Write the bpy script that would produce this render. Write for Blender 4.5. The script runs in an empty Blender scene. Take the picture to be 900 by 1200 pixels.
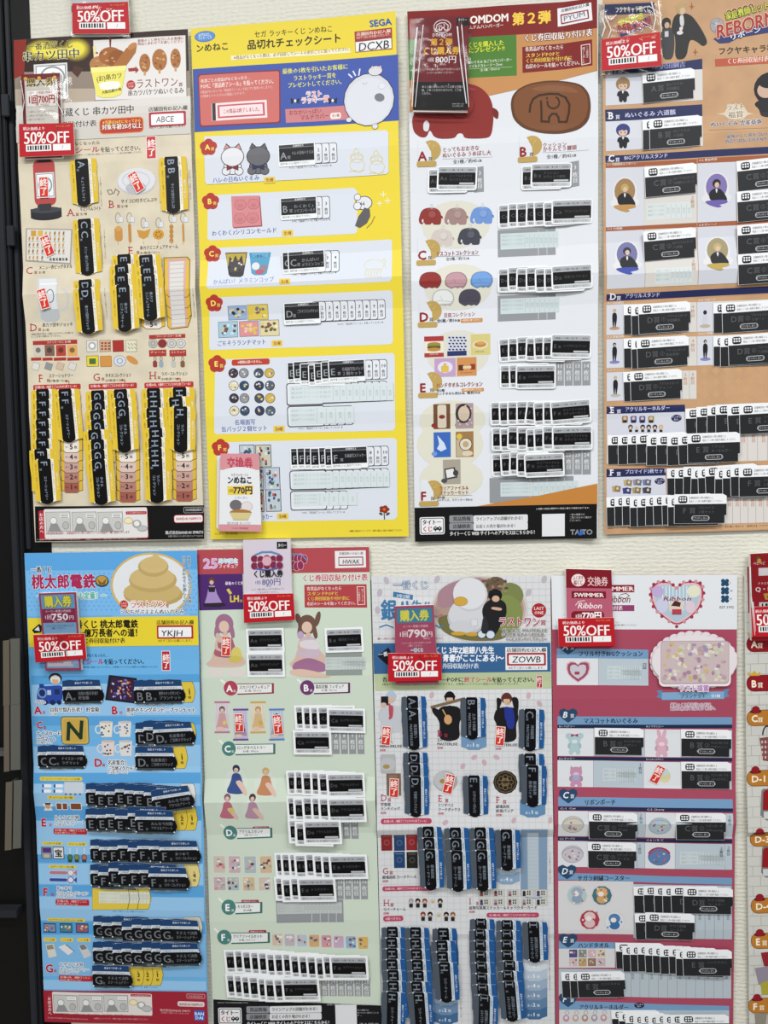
import bpy, math, random
import numpy as np
from mathutils import Vector, Matrix
from mathutils.geometry import tessellate_polygon

random.seed(7)
scene = bpy.context.scene
COL = scene.collection

# ------------------------------------------------------------------ camera, world, lights, exposure
F_PX, CX, CY, DIST, EYE = 900.0, 450.0, 600.0, 1.17, 1.45
X_ = Vector((8650, -130, -900)).normalized()                 # wall's right direction seen from the camera (x right, y down, z forward)
D_ = Vector((250, 14400, 900)); D_ = (D_ - D_.dot(X_) * X_).normalized()
Z_ = -D_
Y_ = Z_.cross(X_)                                            # into the wall
CAM = Vector((0, -DIST, EYE))
cam_data = bpy.data.cameras.new('camera'); cam = bpy.data.objects.new('camera', cam_data); COL.objects.link(cam)
cam_data.sensor_fit = 'HORIZONTAL'; cam_data.sensor_width = 36; cam_data.lens = 36 * F_PX / 900
cam_data.clip_start = 0.05
cr = Vector((X_.x, Y_.x, Z_.x)); cu = -Vector((X_.y, Y_.y, Z_.y)); cb = -Vector((X_.z, Y_.z, Z_.z))
cam.matrix_world = Matrix(((cr.x, cu.x, cb.x, CAM.x), (cr.y, cu.y, cb.y, CAM.y), (cr.z, cu.z, cb.z, CAM.z), (0, 0, 0, 1)))
scene.camera = cam
scene.view_settings.view_transform = 'Standard'
scene.view_settings.look = 'None'
scene.view_settings.exposure = 0.07
scene.view_settings.gamma = 1.0
scene.view_settings.use_curve_mapping = False
w = bpy.data.worlds.new('world'); scene.world = w; w.use_nodes = True
w.node_tree.nodes['Background'].inputs[0].default_value = (0.96, 0.98, 1.0, 1)
w.node_tree.nodes['Background'].inputs[1].default_value = 0.36
def ceiling_tube(x, y, z, sx, sy, power):                    # the shop's fluorescent ceiling lamps
    l = bpy.data.lights.new('ceiling_light', 'AREA'); l.shape = 'RECTANGLE'; l.size = sx; l.size_y = sy; l.energy = power
    l.color = (1.0, 1.0, 0.985)
    o = bpy.data.objects.new('ceiling_light', l); COL.objects.link(o); o.location = (x, y, z)
ceiling_tube(-0.7, -1.25, 2.75, 1.2, 0.25, 25)
ceiling_tube(0.9, -1.25, 2.75, 1.2, 0.25, 25)
ceiling_tube(-1.2, -3.0, 2.75, 1.2, 0.3, 34)
ceiling_tube(1.2, -3.0, 2.75, 1.2, 0.3, 34)

# ------------------------------------------------------------------ geometry helpers
def PW(px, py, off=0.0):
    """wall-frame point (X, Z) seen at photo pixel px,py on the plane y = -off"""
    d = Vector((px - CX, py - CY, F_PX))
    k = (DIST - off) / d.dot(Y_)
    return np.array((CAM.x + d.dot(X_) * k, CAM.z + d.dot(Z_) * k))

def lin(h):
    h = h.lstrip('#')
    if len(h) == 3: h = ''.join(c * 2 for c in h)
    out = []
    for i in (0, 2, 4):
        v = int(h[i:i + 2], 16) / 255
        out.append(v / 12.92 if v <= .04045 else ((v + .055) / 1.055) ** 2.4)
    return tuple(out) + (1,)
MATS = {}
def mat(col, rough=.42, metal=0.0, grain=0.0):
    key = (col, rough, metal, grain)
    if key in MATS: return MATS[key]
    m = bpy.data.materials.new('ink_' + col.lstrip('#')); m.use_nodes = True
    b = m.node_tree.nodes['Principled BSDF']
    b.inputs['Base Color'].default_value = lin(col); b.inputs['Roughness'].default_value = rough
    b.inputs['Metallic'].default_value = metal
    b.inputs['Specular IOR Level'].default_value = .16
    if grain:
        nt = m.node_tree; n = nt.nodes.new('ShaderNodeTexNoise'); n.inputs['Scale'].default_value = 28; n.inputs['Detail'].default_value = 5
        tc = nt.nodes.new('ShaderNodeTexCoord'); nt.links.new(tc.outputs['Object'], n.inputs['Vector'])
        r = nt.nodes.new('ShaderNodeValToRGB'); c = lin(col)
        r.color_ramp.elements[0].position = .35; r.color_ramp.elements[1].position = .65
        r.color_ramp.elements[0].color = tuple(v * (1 - grain) for v in c[:3]) + (1,)
        r.color_ramp.elements[1].color = tuple(min(1, v * (1 + grain)) for v in c[:3]) + (1,)
        nt.links.new(n.outputs['Fac'], r.inputs['Fac']); nt.links.new(r.outputs['Color'], b.inputs['Base Color'])
    MATS[key] = m
    return m
def mix(a, b, t):
    f = lambda h: [int((''.join(c * 2 for c in h.lstrip('#')) if len(h.lstrip('#')) == 3 else h.lstrip('#'))[i:i + 2], 16) for i in (0, 2, 4)]
    A, B = f(a), f(b)
    return '#' + ''.join('%02x' % int(round(x + (y - x) * t)) for x, y in zip(A, B))

# ------------------------------------------------------------------ glyphs (Blender's own font), one small mesh per character
_fc = bpy.data.curves.new('lettering', 'FONT'); _fc.size = 1
_fo = bpy.data.objects.new('lettering', _fc)
GL = {}; ADV = {}
def _raw(body, bold, res):
    _fc.body = body; _fc.offset = bold; _fc.resolution_u = res
    m = _fo.to_mesh()
    v = np.array([(a.co.x, a.co.y) for a in m.vertices]) if len(m.vertices) else np.zeros((0, 2))
    f = [tuple(p.vertices) for p in m.polygons]
    _fo.to_mesh_clear()
    return v, f
_bar = _raw('|', 0, 1)[0][:, 0].max()
def glyph(ch, bold, res):
    k = (ch, bold, res)
    if k not in GL: GL[k] = _raw(ch, bold, res)
    if ch not in ADV:
        ADV[ch] = 1.0 if ord(ch) > 0x2e00 else (_raw(ch + '|', 0, 1)[0][:, 0].max() - _bar)
    return GL[k]
def text_width(txt):
    return sum((.3 if c == ' ' else (glyph(c, 0, 1), ADV[c])[1]) for c in txt)

# ------------------------------------------------------------------ printed layers
LAYER = 0.00007
DEBUG = False
class Part:
    def __init__(s): s.v = []; s.f = []; s.m = []; s.mats = []; s.n = 0; s.own = []
    def mi(s, m):
        if m not in s.mats: s.mats.append(m)
        return s.mats.index(m)
    def add(s, v, f, layer, m):
        i = s.mi(m); v = np.asarray(v, float)
        s.v.append(np.column_stack((v, np.full(len(v), layer) if np.ndim(layer) == 0 else layer)))
        g = [tuple(a + s.n for a in q) for q in f]; s.own.append((g, s.n, i)); s.f += g; s.m += [i] * len(f); s.n += len(v)

    def split(s, gap):
        """separate prints become separate parts"""
        if not s.v: return []
        bb = np.array([(a[:, 0].min(), a[:, 1].min(), a[:, 0].max(), a[:, 1].max()) for a in s.v]); n = len(bb)
        if not hasattr(s, 'own'): return [s]
        lab = -np.ones(n, int); c = 0; g = gap + 1e-3
        for i in range(n):
            if lab[i] >= 0: continue
            todo = [i]; lab[i] = c
            while todo:
                b = bb[todo.pop()]
                hit = np.nonzero((lab < 0) & (bb[:, 0] <= b[2] + g) & (bb[:, 2] >= b[0] - g) & (bb[:, 1] <= b[3] + g) & (bb[:, 3] >= b[1] - g))[0]
                lab[hit] = c; todo += list(hit)
            c += 1
        if c == 1: return [s]
        out = [Part() for _ in range(c)]
        for i, (v, (f, n0, mi)) in enumerate(zip(s.v, s.own)):
            Q = out[lab[i]]; m = Q.mi(s.mats[mi]); Q.v.append(v); Q.f += [tuple(a - n0 + Q.n for a in q) for q in f]; Q.m += [m] * len(f); Q.n += len(v)
        return out

def clip(poly, axis, k, side):
    out = []
    for i in range(len(poly)):
        a, b = poly[i], poly[(i + 1) % len(poly)]
        da, db = (a[axis] - k) * side, (b[axis] - k) * side
        if da >= 0: out.append(a)
        if (da > 0 and db < 0) or (da < 0 and db > 0):
            t = da / (da - db); out.append((a[0] + (b[0] - a[0]) * t, a[1] + (b[1] - a[1]) * t))
    return out

class Draw:
    """draws flat print in its own units; x right, y down. Subclasses say how a pixel becomes a local point."""
    def __init__(s):
        s.ox = s.oy = 0.0; s.sc = 1.0; s.parts = {}; s.cur = 'print'; s.boxes = []; s.ks = []; s.kt = []; s.up = 1
    def Z(s, ox, oy, sc): s.ox, s.oy, s.sc = ox, oy, sc; return s
    def part(s, name): s.nc = getattr(s, 'nc', 0) + 1; s.cur = name + '|' + str(s.nc); return s
    def P(s): return s.parts.setdefault(s.cur, Part())
    def loc(s, x, y): return (x, y)
    def L(s, x, y): return s.loc(s.ox + x / s.sc, s.oy + y / s.sc)
    def level(s, x0, y0, x1, y1, n=1):
        e = .01; l = 0
        for b in s.boxes:
            if b[0] < x1 - e and b[2] > x0 + e and b[1] < y1 - e and b[3] > y0 + e and b[4] > l: l = b[4]
        s.boxes.append((x0, y0, x1, y1, l + n)); return l + n
    def poly(s, pts, col, convex=False, lv=None, **k):
        pts = [tuple(p) for p in pts]
        xs = [p[0] for p in pts]; ys = [p[1] for p in pts]
        if lv is None: lv = s.level(min(xs), min(ys), max(xs), max(ys))
        m = mat(col, **k) if isinstance(col, str) else col
        tris = [pts] if convex else [[pts[i] for i in t] for t in tessellate_polygon([[Vector((a, b, 0)) for a, b in pts]])]
        P = s.P()
        for tri in tris:
            todo = [tri]
            for ax, ks in ((0, s.ks), (1, s.kt)):
                for kk in ks:
                    nx = []
                    for q in todo:
                        lo = min(a[ax] for a in q); hi = max(a[ax] for a in q)
                        if lo < kk - 1e-6 and hi > kk + 1e-6:
                            nx += [c for c in (clip(q, ax, kk, 1), clip(q, ax, kk, -1)) if len(c) > 2]
                        else: nx.append(q)
                    todo = nx
            for q in todo:
                a = sum(q[i][0] * q[(i + 1) % len(q)][1] - q[(i + 1) % len(q)][0] * q[i][1] for i in range(len(q)))
                if a > 0: q = q[::-1]
                P.add(q, [tuple(range(len(q)))], lv, m)
        return lv
    def _rr(s, x0, y0, x1, y1, r):
        if r <= 0: return [(x0, y0), (x1, y0), (x1, y1), (x0, y1)]
        r = min(r, (x1 - x0) / 2, (y1 - y0) / 2); o = []
        for cx, cy, a0 in ((x1 - r, y0 + r, -90), (x1 - r, y1 - r, 0), (x0 + r, y1 - r, 90), (x0 + r, y0 + r, 180)):
            for i in range(5):
                a = math.radians(a0 + i * 22.5); o.append((cx + r * math.cos(a), cy + r * math.sin(a)))
        return o
    def R(s, x, y, x2, y2, col, r=0, rot=0, o=None, ow=1.0, **k):
        a = s.L(x, y); b = s.L(x2, y2); r = r / s.sc
        if abs(rot) <= 5: rot = 0
        def go(e, c, rr):
            pts = s._rr(a[0] - e, a[1] - e, b[0] + e, b[1] + e, rr)
            if rot:
                cx, cy = (a[0] + b[0]) / 2, (a[1] + b[1]) / 2; q = math.radians(rot); co, si = math.cos(q), math.sin(q)
                pts = [(cx + (u - cx) * co - (v - cy) * si, cy + (u - cx) * si + (v - cy) * co) for u, v in pts]
            s.poly(pts, c, True, **k)
        if o: go(ow / s.sc, o, r + (ow / s.sc if r else 0))
        go(0, col, r); return s
    def GR(s, x, y, x2, y2, c1, c2, n=6, horiz=False):
        for i in range(n):
            c = mix(c1, c2, (i + .5) / n)
            if horiz: s.R(x + (x2 - x) * i / n, y, x + (x2 - x) * (i + 1) / n, y2, c)
            else: s.R(x, y + (y2 - y) * i / n, x2, y + (y2 - y) * (i + 1) / n, c)
        return s
    def E(s, x, y, rx, ry, col, rot=0, n=18, o=None, ow=1, **k):
        c = s.L(x, y); q = math.radians(rot)
        def go(e, cc):
            a, b = rx / s.sc + e, ry / s.sc + e
            s.poly([(c[0] + a * math.cos(t) * math.cos(q) - b * math.sin(t) * math.sin(q), c[1] + a * math.cos(t) * math.sin(q) + b * math.sin(t) * math.cos(q)) for t in [2 * math.pi * i / n for i in range(n)]], cc, True, **k)
        if o: go(ow / s.sc, o)
        go(0, col); return s
    def G(s, pts, col, **k):
        s.poly([s.L(*p) for p in pts], col, **k); return s
    def C(s, pts, col, n=2, **k):
        """a shape with rounded outline"""
        q = [s.L(*p) for p in pts]
        for _ in range(n): q = [r for a, b in zip(q, q[1:] + q[:1]) for r in ((a[0] * .78 + b[0] * .22, a[1] * .78 + b[1] * .22), (a[0] * .22 + b[0] * .78, a[1] * .22 + b[1] * .78))]
        s.poly(q, col, **k); return s
    def W(s, pts, wd, col, closed=False):
        """a drawn line"""
        q = [Vector(s.L(*p)) for p in pts]; wd = wd / s.sc / 2
        if closed: q.append(q[0])
        lv = s.level(min(a.x for a in q) - wd, min(a.y for a in q) - wd, max(a.x for a in q) + wd, max(a.y for a in q) + wd)
        for si, (a, b) in enumerate(zip(q, q[1:])):
            d = b - a
            if d.length < 1e-6: continue
            d.normalize(); n = Vector((-d.y, d.x)) * wd; e = d * wd * .8
            s.poly([tuple(a - e + n), tuple(b + e + n), tuple(b + e - n), tuple(a - e - n)], col, True, lv=lv + (si % 5) * .12)
        return s
    def ring(s, x, y, rx, ry, wd, col, a0=0, a1=360, n=24):
        return s.W([(x + rx * math.cos(math.radians(a0 + (a1 - a0) * i / n)), y + ry * math.sin(math.radians(a0 + (a1 - a0) * i / n))) for i in range(n + 1)], wd, col)
    def T(s, x, y, h, txt, col, w=None, v=False, b=0.012, o=None, ow=.07, rot=0, an='l', sp=0, sh=0, gap=1.0):
        """x left (or centre), y centre of the line; v = vertical text, y top; h = height of a character"""
        if abs(rot) <= 5: rot = 0          # lines of print run parallel to the sheet's own edges
        a = s.L(x, y); h = h / s.sc; q = math.radians(rot); co, si = math.cos(q), math.sin(q)
        res = 1 if h < 7 else (2 if h < 16 else 3)
        pos = []; u = 0.0
        if v:
            for c in txt:
                if c == 'ー':
                    pos.append((c, 0, u)); u += gap
                elif c == ' ': u += .3
                else:
                    glyph(c, 0, 1); pos.append((c, -ADV[c] / 2, u + .5)); u += gap
            fx = 1.0; fy = (w / s.sc / (u * h)) if w else 1.0
        else:
            for c in txt:
                if c == ' ': u += .3 + sp
                else: glyph(c, 0, 1); pos.append((c, u, 0)); u += ADV[c] + sp
            fx = (w / s.sc / (max(u, .01) * h)) if w else 1.0; fy = 1.0
            if an == 'c': pos = [(c, p - u / 2, z) for c, p, z in pos]
            if an == 'r': pos = [(c, p - u, z) for c, p, z in pos]
        P = s.P()
        bd = round(min(b * .8, .036), 3) if h > 6 else (.018 if h > 3.6 and b > 0 else 0)
        body = [(0, 0)] if bd < .008 else [(-bd, 0), (bd, 0)] + ([(0, -bd), (0, bd)] if b > .02 and h > 8 else [])
        halo = [(ow * 1.05 * math.cos(i * math.pi / 4), ow * 1.05 * math.sin(i * math.pi / 4)) for i in range(8)] if o else []
        for offs, cc in ((halo, o), (body, col)):
            if not offs: continue
            V = []; Fc = []; n = 0; ZL = []
            for c, pu, pv in pos:
                gv, gf = glyph(c, 0, res)
                if not len(gv): continue
                if v and c == 'ー':
                    X0 = gv[:, 1] - .38; Y0 = (pv + gv[:, 0]) * fy
                else:
                    X0 = (gv[:, 0] + (gv[:, 1] * sh) + pu) * fx; Y0 = (pv * fy if v else 0) + (.38 - gv[:, 1])
                for ci, (dx, dy) in enumerate(offs):
                    ZL.append(np.full(len(gv), ci * .11)); X = (X0 + dx) * h; Yv = (Y0 + dy) * h
                    V.append(np.column_stack((a[0] + X * co - Yv * si, a[1] + X * si + Yv * co)))
                    Fc += [tuple(i + n for i in f) for f in gf]; n += len(gv)
            if not V: return s
            V = np.vstack(V); mn = V.min(0); mx = V.max(0)
            lv = s.level(mn[0], mn[1], mx[0], mx[1], 1)
            P.add(V, Fc, lv + np.concatenate(ZL), mat(cc))
        return s

def mesh_from(part, name, xyz):
    me = bpy.data.meshes.new(name)
    me.from_pydata([tuple(p) for p in xyz], [], part.f)
    for m in part.mats: me.materials.append(m)
    me.polygons.foreach_set('material_index', part.m); me.update()
    return me

class Sheet(Draw):
    """a paper sheet (poster or card) whose four corners are seen at the given photo pixels, lying `off` metres in front of the wall"""
    def __init__(s, corners, off=.001, fs=(), ft=(), root=None):
        super().__init__()
        s.off = off; s.c = [PW(x, y, off) for x, y in corners]           # TL TR BR BL
        d = lambda a, b: math.hypot(a[0] - b[0], a[1] - b[1])
        s.W_ = (d(corners[0], corners[1]) + d(corners[3], corners[2])) / 2
        s.H_ = (d(corners[0], corners[3]) + d(corners[1], corners[2])) / 2
        s.fs = sorted(fs); s.ft = sorted(ft)                              # (local position, metres of lift)
        s.ks = [k for k, _ in s.fs]; s.kt = [k for k, _ in s.ft]
        s.K = float(np.linalg.norm(s.c[1] - s.c[0]) / s.W_)
        s.root = root; s.sb = []; s.objs = []
        s.boxes.append((-1e4, -1e4, 1e4, 1e4, 1))
    def xz(s, a, b):
        u = a / s.W_; v = b / s.H_
        if isinstance(u, np.ndarray): u = u[:, None]; v = v[:, None]
        return s.c[0] * (1 - u) * (1 - v) + s.c[1] * u * (1 - v) + s.c[2] * u * v + s.c[3] * (1 - u) * v
    def loc(s, px, py):
        t = PW(px, py, s.off); a, b = px - 0, py - 0
        p = np.array((s.W_ / 2, s.H_ / 2))
        for _ in range(6):
            f = s.xz(p[0], p[1]) - t
            J = np.column_stack(((s.xz(p[0] + 1, p[1]) - s.xz(p[0], p[1])), (s.xz(p[0], p[1] + 1) - s.xz(p[0], p[1]))))
            p = p - np.linalg.solve(J, f)
        return (float(p[0]), float(p[1]))
    def lift(s, a, b):
        z = np.zeros_like(a, dtype=float) if isinstance(a, np.ndarray) else 0.0
        if s.fs: z = z + np.interp(a, [k for k, _ in s.fs], [q for _, q in s.fs])
        if s.ft: z = z + np.interp(b, [k for k, _ in s.ft], [q for _, q in s.ft])
        return z
    def world(s, a, b, l):
        q = s.xz(a, b); y = -(s.off + s.lift(a, b) + l)
        return np.column_stack((q[:, 0], y, q[:, 1]))
    def link(s, name, me, root=None, loc=None):
        o = bpy.data.objects.new(name, me); COL.objects.link(o); root = root or s.root
        o.parent = root; s.objs.append(o); return o
    def paper(s, col, name='paper', thick=0.0, **k):
        keep = s.cur; s.cur = '_paper'; s.poly([(0, 0), (s.W_, 0), (s.W_, s.H_), (0, s.H_)], col, True, lv=0, **k)
        P = s.parts.pop('_paper'); s.cur = keep
        V = np.vstack(P.v); X = s.world(V[:, 0], V[:, 1], 0.0)
        if thick:
            cs = [(0, 0), (s.W_, 0), (s.W_, s.H_), (0, s.H_)]
            A = np.array(cs, float); top = s.world(A[:, 0], A[:, 1], 0.0); bot = top.copy(); bot[:, 1] += thick
            n = len(X); X = np.vstack((X, top, bot)); i = P.mi(mat('#f2f0ea') if thick < .01 else mat(col))
            for j in range(4):
                jj = (j + 1) % 4; P.f.append((n + j, n + 4 + j, n + 4 + jj, n + jj)); P.m.append(i)
            P.f.append((n + 4, n + 5, n + 6, n + 7)); P.m.append(i)
        X = X - np.array(s.root.location)
        s.link(name, mesh_from(P, name, X)); return s
    def done(s, into=None):
        if DEBUG:
            for b in s.boxes[1:]:
                if b[0] < -2 or b[1] < -2 or b[2] > s.W_ + 2 or b[3] > s.H_ + 2: print('OFFSHEET', s.root.name, [round(q) for q in b[:4]], round(s.W_), round(s.H_))
        for nm, P in s.parts.items():
            nm = nm.split('|')[0]
            for Q in P.split(0.0 if nm in ('number_slot', 'clear_film_strip') else 2.2):
                V = np.vstack(Q.v); X = s.world(V[:, 0], V[:, 1], V[:, 2] * LAYER) - np.array(s.root.location)
                s.link(nm, mesh_from(Q, nm, X), root=into)
        s.parts = {}
        return s
    def S(s, proto, x, y, rot=0, k=1.0, label=None, dz=0.0):
        """glue a copy of a sticker on the sheet, centred on the photo pixel"""
        a = s.L(x, y); w, h = proto['w'] * k, proto['h'] * k
        r = math.radians(rot); ew = abs(w * math.cos(r)) + abs(h * math.sin(r)); eh = abs(w * math.sin(r)) + abs(h * math.cos(r))
        bx = (a[0] - ew / 2, a[1] - eh / 2, a[0] + ew / 2, a[1] + eh / 2); l = 0
        for b in s.sb:
            if b[0] < bx[2] and b[2] > bx[0] and b[1] < bx[3] and b[3] > bx[1] and b[4] > l: l = b[4]
        A = np.array([bx[0] + 2, bx[2] - 2, bx[0] + 2, bx[2] - 2, a[0]]); B = np.array([bx[1] + 2, bx[1] + 2, bx[3] - 2, bx[3] - 2, a[1]])
        l = max(l + .00036, float(np.max(s.lift(A, B))) + .0008) + dz; s.sb.append(bx + (l,))
        e = 2.0; q = s.xz(np.array([a[0], a[0] + e]), np.array([a[1], a[1]])); c = Vector((q[0][0], -(s.off + l), q[0][1]))
        u = Vector((q[1][0] - q[0][0], 0, q[1][1] - q[0][1])) / e; n = Vector((0, -1, 0)); v = n.cross(u)
        K = u.length; u.normalize(); v.normalize()
        co, si = math.cos(-r), math.sin(-r); U = u * co + v * si; Vv = v * co - u * si; k2 = K * k
        c = c - s.root.location
        o = bpy.data.objects.new(proto['name'], proto['mesh']); COL.objects.link(o); o.parent = s.root
        o.matrix_local = Matrix(((U.x * k2, Vv.x * k2, n.x * k2, c.x), (U.y * k2, Vv.y * k2, n.y * k2, c.y), (U.z * k2, Vv.z * k2, n.z * k2, c.z), (0, 0, 0, 1)))
        if label: o['label'] = label
        return o
    def row(s, proto, x0, y0, x1, y1, n, rot=0, k=1.0, jit=1.2, jr=1.5, **kw):
        """a fan of n overlapping stickers, the last one on top"""
        for i in range(n):
            t = i / max(1, n - 1); last = i == n - 1
            q = s.sc
            s.S(proto, x0 + (x1 - x0) * t + (0 if last else random.uniform(-.5, .5) * jit * q), y0 + (y1 - y0) * t + (0 if last else random.uniform(-1, 1) * jit * q * .8), rot + (0 if last else random.uniform(-jr, jr)), k, **kw)

def thing(name, label, cat, at, off=.001, group=None):
    o = bpy.data.objects.new(name, None); COL.objects.link(o); p = PW(at[0], at[1], off)
    o.location = (p[0], -off, p[1]); o.empty_display_size = .02
    o['label'] = label; o['category'] = cat
    if group: o['group'] = group
    bpy.context.view_layer.update()
    return o

# ------------------------------------------------------------------ sticker prototypes: meshes shared by all copies, units = photo pixels
PROTO = {}
class Tag(Draw):
    def __init__(s, w, h, name): super().__init__(); s.w = w; s.h = h; s.name = name
    def loc(s, x, y): return (x - s.w / 2, y - s.h / 2)
    def solid(s, pts, col, side='#e9e9e6', t=.22):
        q = [(x - s.w / 2, y - s.h / 2) for x, y in pts]
        s.base = q; s.side = side; s.t = t
        s.poly(q, col, lv=0); return s
    def finish(s):
        P = s.parts['print']; V = np.vstack(P.v)
        X = np.column_stack((V[:, 0], -V[:, 1], V[:, 2] * .045 + s.t)); n = len(X); q = s.base; m = len(q)
        top = np.array([(a, -b, s.t) for a, b in q]); bot = np.array([(a, -b, 0) for a, b in q])
        X = np.vstack((X, top, bot)); i = P.mi(mat(s.side))
        for j in range(m): P.f.append((n + j, n + (j + 1) % m, n + m + (j + 1) % m, n + m + j)); P.m.append(i)
        me = mesh_from(P, s.name, X)
        return {'w': s.w, 'h': s.h, 'mesh': me, 'name': s.name}

def sticker_band(letter, name, top='#1c4574', strip='#dfe4e6', bot='#3c474c', pan='#0a0b0e', let='#8b9096', w=46, h=28, ph=13.5, py=11.5, ls=13, kind='prize_sticker'):
    """die-cut sticker: coloured band above, black code panel bulging at its right end, band below"""
    k = ('band', letter, str(name), top, bot, w, h)
    if k in PROTO: return PROTO[k]
    t = Tag(w + 3, h, kind)
    out = [(.8, 1.2), (9, 0), (18, 1), (30, .2), (w - 1, 1), (w, py - 1), (w + 1.2, py), (w + 3, py + ph / 2), (w + 1, py + ph), (w, py + ph + 1), (w - 1.5, h - .4), (w * .66, h - 1), (w * .33, h), (1.5, h - .8), (0, py + ph), (0, py)]
    t.solid(out, top, side='#e6e6e0')
    t.G([(.6, py - 3.6), (w - .2, py - 3.6), (w, py - .2), (.3, py - .2)], strip)
    t.G([(.2, py + ph), (w, py + ph), (w - 1.5, h - .4), (w * .66, h - 1), (w * .33, h), (1.5, h - .8)], bot)
    t.R(0, py, w + 1, py + ph, pan, r=1.2); t.G([(w + .5, py + .5), (w + 3, py + ph / 2 - 2), (w + 3, py + ph / 2 + 2), (w + .5, py + ph - .5)], pan)
    t.T(w * .33, 3.9, 2.6, '最後までお楽しみ', '#dfe6ee')
    t.T(3, py - 1.9, 2.1, 'この賞品は終了しました。ありがとうございました', '#334', w=w * .8)
    t.T(5, py + ph + 3, 2.3, '※貼付けの上ご使用ください', mix(bot, '#ffffff', .55) if bot[1] in '0123' else '#6b5a20', w=w * .62)
    t.T(2.6, py + ph / 2, ls, letter, let, b=.02)
    if letter == 'I':
        for q in (-.36, .31): t.R(2.6 - .12 * ls, py + ph / 2 + q * ls, 2.6 + .42 * ls, py + ph / 2 + (q + .08) * ls, let)
    t.T(2.4 + ls * .72, py + ph - 3, 3.2, '賞', let)
    if isinstance(name, str): name = [name]
    x0 = w * .40; ww = w * .56
    for i, nm in enumerate(name):
        t.T(x0, py + ph / 2 + (i - (len(name) - 1) / 2) * 5, 4.2, nm, let, w=min(ww, 4.2 * len(nm)))
    for px_ in (0.6, w - .4):
        t.R(px_ - .7, py - .9, px_ + .7, py + .5, '#e8ecee'); t.R(px_ - .7, py + ph - .5, px_ + .7, py + ph + .9, '#e8ecee')
    PROTO[k] = t.finish(); return PROTO[k]

def sticker_card(letter, name, w=47, h=28, border=0, kind='prize_sticker'):
    """rounded white card with grey bands and a black code panel"""
    k = ('card', letter, str(name), w, h, border)
    if k in PROTO: return PROTO[k]
    t = Tag(w + border * 2, h + border * 2, kind); e = border
    t.solid(t._rr(0, 0, w + 2 * e, h + 2 * e, 0.3 if e else 3), '#eceef0', side='#d5d7da')
    t.R(1.3 + e, 1.3 + e, w - 1.3 + e, h * .27 + e, '#a9acb1', r=1.6)
    t.T(3.5 + e, h * .17 + e, 2.7, '店舗様へのお願い 第２弾 くじ券回収', '#26282c', w=w - 7)
    t.R(1.8 + e, h * .27 + e, w - 1.8 + e, h * .78 + e, '#08090b', r=.8)
    t.R(1.6 + e, h * .80 + e, w - 1.6 + e, h - 1.5 + e, '#c3c6ca', r=1.2)
    t.T(3.5 + e, h * .88 + e, 2.9, '賞品がなくなったら貼付けてください', '#1d1e22', w=w - 8)
    t.T(3.6 + e, h * .5 + e, 6.4, letter, '#54555b'); t.T(8.4 + e, h * .53 + e, 3.6, '賞', '#54555b')
    if isinstance(name, str): name = [name]
    for i, nm in enumerate(name): t.T(14.5 + e, h * .48 + (i - (len(name) - 1) / 2) * 4.2 + e, 3.6, nm, '#505157', w=min(w - 20, 3.6 * len(nm)))
    t.R(w * .56 + e, h * .68 + e, w * .93 + e, h * .755 + e, '#b8bbbf', r=1)
    PROTO[k] = t.finish(); return PROTO[k]

def sticker_ticket(letter, name, num='', w=62, h=36, kind='prize_sticker'):
    """white strip with an icon above, black code panel with a notch below"""
    k = ('ticket', letter, str(name), num, w, h)
    if k in PROTO: return PROTO[k]
    t = Tag(w, h, kind)
    t.solid([(0, 0), (w - 5, 0), (w - .5, 2.6), (w - .5, h - 10), (w - 2.6, h - 9.5), (w - 2.6, h), (0, h)], '#e9ebee', side='#d8dadd')
    y0 = h * .34
    t.G([(.4, y0), (w - .6, y0), (w - .6, h - 10.2), (w - 2.8, h - 9.7), (w - 2.8, h - .2), (.4, h - .2)], '#242528')
    t.R(5, 2.2, 15.5, y0 - 1.2, '#1c1d20', r=2.5)
    for i in range(2):
        for j in range(3): t.R(6.4 + j * 2.9, 3.6 + i * 3, 8.3 + j * 2.9, 5.6 + i * 3, '#e9ebee', r=.4)
    t.T(17.5, 4.6, 3, '店舗様回収の際は確認の上', '#222', w=w - 34); t.T(17.5, 8.8, 3, '商品とくじ券の枚数を確認してください', '#222', w=w - 23)
    t.T(10, y0 + 7.5, 9.6, letter, '#5a5b5f', b=.0, an='l'); t.T(17.4, y0 + 7.8, 8.2, '賞', '#56575b', b=0)
    x = 28
    if num: t.T(26.5, y0 + 7.5, 6.6, num, '#57585c', b=0); x = 34
    if isinstance(name, str): name = [name]
    for i, nm in enumerate(name): t.T(x, y0 + 4.6 + i * 5, 3.9, nm, '#505155', w=min(w - x - 4, 3.9 * len(nm)))
    c = '#c9cbce'
    t.R(w * .33, h - 9.6, w * .67, h - 3.6, c, r=3); t.R(w * .33 + .6, h - 9, w * .67 - .6, h - 4.2, '#242528', r=2.4)
    t.T(w * .5, h - 6.6, 2.7, '終了いたしました', c, an='c')
    PROTO[k] = t.finish(); return PROTO[k]

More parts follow.
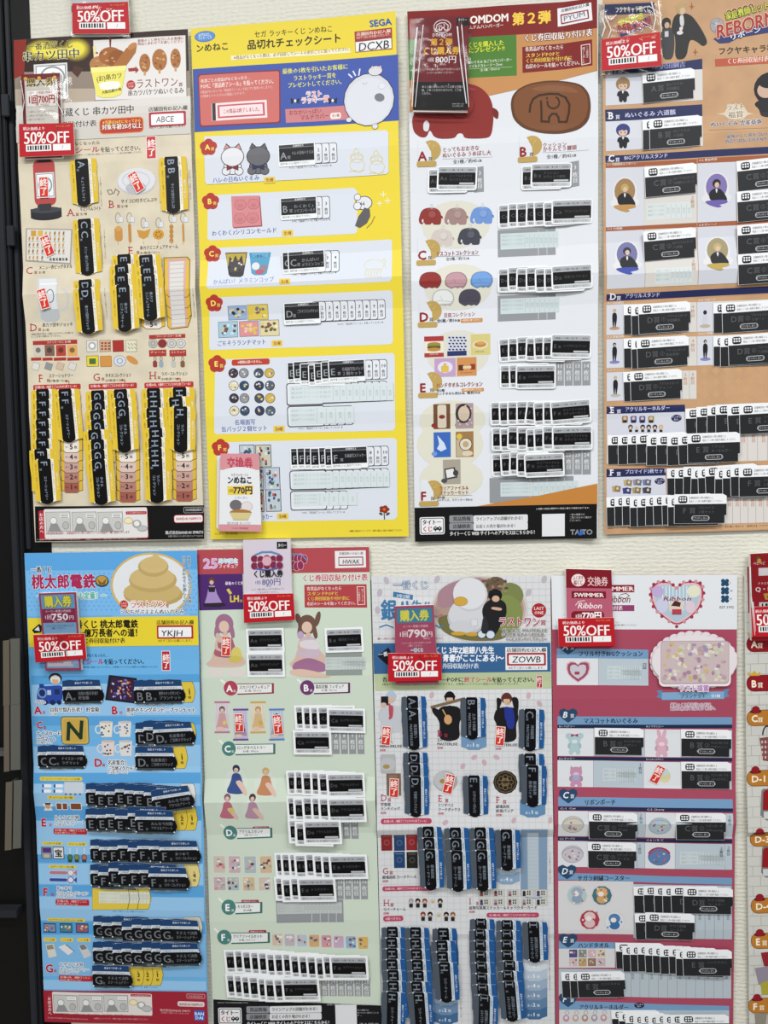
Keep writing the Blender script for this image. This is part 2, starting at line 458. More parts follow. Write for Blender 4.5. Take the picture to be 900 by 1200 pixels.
def sticker_outline(letter, name, w=43, h=25, kind='prize_sticker'):
    k = ('outl', letter, str(name))
    if k in PROTO: return PROTO[k]
    t = Tag(w, h, kind)
    t.solid(t._rr(0, 0, w, h, 2), '#e9ecee', side='#444')
    t.R(1.2, 1, w - 1.2, 4.2, '#3a3d42'); t.T(w * .4, 2.6, 2.6, '店舗様控え', '#eee')
    t.R(1.2, 4.4, w - 1.2, h * .78, '#17191d'); t.T(2.6, h * .5, 11, letter, '#92959b'); t.T(10.5, h * .6, 4, '賞', '#92959b')
    for i, nm in enumerate(name if isinstance(name, (list, tuple)) else [name]):
        t.T(16, h * .42 + i * 5, 4.6, nm, '#85888e', w=min(w - 18, 4.6 * len(nm)))
    t.T(2, h * .87, 2.8, '品切れ後この上に貼付けてください。', '#222', w=w - 8)
    PROTO[k] = t.finish(); return PROTO[k]

def sold_out(w=11, h=23):
    k = ('so', w, h)
    if k in PROTO: return PROTO[k]
    t = Tag(w, h, 'sold_out_sticker')
    t.solid([(0, 0), (w, 0), (w, h), (0, h)], '#eadfdc', side='#ddd'); t.R(.8, .8, w - .8, h - .8, '#cf3527')
    t.T(w / 2, h * .08, h * .4, '終了', '#f4e4df', v=True, b=.03)
    PROTO[k] = t.finish(); return PROTO[k]

def film_mat():
    if 'film' in MATS: return MATS['film']
    m = bpy.data.materials.new('clear_film'); m.use_nodes = True; nt = m.node_tree; nt.nodes.clear()
    o = nt.nodes.new('ShaderNodeOutputMaterial'); mx = nt.nodes.new('ShaderNodeMixShader'); t = nt.nodes.new('ShaderNodeBsdfTransparent'); g = nt.nodes.new('ShaderNodeBsdfGlossy')
    f = nt.nodes.new('ShaderNodeFresnel'); f.inputs['IOR'].default_value = 1.42; g.inputs['Roughness'].default_value = .10
    t.inputs['Color'].default_value = (.97, .97, .97, 1)
    ml = nt.nodes.new('ShaderNodeMath'); ml.operation = 'MULTIPLY'; ml.inputs[1].default_value = .5; nt.links.new(f.outputs[0], ml.inputs[0])
    nt.links.new(ml.outputs[0], mx.inputs[0]); nt.links.new(t.outputs[0], mx.inputs[1]); nt.links.new(g.outputs[0], mx.inputs[2]); nt.links.new(mx.outputs[0], o.inputs[0])
    MATS['film'] = m; return m

def fold_mat():
    if 'fold' in MATS: return MATS['fold']
    m = bpy.data.materials.new('folded_film'); m.use_nodes = True; nt = m.node_tree; b = nt.nodes['Principled BSDF']; b.inputs['Base Color'].default_value = (.9, .9, .92, 1); b.inputs['Roughness'].default_value = .15
    o = nt.nodes['Material Output']; mx = nt.nodes.new('ShaderNodeMixShader'); mx.inputs[0].default_value = .75; t = nt.nodes.new('ShaderNodeBsdfTransparent')
    nt.links.new(t.outputs[0], mx.inputs[1]); nt.links.new(b.outputs[0], mx.inputs[2]); nt.links.new(mx.outputs[0], o.inputs[0]); MATS['fold'] = m; return m

def sleeve(root, corners, off, seed=1, puff=.003, ridges=()):
    """clear plastic sleeve: a crinkled film over the cards, with pinched ridges"""
    rnd = random.Random(seed); nx, nz = 14, 20
    c = [PW(x, y, off) for x, y in corners]; v = []; f = []
    for j in range(nz + 1):
        for i in range(nx + 1):
            a, b = i / nx, j / nz; q = c[0] * (1 - a) * (1 - b) + c[1] * a * (1 - b) + c[2] * a * b + c[3] * (1 - a) * b
            e = min(a, 1 - a) * min(b, 1 - b) * 16; d = puff * min(1, e) + rnd.uniform(-1, 1) * .0009 * min(1, e + .3)
            v.append((q[0], -(off + d), q[1]))
    for j in range(nz):
        for i in range(nx):
            k = j * (nx + 1) + i; f.append((k, k + nx + 1, k + nx + 2, k + 1))
    for pts, wd in ridges:                      # folded ridges, half-round in section
        P = [PW(x, y, off) for x, y in pts]
        for a, b in zip(P, P[1:]):
            d = (b - a) / max(1e-6, np.linalg.norm(b - a)); n = np.array((-d[1], d[0])); n0 = len(v)
            for q, wq in ((a, wd), (b, wd * .6)):
                for t in range(7):
                    an = math.pi * t / 6; v.append((q[0] + n[0] * wq * math.cos(an), -(off + puff + wq * .9 * math.sin(an)), q[1] + n[1] * wq * math.cos(an)))
            for t in range(6): f.append((n0 + t, n0 + t + 1, n0 + 8 + t, n0 + 7 + t))
    me = bpy.data.meshes.new('plastic_sleeve'); me.from_pydata([(x - root.location[0], y - root.location[1], z - root.location[2]) for x, y, z in v], [], f)
    me.materials.append(film_mat()); me.materials.append(fold_mat())
    for i, p in enumerate(me.polygons): p.use_smooth = True; p.material_index = 0 if i < nx * nz else 1
    o = bpy.data.objects.new('plastic_sleeve', me); COL.objects.link(o); o.parent = root
    return o

def waves(H, creases=(), n=9, amp=.012, seed=0):
    """gentle lift profile of a hung sheet: list of (position, metres)"""
    r = random.Random(seed); z = .0012; out = [(0, z)]; step = H / n; k = .0013
    cz = {round(p): a for p, a in creases}
    ps = sorted([step * i for i in range(1, n)] + list(cz))
    last = 0; tgt = .0012
    for p in ps:
        if p in cz: val = cz[p]
        else: val = .0012 + r.uniform(0, 1) * amp * step * k
        out.append((p, val)); last = p
    out.append((H, .0014)); return out
# ------------------------------------------------------------------ the setting: wall and the dark frame at its left
def wall_material():
    m = bpy.data.materials.new('woven_wallpaper'); m.use_nodes = True; nt = m.node_tree; b = nt.nodes['Principled BSDF']
    tc = nt.nodes.new('ShaderNodeTexCoord'); mp = nt.nodes.new('ShaderNodeMapping'); mp.inputs['Rotation'].default_value = (math.radians(90), 0, 0)
    nt.links.new(tc.outputs['Object'], mp.inputs[0])
    def noise(sx, sy, det, rough=.5):
        m2 = nt.nodes.new('ShaderNodeMapping'); m2.inputs['Scale'].default_value = (sx, sy, 1); nt.links.new(mp.outputs[0], m2.inputs[0])
        n = nt.nodes.new('ShaderNodeTexNoise'); n.inputs['Scale'].default_value = 1; n.inputs['Detail'].default_value = det; n.inputs['Roughness'].default_value = rough; nt.links.new(m2.outputs[0], n.inputs['Vector']); return n.outputs['Fac']
    def op(kind, a_, b_, c_=None):
        n = nt.nodes.new('ShaderNodeMath'); n.operation = kind
        for i, q in enumerate((a_, b_, c_)):
            if q is None: continue
            if isinstance(q, (int, float)): n.inputs[i].default_value = q
            else: nt.links.new(q, n.inputs[i])
        return n.outputs[0]
    sp = nt.nodes.new('ShaderNodeSeparateXYZ'); nt.links.new(mp.outputs[0], sp.inputs[0])
    warp = noise(60, 60, 2)
    rows = op('SINE', op('MULTIPLY_ADD', warp, 5.0, op('MULTIPLY', sp.outputs['Y'], 2 * math.pi / .0062)), 0)
    cols = op('SINE', op('MULTIPLY_ADD', warp, 9.0, op('MULTIPLY', sp.outputs['X'], 2 * math.pi / .0105)), 0)
    dash = noise(120, 250, 3, .6)
    hgt = op('MULTIPLY_ADD', rows, .09, op('MULTIPLY_ADD', cols, .07, dash))
    bp = nt.nodes.new('ShaderNodeBump'); bp.inputs['Strength'].default_value = .6; bp.inputs['Distance'].default_value = .0022
    nt.links.new(hgt, bp.inputs['Height']); nt.links.new(bp.outputs[0], b.inputs['Normal'])
    rp = nt.nodes.new('ShaderNodeValToRGB'); rp.color_ramp.elements[0].color = lin('#d3d1c4'); rp.color_ramp.elements[1].color = lin('#dedccf')
    nt.links.new(hgt, rp.inputs[0]); nt.links.new(rp.outputs[0], b.inputs['Base Color']); b.inputs['Roughness'].default_value = .75
    return m
def prism(name, outline_px, off, thick, m, parent=None, bevel=0.0):
    """a slab whose front face has this outline in the photo, `off` metres in front of the wall"""
    P = [PW(x, y, off) for x, y in outline_px]; n = len(P); org = parent.location if parent else Vector()
    v = [(p[0], -off, p[1]) for p in P] + [(p[0], -off + thick, p[1]) for p in P]
    f = [tuple(range(n))[::-1], tuple(range(n, 2 * n))] + [(i, (i + 1) % n, n + (i + 1) % n, n + i) for i in range(n)]
    me = bpy.data.meshes.new(name); me.from_pydata([tuple(Vector(a) - org) for a in v], [], f); me.materials.append(m)
    import bmesh
    b = bmesh.new(); b.from_mesh(me); bmesh.ops.recalc_face_normals(b, faces=b.faces)
    if bevel: bmesh.ops.bevel(b, geom=b.edges[:], offset=bevel, segments=2, affect='EDGES')
    b.to_mesh(me); b.free()
    o = bpy.data.objects.new(name, me); COL.objects.link(o)
    if parent: o.parent = parent
    return o
me = bpy.data.meshes.new('wall_back'); me.from_pydata([(-3, 0, 0), (3, 0, 0), (3, 0, 2.8), (-3, 0, 2.8)], [], [(0, 1, 2, 3)]); me.materials.append(wall_material())
wall = bpy.data.objects.new('wall_back', me); COL.objects.link(wall); wall['kind'] = 'structure'
me = bpy.data.meshes.new('floor'); me.from_pydata([(-3, 0, 0), (-3, -5, 0), (3, -5, 0), (3, 0, 0)], [], [(0, 1, 2, 3)]); me.materials.append(mat('#8f8c86', .4))
fl = bpy.data.objects.new('floor', me); COL.objects.link(fl); fl['kind'] = 'structure'

dark = mat('#0e0d0d', .45); dark2 = mat('#191a1d', .4); dark3 = mat('#26282d', .35)
cab = thing('display_cabinet', 'black display cabinet with ridged frame along the left edge of the wall', 'cabinet', (30, 1190), .0)
def xl(x0, y): return x0 + .041 * y                       # the cabinet's uprights lean with the picture
def upright(name, xa, xb, off, thick, m, y0=-40, y1=1240):
    return prism(name, [(xl(xa, y0), y0), (xl(xb, y0), y0), (xl(xb, y1), y1), (xl(xa, y1), y1)], off, thick, m, cab, .0012)
upright('side_panel', -2, 34, .0008, .0006, dark)
upright('upright_rail', 4, 9.5, .0045, .0045, dark3, -40, 644)
upright('upright_rail', -3.5, 1.2, .010, .010, dark2)
upright('upright_rail', -13, -5.5, .014, .014, dark3)
prism('back_panel', [(-300, -60), (xl(-4, -60), -60), (xl(-4, 1260), 1260), (-300, 1260)], .004, .004, dark, cab)
for y0, y1 in ((110, 136), (264, 288)):
    prism('latch', [(xl(-4, y0), y0), (xl(5, y0), y0), (xl(5, y1), y1), (xl(-4, y1), y1)], .016, .005, dark3, cab, .001)
prism('shelf_edge', [(-200, 884), (6, 880), (6, 886), (-200, 892)], .02, .02, mat('#55565a', .3), cab)
prism('cross_bar', [(-200, 1068), (20, 1066), (20, 1076), (-200, 1078)], .02, .02, dark3, cab, .001)
tan = mat('#635b50', .45); grey = mat('#5d5d57', .4)
def bracket(lbl, a, b, c, d, y0, y1, lean):
    r = thing('metal_bracket', lbl, 'bracket', ((a + d) / 2, y1), .012, 'channel brackets on the black cabinet')
    def leaf(xa, xb, m, o, dy):
        prism('leaf', [(xa, y0 + dy), (xb, y0 + dy - 1), (xb + lean, y1 + dy - 1), (xa + lean, y1 + dy)], o, .0015, m, r, .0004)
    leaf(a, b, tan, .034, 2); leaf(c, d, grey, .038, 0)
    prism('web', [(b - 1, y0), (c + 1, y0), (c + 1 + lean, y1), (b - 1 + lean, y1)], .030, .012, mat('#3b3934', .5), r)
    return r
bracket('tan and grey channel bracket, topmost of three on the black cabinet', 3.2, 11, 12, 23, 749, 826, .4)
bracket('tan and grey channel bracket, middle of three on the black cabinet', 4.2, 10.8, 12.2, 23.5, 826, 903, .2)
bracket('tan and grey channel bracket, lowest of three on the black cabinet', 6.6, 14.5, 16, 25.6, 915, 995, -1.2)
# ------------------------------------------------------------------ poster: skewer bar lottery (top left)
rt = thing('prize_poster', 'parchment brown prize sheet with fried skewers and yellow-edged stickers, top left', 'poster', (140, 634), .007, 'prize sheets on the wall')
p = Sheet([(16.5, 47.5), (221, 35), (240, 632), (42, 635)], .007, root=rt,
          fs=[(0, .0006), (50, .0016), (120, .0008), (170, .0018), (205, .001)], ft=waves(591, ((296, .007), (146, .0032), (440, .003)), seed=1))
p.paper('#d3c9b3', grain=.06)
p.part('header_banner').Z(0, 0, 3.75)
W_ = p.W_
p.G([(62, 178), (828, 132), (834, 320), (66, 320)], '#33231f')
p.G([(66, 320), (834, 315), (840, 395), (69, 400)], '#8f8074'); p.G([(69, 395), (838, 390), (842, 470), (72, 480)], '#b5a695')
p.G([(64, 180), (120, 177), (110, 330), (66, 350)], '#8a2b22'); 
for k in range(6):
    c = mix('#5c4a20', '#e8dc48', (k / 5) ** .8); g = 1.18 - k * .11
    p.E(188, 222, 66 * g, 38 * g, c); p.E(340, 222, 54 * g, 44 * g, c); p.E(262, 238, 118 * g, 26 * g, c)
p.G([(330, 290), (372, 305), (345, 345), (320, 320)], '#4c3026')
p.T(125, 210, 36, '一番酒蔵くじ', '#241a14', w=203, o='#f0e890', ow=.03, rot=-1); p.T(102, 254, 48, '串カツ田中', '#1b1512', w=255, o='#f4efc4', ow=.04, b=.02, rot=-1)
p.part('certificate_picture'); p.R(152, 288, 306, 440, '#d9dadb'); p.R(164, 298, 296, 440, '#eceef0', o='#555', ow=3); p.ring(236, 345, 52, 46, 7, '#8b8d92'); p.E(236, 340, 36, 34, '#f2f2f2'); p.E(240, 340, 14, 20, '#b9c2cc')
p.part('last_prize_picture')
p.G([(412, 180), (820, 158), (826, 436), (421, 447)], '#6d6a6a'); p.G([(414, 182), (817, 160), (823, 433), (423, 444)], '#e2dedb'); p.G([(482, 158), (494, 158), (490, 220), (486, 220)], '#6e1f24')
p.G([(412, 208), (425, 204), (440, 310), (420, 300)], '#e8d9a4'); p.E(440, 286, 42, 34, '#b07a49'); p.E(488, 250, 50, 38, '#a0622f'); p.E(520, 270, 42, 46, '#8f5426'); p.G([(495, 300), (560, 215), (605, 205), (600, 235), (545, 312)], '#a86b38'); p.E(585, 208, 22, 12, '#bd814d', rot=-30)
for i in range(14): p.E(445 + random.uniform(-25, 110), 265 + random.uniform(-35, 40), 6, 4, random.choice(['#c89461', '#8a4f22', '#d6a878']), n=8)
p.G([(402, 302), (560, 292), (536, 418), (500, 432), (455, 434), (428, 424)], '#e9e06b'); p.G([(402, 302), (560, 292), (556, 314), (405, 326)], '#f0ea92')
p.T(428, 352, 28, '(お)串カツ', '#2a2412', w=112, rot=-6); p.G([(438, 375), (455, 366), (490, 362), (525, 362), (535, 378), (520, 395), (480, 400), (446, 396)], '#f3f1e6', ); p.T(452, 412, 15, '大阪伝統の味', '#33301a', w=86, rot=-8)
p.G([(566, 305), (600, 302), (598, 294), (614, 312), (600, 326), (599, 316), (570, 318)], '#a1342c')
for x, y, w_, h_ in ((640, 282, 24, 40), (705, 268, 32, 46), (775, 262, 22, 42)):
    p.E(x, y, w_, h_, '#a96e3e'); p.R(x - 5, y + h_ - 4, x + 5, y + h_ + 14, '#c59b66')
    for i in range(8): p.E(x + random.uniform(-.6, .6) * w_, y + random.uniform(-.7, .7) * h_, 6, 5, random.choice(['#c28d58', '#8e5427', '#d2a26c']), n=8)
p.T(608, 184, 14, '最後のくじ券を引いたお客様に', '#993838', w=198, rot=-2); p.T(608, 198, 14, '商品とあわせてお渡しください', '#993838', w=196, rot=-2)
p.E(579, 377, 19, 19, '#b5302e'); p.T(579, 371, 12, 'LAST', '#f3dcd6', an='c', w=None); p.T(579, 384, 12, 'ONE', '#f3dcd6', an='c')
p.T(600, 373, 44, 'ラストワン', '#7a2326', w=182, rot=-2, b=.0); p.T(788, 376, 18, '賞', '#7a2326'); p.T(565, 414, 28, '串カツバケツぬいぐるみ', '#2c2622', w=240, rot=-1)
p.part('title_band').GR(75, 468, 842, 592, '#dcd9d4', '#c9c4bd', 4)
p.T(182, 505, 38, '一番酒蔵くじ 串カツ田中', '#20201f', w=410, rot=-1, b=.016); p.T(150, 560, 29, 'くじ券回収貼付け表', '#2a2826', w=280, rot=-1)
p.R(444, 530, 633, 582, '#b8392c', r=14, o='#d98a4c', ow=4); p.T(455, 543, 17, '※当選は20才になってから', '#f4d65e', w=168); p.T(452, 564, 27, '対象年齢20才以上', '#f7ece0', w=175, b=.03, o='#7d1f18')
p.T(657, 486, 21, '店舗固有ID記入欄', '#222', w=166, rot=-1); p.R(658, 500, 822, 556, '#b02e3c', r=6); p.R(668, 509, 812, 548, '#f1eff0', r=4)
p.T(690, 530, 36, 'ABCE', '#34343a', w=76, b=-.02 + .02, sh=.1); p.T(660, 566, 13, '※必ずご記入お願いします。', '#333', w=160)
p.part('instructions'); p.T(255, 640, 17, '各商品がなくなったら', '#3a332c', w=190, rot=-1); p.T(262, 668, 29, '終了シール', '#b02c34', w=180, rot=-1, b=.03); p.T(445, 662, 25, 'を貼ってください。', '#2b2622', w=188, rot=-1, b=.02); p.T(330, 687, 8, '※この表をくじの陳列用に使用しないでください。くじ券の数を確認してください', '#6b6357', w=300)
p.R(648, 606, 690, 700, '#c2383a', o='#e9dede', ow=3); p.T(669, 616, 37, '終了', '#f4e8e4', v=True, b=.03)
# prizes A-E
p.part('prize_picture').Z(0, 200, 3.75)
p.R(150, -42, 254, 155, '#b14a49', r=26); p.R(170, -46, 230, -34, '#333'); p.R(162, 15, 248, 122, '#d9dce0'); p.R(168, 22, 242, 114, '#e9ecee', o='#444', ow=2); p.R(170, 155, 232, 180, '#3a3a3f'); p.E(208, 205, 69, 16, '#2b2c31'); p.R(139, 172, 277, 206, '#2f3035'); p.E(208, 176, 69, 14, '#45464c'); p.R(178, 150, 230, 178, '#3a3a40')
p.ring(205, 68, 28, 34, 6, '#8a8d93')
p.E(605, 52, 85, 58, '#bfc0c6'); p.E(605, 48, 82, 54, '#d7d8dd'); p.E(602, 80, 45, 26, '#b2b4bb'); p.ring(603, 46, 60, 36, 3, '#c3c4ca')
p.W([(476, 90), (484, 108), (500, 104), (494, 88), (476, 90)], 3, '#5f574b'); p.W([(505, 104), (512, 84), (528, 96), (520, 112)], 3, '#5f574b')
PL = lambda x, y, L_, a, b_, w_, num='全1種': (p.T(x, y, 46, L_, '#a52f2c', b=-.005 + .005), serif(x, y, 46, L_), p.T(x + 37, y + 10, 15, '賞', '#a52f2c'), p.T(a, b_, 20, w_[0], '#3a3128', w=w_[1], rot=-2), p.T(a, b_ + 22, 12, num, '#4a4238'))
def serif(x, y, h, L_, col='#a52f2c'):
    for a in {'A': (.04, .62), 'B': (.1,), 'C': (), 'D': (.1,), 'E': (.1,), 'F': (.14,), 'G': (), 'H': (.12, .62)}.get(L_, ()):
        p.R(x + (a - .1) * h, y + .30 * h, x + (a + .14) * h, y + .345 * h, col)
        if L_ != 'A': p.R(x + (a - .1) * h, y - .345 * h, x + (a + .12) * h, y - .30 * h, col)
p.part('prize_caption')
PL(300, 186, 'A', 357, 172, ('ちょうちんライト', 92)); PL(480, 150, 'B', 535, 138, ('サイコロ付きどんぶり', 160)); PL(118, 440, 'C', 175, 428, ('メニュー表ビッグタオル', 150)); PL(565, 352, 'E', 618, 342, ('串カツミニチュアチャーム', 166), '全6種(選べない)')
PL(134, 690, 'D', 190, 680, ('串カツ田中ジョッキ', 138)); p.T(140, 720, 10, '※商品仕様は予告なく変更になるデザインや仕様とな', '#4d453b', w=192); p.T(140, 731, 10, 'ることがあり実際はございません。', '#4d453b', w=142)
p.part('prize_picture')
p.G([(118, 255), (323, 260), (316, 414), (116, 400)], '#9a968e'); p.G([(123, 260), (318, 265), (311, 408), (121, 395)], '#d9d6d0')
for i, c in enumerate(('#c99a3d', '#d4b055')): p.R(140 + i * 30, 266, 164 + i * 30, 290, c)
for j in range(4):
    for i in range(9):
        x = 132 + i * 19 + random.uniform(-2, 2); y = (300 if i < 4 else 278) + j * (28 if i < 4 else 26)
        if y < 385: p.E(x, y, 4, 9, random.choice(['#b9832f', '#c59a4a', '#8a6a3c']), rot=15, n=8); p.R(x - 5, y + 11, x + 6, y + 14, '#9c9890')
for i in range(6): p.R(222 + i * 14, 386, 232 + i * 14, 398, random.choice(['#333', '#555', '#777']))
for i, (x, y) in enumerate(((522, 270), (572, 270), (634, 285), (700, 278), (757, 265), (808, 268))):
    yc = 210 if i not in (2, 3) else 232
    p.ring(x, yc, 11, 22, 3, '#8f8c88'); p.R(x + 4, yc - 4, x + 22, yc + 18, '#d4d6da', r=3, o='#a9abb0', ow=1.5)
    if i == 0: p.R(506, 250, 543, 312, '#c08b45', r=14); p.R(512, 246, 536, 268, '#cc9a55', r=8)
    if i == 1: p.R(566, 236, 582, 318, '#b98442', r=7)
    if i == 2: p.G([(605, 262), (640, 268), (665, 258), (655, 292), (634, 304), (614, 294)], '#c4903f')
    if i == 3: p.E(700, 283, 24, 22, '#c99436'); [p.E(700 + 12 * math.cos(a), 283 + 11 * math.sin(a), 3.5, 3.5, '#8c5c1c', n=8) for a in range(0, 6)]
    if i == 4: [p.E(757, 250 + q * 20, 9, 11, '#b5803d', n=10) for q in range(4)]
    if i == 5: p.R(803, 236, 815, 316, '#b98a4b', r=5)
    p.R(x - 2, 312, x + 2, 326, '#c9a878')
p.G([(172, 476), (262, 474), (270, 650), (250, 668), (200, 668), (182, 655)], '#c9cccf'); p.G([(180, 480), (256, 478), (262, 640), (190, 648)], '#d9dbdd'); p.G([(184, 615), (266, 610), (268, 650), (250, 664), (204, 664), (186, 652)], '#b6babd'); p.ring(280, 568, 30, 46, 9, '#c3c6c8', -80, 100); p.ring(232, 555, 16, 28, 4, '#777a80'); p.R(186, 500, 262, 504, '#e8eaec')
# sub-prizes F-H pictures
p.part('prize_picture_small').R(148, 750, 344, 762, '#a5362f'); p.T(210, 756, 11, 'ステッカーなど 全4種', '#eadbd2')
for i, c in enumerate(('#c8c3b6', '#7d5c52', '#b04437', '#d9a15b')): p.R(150 + i * 50, 768, 195 + i * 50, 815, c); p.E(172 + i * 50, 790, 12, 12, mix(c, '#222222', .5), n=10)
for i, c in enumerate(('#d6d2c8', '#c9a98c', '#a3312b', '#d9d5bf')):
    p.R(385 + i * 57, 748, 433 + i * 57, 795, c, o='#554c44', ow=1.5)
    if i == 0: p.E(409, 771, 17, 17, '#a2a6ad'); p.E(409, 771, 10, 10, '#ecebe6')
    if i == 1: [p.R(448 + a * 15, 755 + b_ * 13, 458 + a * 15, 763 + b_ * 13, '#94462f') for a in range(3) for b_ in range(3)]
    if i == 3: [p.W([(566 + a * 14, 760 + b_ * 16), (574 + a * 14, 768 + b_ * 16)], 3, '#8c8b45') for a in range(3) for b_ in range(2)]
p.R(658, 724, 818, 736, '#a5362f'); p.T(690, 730, 10, 'ラバーコースター 全4種', '#eadbd2')
for i, c in enumerate(('#b9b6b2', '#8b3230', '#c9c8c6', '#cfd0cf')): p.E(676 + i * 41, 761, 18, 18, c, o='#6a655f', ow=2); p.ring(676 + i * 41, 761, 9, 9, 3, mix(c, '#333333', .4))
p.R(658, 790, 735, 816, '#a5362f'); p.R(748, 790, 822, 816, '#a5362f'); p.T(664, 800, 11, 'チャーム', '#eadbd2', w=64); p.T(754, 800, 11, 'ストラップ', '#eadbd2', w=62)
p.Z(0, 420, 3.75)
p.R(140, -2, 186, 10, '#a5362f'); p.R(190, -2, 236, 10, '#a5362f'); p.R(240, -2, 296, 10, '#a5362f'); p.R(300, -2, 355, 10, '#a5362f')
for x, c in ((160, '#d5d4d0'), (217, '#8b8f92'), (268, '#c9b19a'), (322, '#d0cfca')): p.R(x - 14, 22, x + 16, 50, c, rot=20, o='#8a857a', ow=1.5)
p.R(386, -8, 436, 34, '#e0cf35', o='#333', ow=2); p.R(396, 2, 426, 26, '#4b6a3c'); p.R(444, -8, 494, 36, '#c98f45', r=3, o='#8a5a2a', ow=1.5); p.E(530, 12, 24, 22, '#cdd3dc', o='#8f99a8', ow=3); p.ring(530, 12, 12, 11, 3, '#7b8798'); p.E(584, 8, 30, 14, '#c98c4a', rot=35)
for x, c in ((685, '#8c3b38'), (712, '#8fa3b3'), (766, '#b9b6b0'), (806, '#7d5a3a')): p.ring(x, 2, 5, 9, 2.5, '#77716a'); p.R(x - 10, 12, x + 10, 40, c, r=7)
p.part('prize_caption')
PL(172, 88, 'F', 218, 78, ('ステーショナリー', 112), '全7種(選べない)'); PL(412, 82, 'G', 466, 76, ('タオルコレクション', 115), '全8種(選べない)'); PL(658, 76, 'H', 712, 70, ('ラバーコレクション', 115), '全8種(選べない)')
for x0, x1, y in ((150, 360, 128), (394, 606, 123), (638, 854, 118)):
    p.R(x0, y - 10, x1, y + 9, '#b23330', r=6); p.T(x0 + 8, y, 14, '全7種の内、1種終了ごとにPOPに終了シール！', '#ecd6cf', w=x1 - x0 - 16, b=.02); p.W([(x0 + 140, y - 28), (x0 + 158, y - 28), (x0 + 158, y - 10)], 2.5, '#a5362f'); p.G([(x0 + 150, y - 33), (x0 + 138, y - 27), (x0 + 150, y - 21)], '#a5362f')
# number slots
def slots(x0, x1, y0, pitch, n, first, c1='#e4ddd6', c2='#9c5a50'):
    for i in reversed(range(n)):
        p.part('number_slot')
        y = y0 + i * pitch; c = mix(c1, c2, i / max(1, n - 1))
        p.G([(x0, y - 30), (x1, y - 30), (x1 + 2, y + pitch - 12), (x1 - 12, y + pitch - 8), (x1 - 24, y + pitch), (x0 + 24, y + pitch), (x0 + 12, y + pitch - 8), (x0 - 2 + 4, y + pitch - 12)][::1], '#4a3a20')
        p.G([(x0 + 1, y - 30), (x1 - 1, y - 30), (x1, y + pitch - 14), (x1 - 13, y + pitch - 10), (x1 - 25, y + pitch - 2), (x0 + 25, y + pitch - 2), (x0 + 13, y + pitch - 10), (x0 + 4, y + pitch - 14)], '#d3b03c')
        p.G([(x0 + 16, y - 30), (x1 - 16, y - 30), (x1 - 15, y + pitch - 10), (x1 - 26, y + pitch - 3), (x0 + 26, y + pitch - 3), (x0 + 16, y + pitch - 10)], c)
        p.T(x0 + 20, y + pitch * .40, 10, 'あと', '#2c2621'); p.T(x0 + 40, y + pitch * .36, 31, str(first - i), '#2c2621', b=.04); p.T(x0 + 60, y + pitch * .42, 15, '枚', '#2c2621')
slots(272, 368, 372, 44, 5, 5); slots(514, 618, 414, 44, 5, 5); slots(762, 866, 410, 44, 5, 5)
p.Z(0, 200, 3.75); slots(622, 728, 664, 34, 1, 5)
p.part('number_slot'); p.G([(722, 384), (826, 380), (838, 392), (846, 640), (830, 690), (752, 700), (740, 688)], '#4a3a20'); p.G([(725, 387), (824, 383), (835, 394), (843, 638), (828, 687), (752, 697), (742, 686)], '#d6b13a'); p.G([(740, 390), (822, 386), (826, 684), (756, 694)], '#cfa59a')
for i in range(3): p.W([(738, 548 + i * 46), (752, 560 + i * 46), (830, 560 + i * 46), (842, 545 + i * 46)], 2, '#4a3a20')
p.part('clear_film_strip'); p.G([(750, 404), (812, 400), (818, 684), (760, 690)], '#d3cfcc')
for i in range(14): p.W([(752 + i * .6, 416 + i * 20), (813 + i * .4, 412 + i * 20)], 1.8, '#a5a09d')
for (x, y, n, q) in ((446, 30, 24, 200), (462, 262, 30, 200), (470, 520, 32, 200), (838, 0, 20, 200), (855, 520, 30, 200)): p.T(x, y, 7, 'POPに終了シールを貼ってくださいね。', '#39332b', v=True)
p.done()
# stickers
LB = dict(top='#d9b935', strip='#e8e6dc', bot='#dcbc38', let='#8b97a6', pan='#08080a', w=52, h=34, ph=16.5, py=10.5, ls=12)
nm = {'A': 'ちょうちんライト', 'B': 'サイコロ付きどんぶり', 'C': 'メニュー表ビッグタオル', 'D': '串カツ田中ジョッキ', 'E': ('串カツ', 'ミニチュアチャーム'), 'F': 'ステーショナリー', 'G': ('タオル', 'コレクション'), 'H': ('ラバー', 'コレクション')}
Y1 = {k: sticker_band(k, v, **LB) for k, v in nm.items()}
def st(L_, x, y, r=0, lab=None): p.S(Y1[L_], x, y, 90 + r, .94, label=lab)
p.Z(0, 0, 3.75); st('A', 378, 808, -2); st('B', 767, 800, 0); st('B', 772, 838, -1)
p.Z(0, 200, 3.75); st('C', 389, 318, -2); st('C', 393, 362, -2); st('D', 397, 585, -2); st('D', 400, 621, -3)
for i, (x, y) in enumerate(((565, 476), (558, 520), (556, 562), (562, 610))): st('E', x, y, (-1, -3, -2, -1)[i])
for i, (x, y) in enumerate(((664, 480), (670, 528), (674, 563))): st('E', x, y, -2)
p.Z(0, 420, 3.75)
for i in range(8): st('F', 207 + (0, -1, 3, 2, 3, 2, -5, 11)[i], 236 + i * 43.5, -2 + random.uniform(-2, 2))
st('F', 308, 236, -2); st('F', 312, 270, -3)
for i in range(8): st('G', 447 + (0, 3, 0, 4, -8, 3, 8, 9)[i], 242 + i * 43, -2 + random.uniform(-1.5, 1.5))
for i in range(3): st('G', (550, 556, 559)[i], 238 + i * 38, -1)
for i in range(8): st('H', 690 + (0, 2, -1, 4, 14, 10, 12, 12)[i], 234 + i * 43, -1 + random.uniform(-2, 2))
